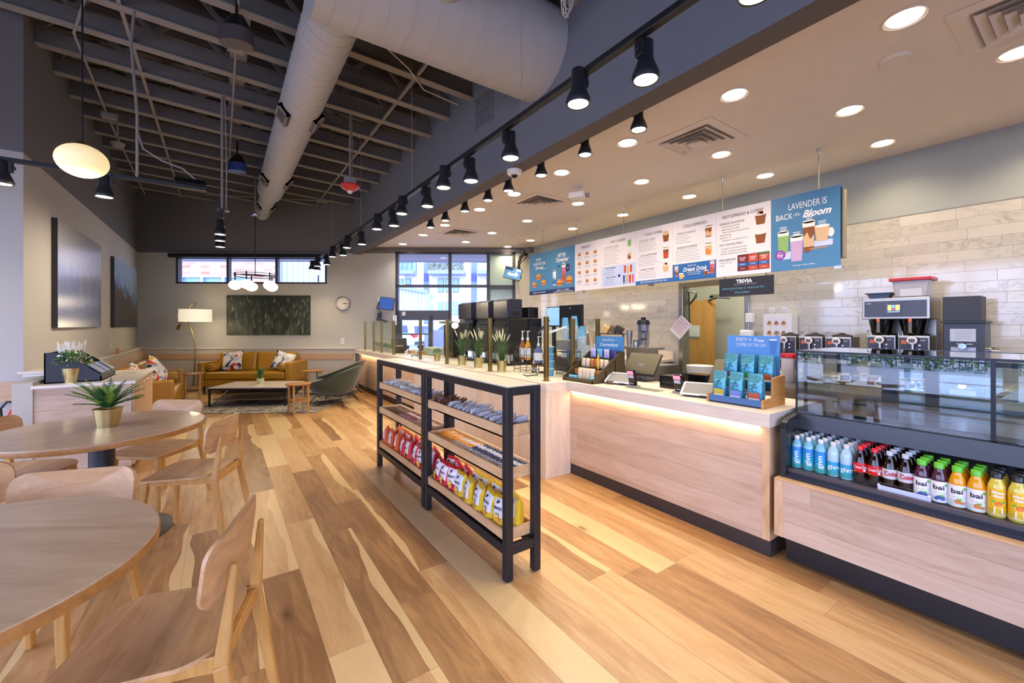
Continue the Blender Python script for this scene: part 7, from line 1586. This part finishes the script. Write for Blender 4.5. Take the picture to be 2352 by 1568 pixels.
# ------------------------------------------------------------------ pictures, clock, plates
def picture(y0, y1, z0, z1, mat, lab):
    rt = root('wall_picture', (XL, (y0 + y1) / 2, (z0 + z1) / 2), lab, 'picture'); h, w = (z1 - z0) / 2, (y1 - y0) / 2
    B(0, .05, -w, w, -h, h).build('canvas_edge', M('#2A211D', .5, name='canvas_edge_dark'), rt); B(.05, .052, -w, w, -h, h).build('print', mat, rt)
P1 = NT('misty_lake_print'); o_ = P1.sep(P1.obj()); n1 = P1.noise(P1.comb(0, P1.math('MULTIPLY', o_[1], 2.5), P1.math('MULTIPLY', o_[2], .8)), 2, 4); f = P1.math('ADD', P1.math('MULTIPLY', o_[2], .75), P1.math('ADD', P1.math('MULTIPLY', n1, .28), .33))
P1.set(Base_Color=P1.ramp(f, [(0, hexc('#2B3E78')), (.25, hexc('#4E62A0')), (.45, hexc('#7A86A8')), (.62, hexc('#A3A6A6')), (1, hexc('#B4B4B4'))]), Roughness=.22, Specular_IOR_Level=.6)
P2 = NT('cliff_print'); o_ = P2.sep(P2.obj()); n1 = P2.noise(P2.obj(), 2.6, 6, .6, .6); f = P2.math('ADD', P2.math('MULTIPLY', o_[2], 1.0), P2.math('ADD', P2.math('MULTIPLY', P2.math('SUBTRACT', n1, .5), .8), P2.math('MULTIPLY', o_[1], .15)))
P2.set(Base_Color=P2.ramp(P2.math('ADD', f, .5), [(0, hexc('#241A16')), (.35, hexc('#3A2A22')), (.47, hexc('#5A4434')), (.52, hexc('#4A6AA0')), (.7, hexc('#8FB0E0')), (1, hexc('#A9C0DE'))]), Roughness=.2, Specular_IOR_Level=.6)
picture(6.78, 8.83, 1.395, 2.63, P1.m, 'larger nearer wall picture of a misty blue lake'); picture(9.80, 12.12, 1.387, 2.605, P2.m, 'farther wall picture of a dark cliff below blue sky')
s0, s1, z0, z1 = -2.92, -1.07, 1.205, 2.095
rt = root('forest_picture', FW((s0 + s1) / 2, 0, (z0 + z1) / 2), 'wide canvas of a dark green conifer forest above the far sofa', 'picture', rz=FA); w, h = (s1 - s0) / 2, (z1 - z0) / 2
B(-w, w, -.04, 0, -h, h).build('canvas', M('#161D14', .5, name='forest_dark'), rt); d = Decal((0, -.0405, 0), (1, 0, 0), (0, 0, 1)); rr = random.Random(4)
tr_ = []
for k in range(230): x = rr.uniform(-w, w); y = rr.uniform(-h, h * .86); tr_.append((y, x))
tr_.sort(reverse=True)
for k, (y, x) in enumerate(tr_):
    s = (.05 + .10 * (h - y) / (2 * h)) * rr.uniform(.7, 1.25); H_ = s * 2.0; ax = x / w * .35; c = rr.choice((0, 0, 1, 1, 2, 2, 3)); pts = []; n = 6
    for i in range(n + 1): q = i / n; pts.append((s * .5 * (1 - q) * (1 if i % 2 else .72), H_ * q))
    P = pts + [(-a, b) for a, b in pts[::-1]][1:]
    P = [(a + b * ax * .5, b) for a, b in P]; P = [(max(-w, min(w, x + a)), max(-h, min(h, y + b * .8 - H_ * .3))) for a, b in P]; d.poly(P, c, 1 + k * .01)
    P = [(0 if False else a * .45, b) for a, b in [(-s * .05, 0), (s * .42, H_ * .05), (s * .1, H_ * .9)]]; P = [(max(-w, min(w, x + a + b * ax * .5)), max(-h, min(h, y + b * .8 - H_ * .3))) for a, b in P]; d.poly(P, min(4, c + 1), 1.005 + k * .01)
d.build('trees', [M('#1B241A', .5, name='tree_a'), M('#283226', .5, name='tree_b'), M('#3A4432', .5, name='tree_c'), M('#525A40', .5, name='tree_d'), M('#747558', .5, name='tree_e')], rt)
q = PF(788, 697); ck = root('wall_clock', FW(q[0], 0, q[1]), 'round chrome wall clock on the far wall between picture and counter', 'clock', rz=FA)
MB().lathe([(.165, 0), (.165, .03), (.155, .045), (.143, .035), (.143, .02)], n=48, closed=False).build('rim', CHROME, ck, smooth=40).rotation_euler = (PI / 2, 0, 0); MB().cyl((0, 0, 0), (0, 0, .02), .145, n=48).build('face', M('#D8CFC2', .4, name='clock_face'), ck).rotation_euler = (PI / 2, 0, 0)
d = Decal((0, -.0205, 0), (1, 0, 0), (0, 0, 1))
for k in range(12): a = PI / 2 - (k + 1) * PI / 6; d.text(str(k + 1), .115 * math.cos(a), .115 * math.sin(a), .03, 0, w=None)
d.build('numerals', [PM[INK]], ck); MB().beam((0, -.025, 0), (.075, -.025, .004), .004, .014).beam((0, -.027, 0), (.11, -.027, -.012), .003, .008).build('hands', BLK, ck)
def plate(p, rz, w, h, lab, cat='outlet', mat=WHT):
    rt = root('wall_plate', p, lab, cat, rz=rz); B(-w / 2, w / 2, -.006, 0, -h / 2, h / 2).build('cover', mat, rt, bevel=.002)
    m_ = MB()
    for z in (-h * .2, h * .2): m_.box(-w * .2, w * .2, -.009, -.005, z - h * .1, z + h * .1)
    m_.build('sockets', GRY, rt)
q = PF(787, 783); plate(FW(q[0], 0, q[1]), FA, .075, .12, 'white outlet plate on the far wall right of the forest picture')
q = PF(413, 727); plate(FW(q[0], 0, q[1]), FA, .09, .09, 'small white thermostat on the far wall beside the floor lamp', 'thermostat')
plate((XL, 9.85, 1.10), PI / 2, .075, .12, 'white outlet plate on the left wall above the ledge'); plate((XL, 6.55, 2.75 - 1.2), PI / 2, .001, .001, 'x', 'x') if False else None
q = PF(871, 690); plate(FW(q[0], 0, q[1]), FA, .08, .12, 'white outlet plate behind the blue wall monitor'); plate((XR, 2.69, 1.63), -PI / 2, .075, .12, 'white switch plate on the tiles beside the doorway', 'switch') if False else None
o = B(-1.42, -1.39, 9.25, 9.36, .955, 1.04).build('charger_box', W_box, bevel=.004); tag(o, 'small tan plug box standing on the left ledge', 'plug')
# ------------------------------------------------------------------ outside the windows
ASP = M('#A9A8A6', .9, name='parking_concrete', var=.12, scale=.6)
o = MB().prism([(-70, -60), (70, -60), (70, 80), (-70, 80)], -.25, -.12).build('ground_outside', ASP); struct(o)
# covered walk outside the far wall
o = MB(); vs = [FW(s, off, z) for z in (3.35, 3.55) for s, off in ((-7, -.21), (6, -.21), (6, -3.3), (-7, -3.3))]
o.add(vs, [(0, 3, 2, 1), (4, 5, 6, 7), (0, 1, 5, 4), (1, 2, 6, 5), (2, 3, 7, 6), (3, 0, 4, 7)])
CAN = NT('canopy_boards'); o_ = CAN.sep(CAN.obj()); q = CAN.math('ADD', CAN.math('MULTIPLY', o_[0], FN.x), CAN.math('MULTIPLY', o_[1], FN.y)); nb_ = CAN.white(CAN.comb(CAN.math('FLOOR', CAN.math('DIVIDE', q, .14)), 0, 0))
CAN.set(Base_Color=CAN.mix(nb_, hexc('#8E8894'), hexc('#A9A2AC')), Roughness=.7); struct(o.build('ceiling_canopy', CAN.m))
OFFB = -30.0
def fplane(mb, px0, py0, px1, py1, off, out=0.0, thick=.05):
    a, b = PF(px0, py0, off), PF(px1, py1, off); s0, s1 = sorted((a[0], b[0])); z0, z1 = sorted((a[1], b[1])); o1 = off + out
    vs = [FW(s, oo, z) for oo in (o1, o1 - thick) for z in (z0, z1) for s in (s0, s1)]
    mb.add(vs, [(0, 1, 3, 2), (4, 6, 7, 5), (0, 4, 5, 1), (2, 3, 7, 6), (0, 2, 6, 4), (1, 5, 7, 3)]); return mb
def C(x, y): return 860 + x / 6.03, 540 + y / 6.03
def fz(mb, x0, y0, x1, y1, off=OFFB, out=0, thick=.05): a = C(x0, y0); b = C(x1, y1); return fplane(mb, a[0], a[1], b[0], b[1], off, out, thick)
apt = root('apartment_building', (0, 0, 0), 'white apartment building with balconies seen through the shop window', 'building')
o = MB(); vs = [FW(s, off, z) for z in (-.1, 11.5) for s, off in ((-6, OFFB), (34, OFFB), (34, OFFB - 8), (-6, OFFB - 8))]; o.add(vs, [(0, 1, 2, 3), (4, 7, 6, 5), (0, 4, 5, 1), (1, 5, 6, 2), (2, 6, 7, 3), (3, 7, 4, 0)]); o.build('wall', M('#E9E6EA', .8, name='white_stucco'), apt)
for x0, x1 in ((685, 757), (1340, 1420), (2000, 2080)): fz(MB(), x0, 100, x1, 1400, out=.06).build('grey_panel', M('#7E8FB8', .7, name='blue_grey_siding'), apt)
for x0, x1 in ((687, 750), (1343, 1415)): fz(MB(), x0, 530, x1, 640, out=.12).build('dark_panel', M('#5A608C', .7, name='dark_siding'), apt)
WG = M('#8FB9DE', .1, name='window_blue', var=.1, scale=.5); WF = M('#4A5568', .5, name='window_frame_dark')
for x0, y0, x1, y1 in ((325, 350, 585, 515), (905, 345, 1232, 415), (325, 600, 405, 680), (435, 600, 505, 680), (885, 600, 960, 790), (988, 600, 1045, 790), (1090, 600, 1168, 790), (880, 920, 955, 1100), (985, 920, 1040, 1100), (1085, 915, 1165, 1105), (1560, 600, 1640, 790), (1560, 915, 1640, 1105)):
    f = fz(MB(), x0, y0, x1, y1, out=.08, thick=.1).build('window', WF, apt); g = fz(MB(), x0 + 5, y0 + 5, x1 - 5, y1 - 5, out=.1, thick=.02).build('pane', WG, f)
    n = 3 if x1 - x0 > 200 else 1
    for k in range(1, n + 1): xm = x0 + (x1 - x0) * k / (n + 1); fz(MB(), xm - 2, y0, xm + 2, y1, out=.13, thick=.03).build('mullion', WF, f) if n > 1 else None
for x0, x1, gr_ in ((300, 588, 0), (780, 1268, 1), (1435, 1750, 0)):
    bq = fz(MB(), x0, 515, x1, 562, out=1.6, thick=1.6).build('balcony', M('#9AA3C4', .7, name='balcony_slab'), apt)
    m_ = MB(); fz(m_, x0, 412, x1, 418, out=1.6, thick=.05)
    for k in range(int((x1 - x0) / 12)): fz(m_, x0 + 12 * k, 415, x0 + 12 * k + 1.5, 515, out=1.6, thick=.03)
    m_.build('railing', WF, bq)
    if gr_:
        IV = NT('ivy_screen'); n_ = IV.noise(IV.obj(), 9, 4); IV.set(Base_Color=IV.ramp(n_, [(.4, hexc('#5A6B4A')), (.5, hexc('#A9B08C')), (.6, hexc('#D6D4C4'))]), Roughness=.8); fz(MB(), x0 + 5, 420, x1 - 5, 512, out=1.55, thick=.05).build('ivy_screen', IV.m, bq)
# sheds and second building seen through both windows
CORR = NT('corrugated_metal'); o_ = CORR.sep(CORR.obj()); q = CORR.math('ADD', CORR.math('MULTIPLY', o_[0], FD.x), CORR.math('MULTIPLY', o_[1], FD.y)); w_ = CORR.math('SINE', CORR.math('MULTIPLY', q, 26)); CORR.set(Base_Color=CORR.mix(CORR.math('ADD', CORR.math('MULTIPLY', w_, .5), .5), hexc('#9FB2CC'), hexc('#D9DEE6')), Roughness=.45, Metallic=.2); CORR = CORR.m
sh = root('metal_shed', (0, 0, 0), 'pale corrugated metal shed with sloping roof left in the shop window', 'shed')
a = [PF(*C(x, y), -22) for x, y in ((100, 690), (330, 715), (700, 785), (700, 1160), (100, 1160))]
m_ = MB(); P = [(s, z) for s, z in a]; vs = [FW(s, -22, z) for s, z in P] + [FW(s, -26, z) for s, z in P]; n = 5; m_.add(vs, [(i, (i + 1) % n, n + (i + 1) % n, n + i) for i in range(n)] + [tuple(range(n - 1, -1, -1)), tuple(range(n, 2 * n))]); m_.build('walls', CORR, sh)
m_ = MB(); m_.beam(FW(a[1][0], -21.9, a[1][1]), FW(a[2][0] + .2, -21.9, a[2][1]), .3, .25); m_.build('roof_edge', M('#9AA4BC', .6, name='fascia_grey'), sh)
BRICK = NT('brick_wall_pale'); o_ = BRICK.sep(BRICK.obj()); q = BRICK.math('ADD', BRICK.math('MULTIPLY', o_[0], FD.x), BRICK.math('MULTIPLY', o_[1], FD.y)); bt_ = BRICK.n.new('ShaderNodeTexBrick'); BRICK.l.new(BRICK.comb(q, o_[2], 0), bt_.inputs['Vector'])
bt_.inputs['Color1'].default_value = (*hexc('#C98468'), 1); bt_.inputs['Color2'].default_value = (*hexc('#D8B6A0'), 1); bt_.inputs['Mortar'].default_value = (*hexc('#D9CFC4'), 1); bt_.inputs['Scale'].default_value = 1; bt_.inputs['Brick Width'].default_value = .42; bt_.inputs['Row Height'].default_value = .14; bt_.inputs['Mortar Size'].default_value = .012; BRICK.set(Base_Color=bt_.outputs['Color'], Roughness=.85); BRICK = BRICK.m
nb = root('brick_building', (0, 0, 0), 'pale brick building with a window strip seen through the high far window', 'building')
OB = -9.0; fplane(MB(), 300, 560, 628, 636.5, OB, 0, 3).build('brick_wall', BRICK, nb); fplane(MB(), 575, 636.5, 628, 760, OB, 0, 3).build('brick_pier', BRICK, nb)
g = fplane(MB(), 300, 636.5, 575, 760, OB, -.1, .1).build('window_strip', WG, nb); m_ = MB(); fplane(m_, 300, 633.5, 578, 637, OB, .05, .1)
for x in (464, 513, 416): fplane(m_, x - 2.2, 636, x + 2.2, 760, OB, .05, .1)
m_.build('window_frames', M('#D9DCE6', .5, name='white_frame'), g)
cs = root('metal_cladding', (0, 0, 0), 'pale blue corrugated metal wall beyond the right end of the high window', 'building'); fplane(MB(), 632, 560, 800, 780, OB - .5, 0, .3).build('cladding', CORR, cs); m_ = MB(); m_.beam(FW(PF(731, 650, OB + .2)[0], OB + .2, 0), FW(PF(731, 650, OB + .2)[0], OB + .2, 3.6), .05, .05); m_.build('lamp_post', BLKM, cs)
# white cars in the lot
def car(p, rz, lab):
    rt = root('parked_car', p, lab, 'car', 'white parked cars', rz=rz)    # rear at +x, length along x
    P = [(2.25, .45), (2.3, .75), (2.2, 1.05), (2.0, 1.5), (1.85, 1.62), (.4, 1.68), (-.4, 1.6), (-1.1, 1.12), (-2.1, .95), (-2.3, .7), (-2.3, .35), (2.2, .35)]
    m_ = MB(); vs = [(x, s * (.90 if z < 1.1 else .74), z) for s in (-1, 1) for x, z in P]; n = len(P); m_.add(vs, [(i, (i + 1) % n, n + (i + 1) % n, n + i) for i in range(n)] + [tuple(range(n - 1, -1, -1)), tuple(range(n, 2 * n))]); m_.build('body', M('#DDE4EA', .2, coat=.5, name='white_car_paint'), rt, bevel=.06, seg=3)
    WN = M('#3A4E7A', .08, name='car_glass'); m_ = MB()
    for s in (-1, 1): m_.add([(1.75, s * .845, 1.12), (1.62, s * .79, 1.52), (-.3, s * .79, 1.52), (-.9, s * .845, 1.14)], [(0, 1, 2, 3)])
    m_.add([(2.22, -.7, 1.1), (2.22, .7, 1.1), (2.04, .6, 1.5), (2.04, -.6, 1.5)], [(0, 1, 2, 3)]); m_.build('side_windows', WN, rt)
    for s in (-1, 1):
        m_ = MB(); m_.add([(2.33, s * .88, 1.06), (2.28, s * .55, 1.04), (2.33, s * .6, .88), (2.35, s * .9, .82), (2.0, s * .93, .98)], [(0, 1, 2, 3), (0, 3, 4)]); m_.build('tail_light', M('#C21A34', .15, name='tail_red', emit=.4), rt)
        for x in (1.4, -1.45):
            w = MB().cyl((x, s * .93, .36), (x, s * .70, .36), .36, n=28).build('wheel', M('#1E2433', .7, name='tyre'), rt, smooth=40); m_ = MB().cyl((x, s * .945, .36), (x, s * .93, .36), .12, n=16)
            for k in range(10): a = k * PI / 5; m_.beam((x, s * .94, .36), (x + .25 * math.cos(a), s * .94, .36 + .25 * math.sin(a)), .03, .05, (0, 1, 0))
            m_.build('rim', M('#C9CED6', .25, .8, name='alloy'), w)
    m_ = MB(); m_.box(2.26, 2.33, -.8, .8, .42, .6); m_.build('bumper', M('#3A4456', .5, name='bumper_dark'), rt)
g0 = ray(948, 790) * 24.0; d0 = Vector((-CA, SA, 0)); aw_ = Vector((SA, CA, 0)); fwd = (d0 * .86 + aw_ * .5).normalized(); ang = math.atan2(-fwd.y, -fwd.x)
c0 = Vector((g0.x, g0.y, -.12)) + fwd * 2.2; side = Vector((-fwd.y, fwd.x, 0)); c0 = c0 + (side if side.dot(aw_) > 0 else -side) * .9
car(c0, ang, 'white parked car with red tail light seen low through the shop door'); car(c0 + Vector((CA, -SA, 0)) * 3.1 + aw_ * 3.0, ang, 'second white parked car farther right behind the door post')
ac = root('utility_cabinet', ray(1000, 790) * 17 + Vector((0, 0, 0)), 'grey slatted utility cabinet outside the door', 'utility cabinet'); ac.location.z = -.12; B(-.35, .35, -.3, .3, 0, 1.35).build('cabinet', M('#8E90A8', .6, name='utility_grey'), ac)
# left of the shop: kerb, black fence and shrubs, which the case glass mirrors
fn = root('picket_fence', (-15, 0, -.12), 'black metal fence across the lot, mirrored in the pastry case', 'fence'); m_ = MB(); m_.box(-.02, .02, -16, 14, 1.5, 1.56).box(-.02, .02, -16, 14, .25, .3)
for k in range(200): m_.box(-.012, .012, -16 + k * .15, -15.97 + k * .15, 0, 1.7)
m_.build('pickets', BLK, fn)
rr = random.Random(8); m_ = MB()
for k in range(5200):
    y = rr.uniform(-16, 14); h_ = .45 + .35 * math.sin(y * 1.7) ** 2; a = rr.uniform(0, PI); r_ = rr.uniform(.5, 1) ** .5; c = Vector((-14.2 + .5 * r_ * math.cos(a * 2), y, -.1 + h_ * r_ * math.sin(a)))
    u = Vector((rr.uniform(-1, 1), rr.uniform(-1, 1), rr.uniform(-1, 1))).normalized() * .07; v = u.orthogonal().normalized() * .05; m_.m = k % 3; m_.add([c - u, c + v, c + u, c - v], [(0, 1, 2, 3)])
o = m_.build('hedge_foliage', [LEAF, LEAFD, LEAFL], weld=False); tag(o, 'low green shrubs in front of the black fence outside', 'shrubs', kind='stuff')
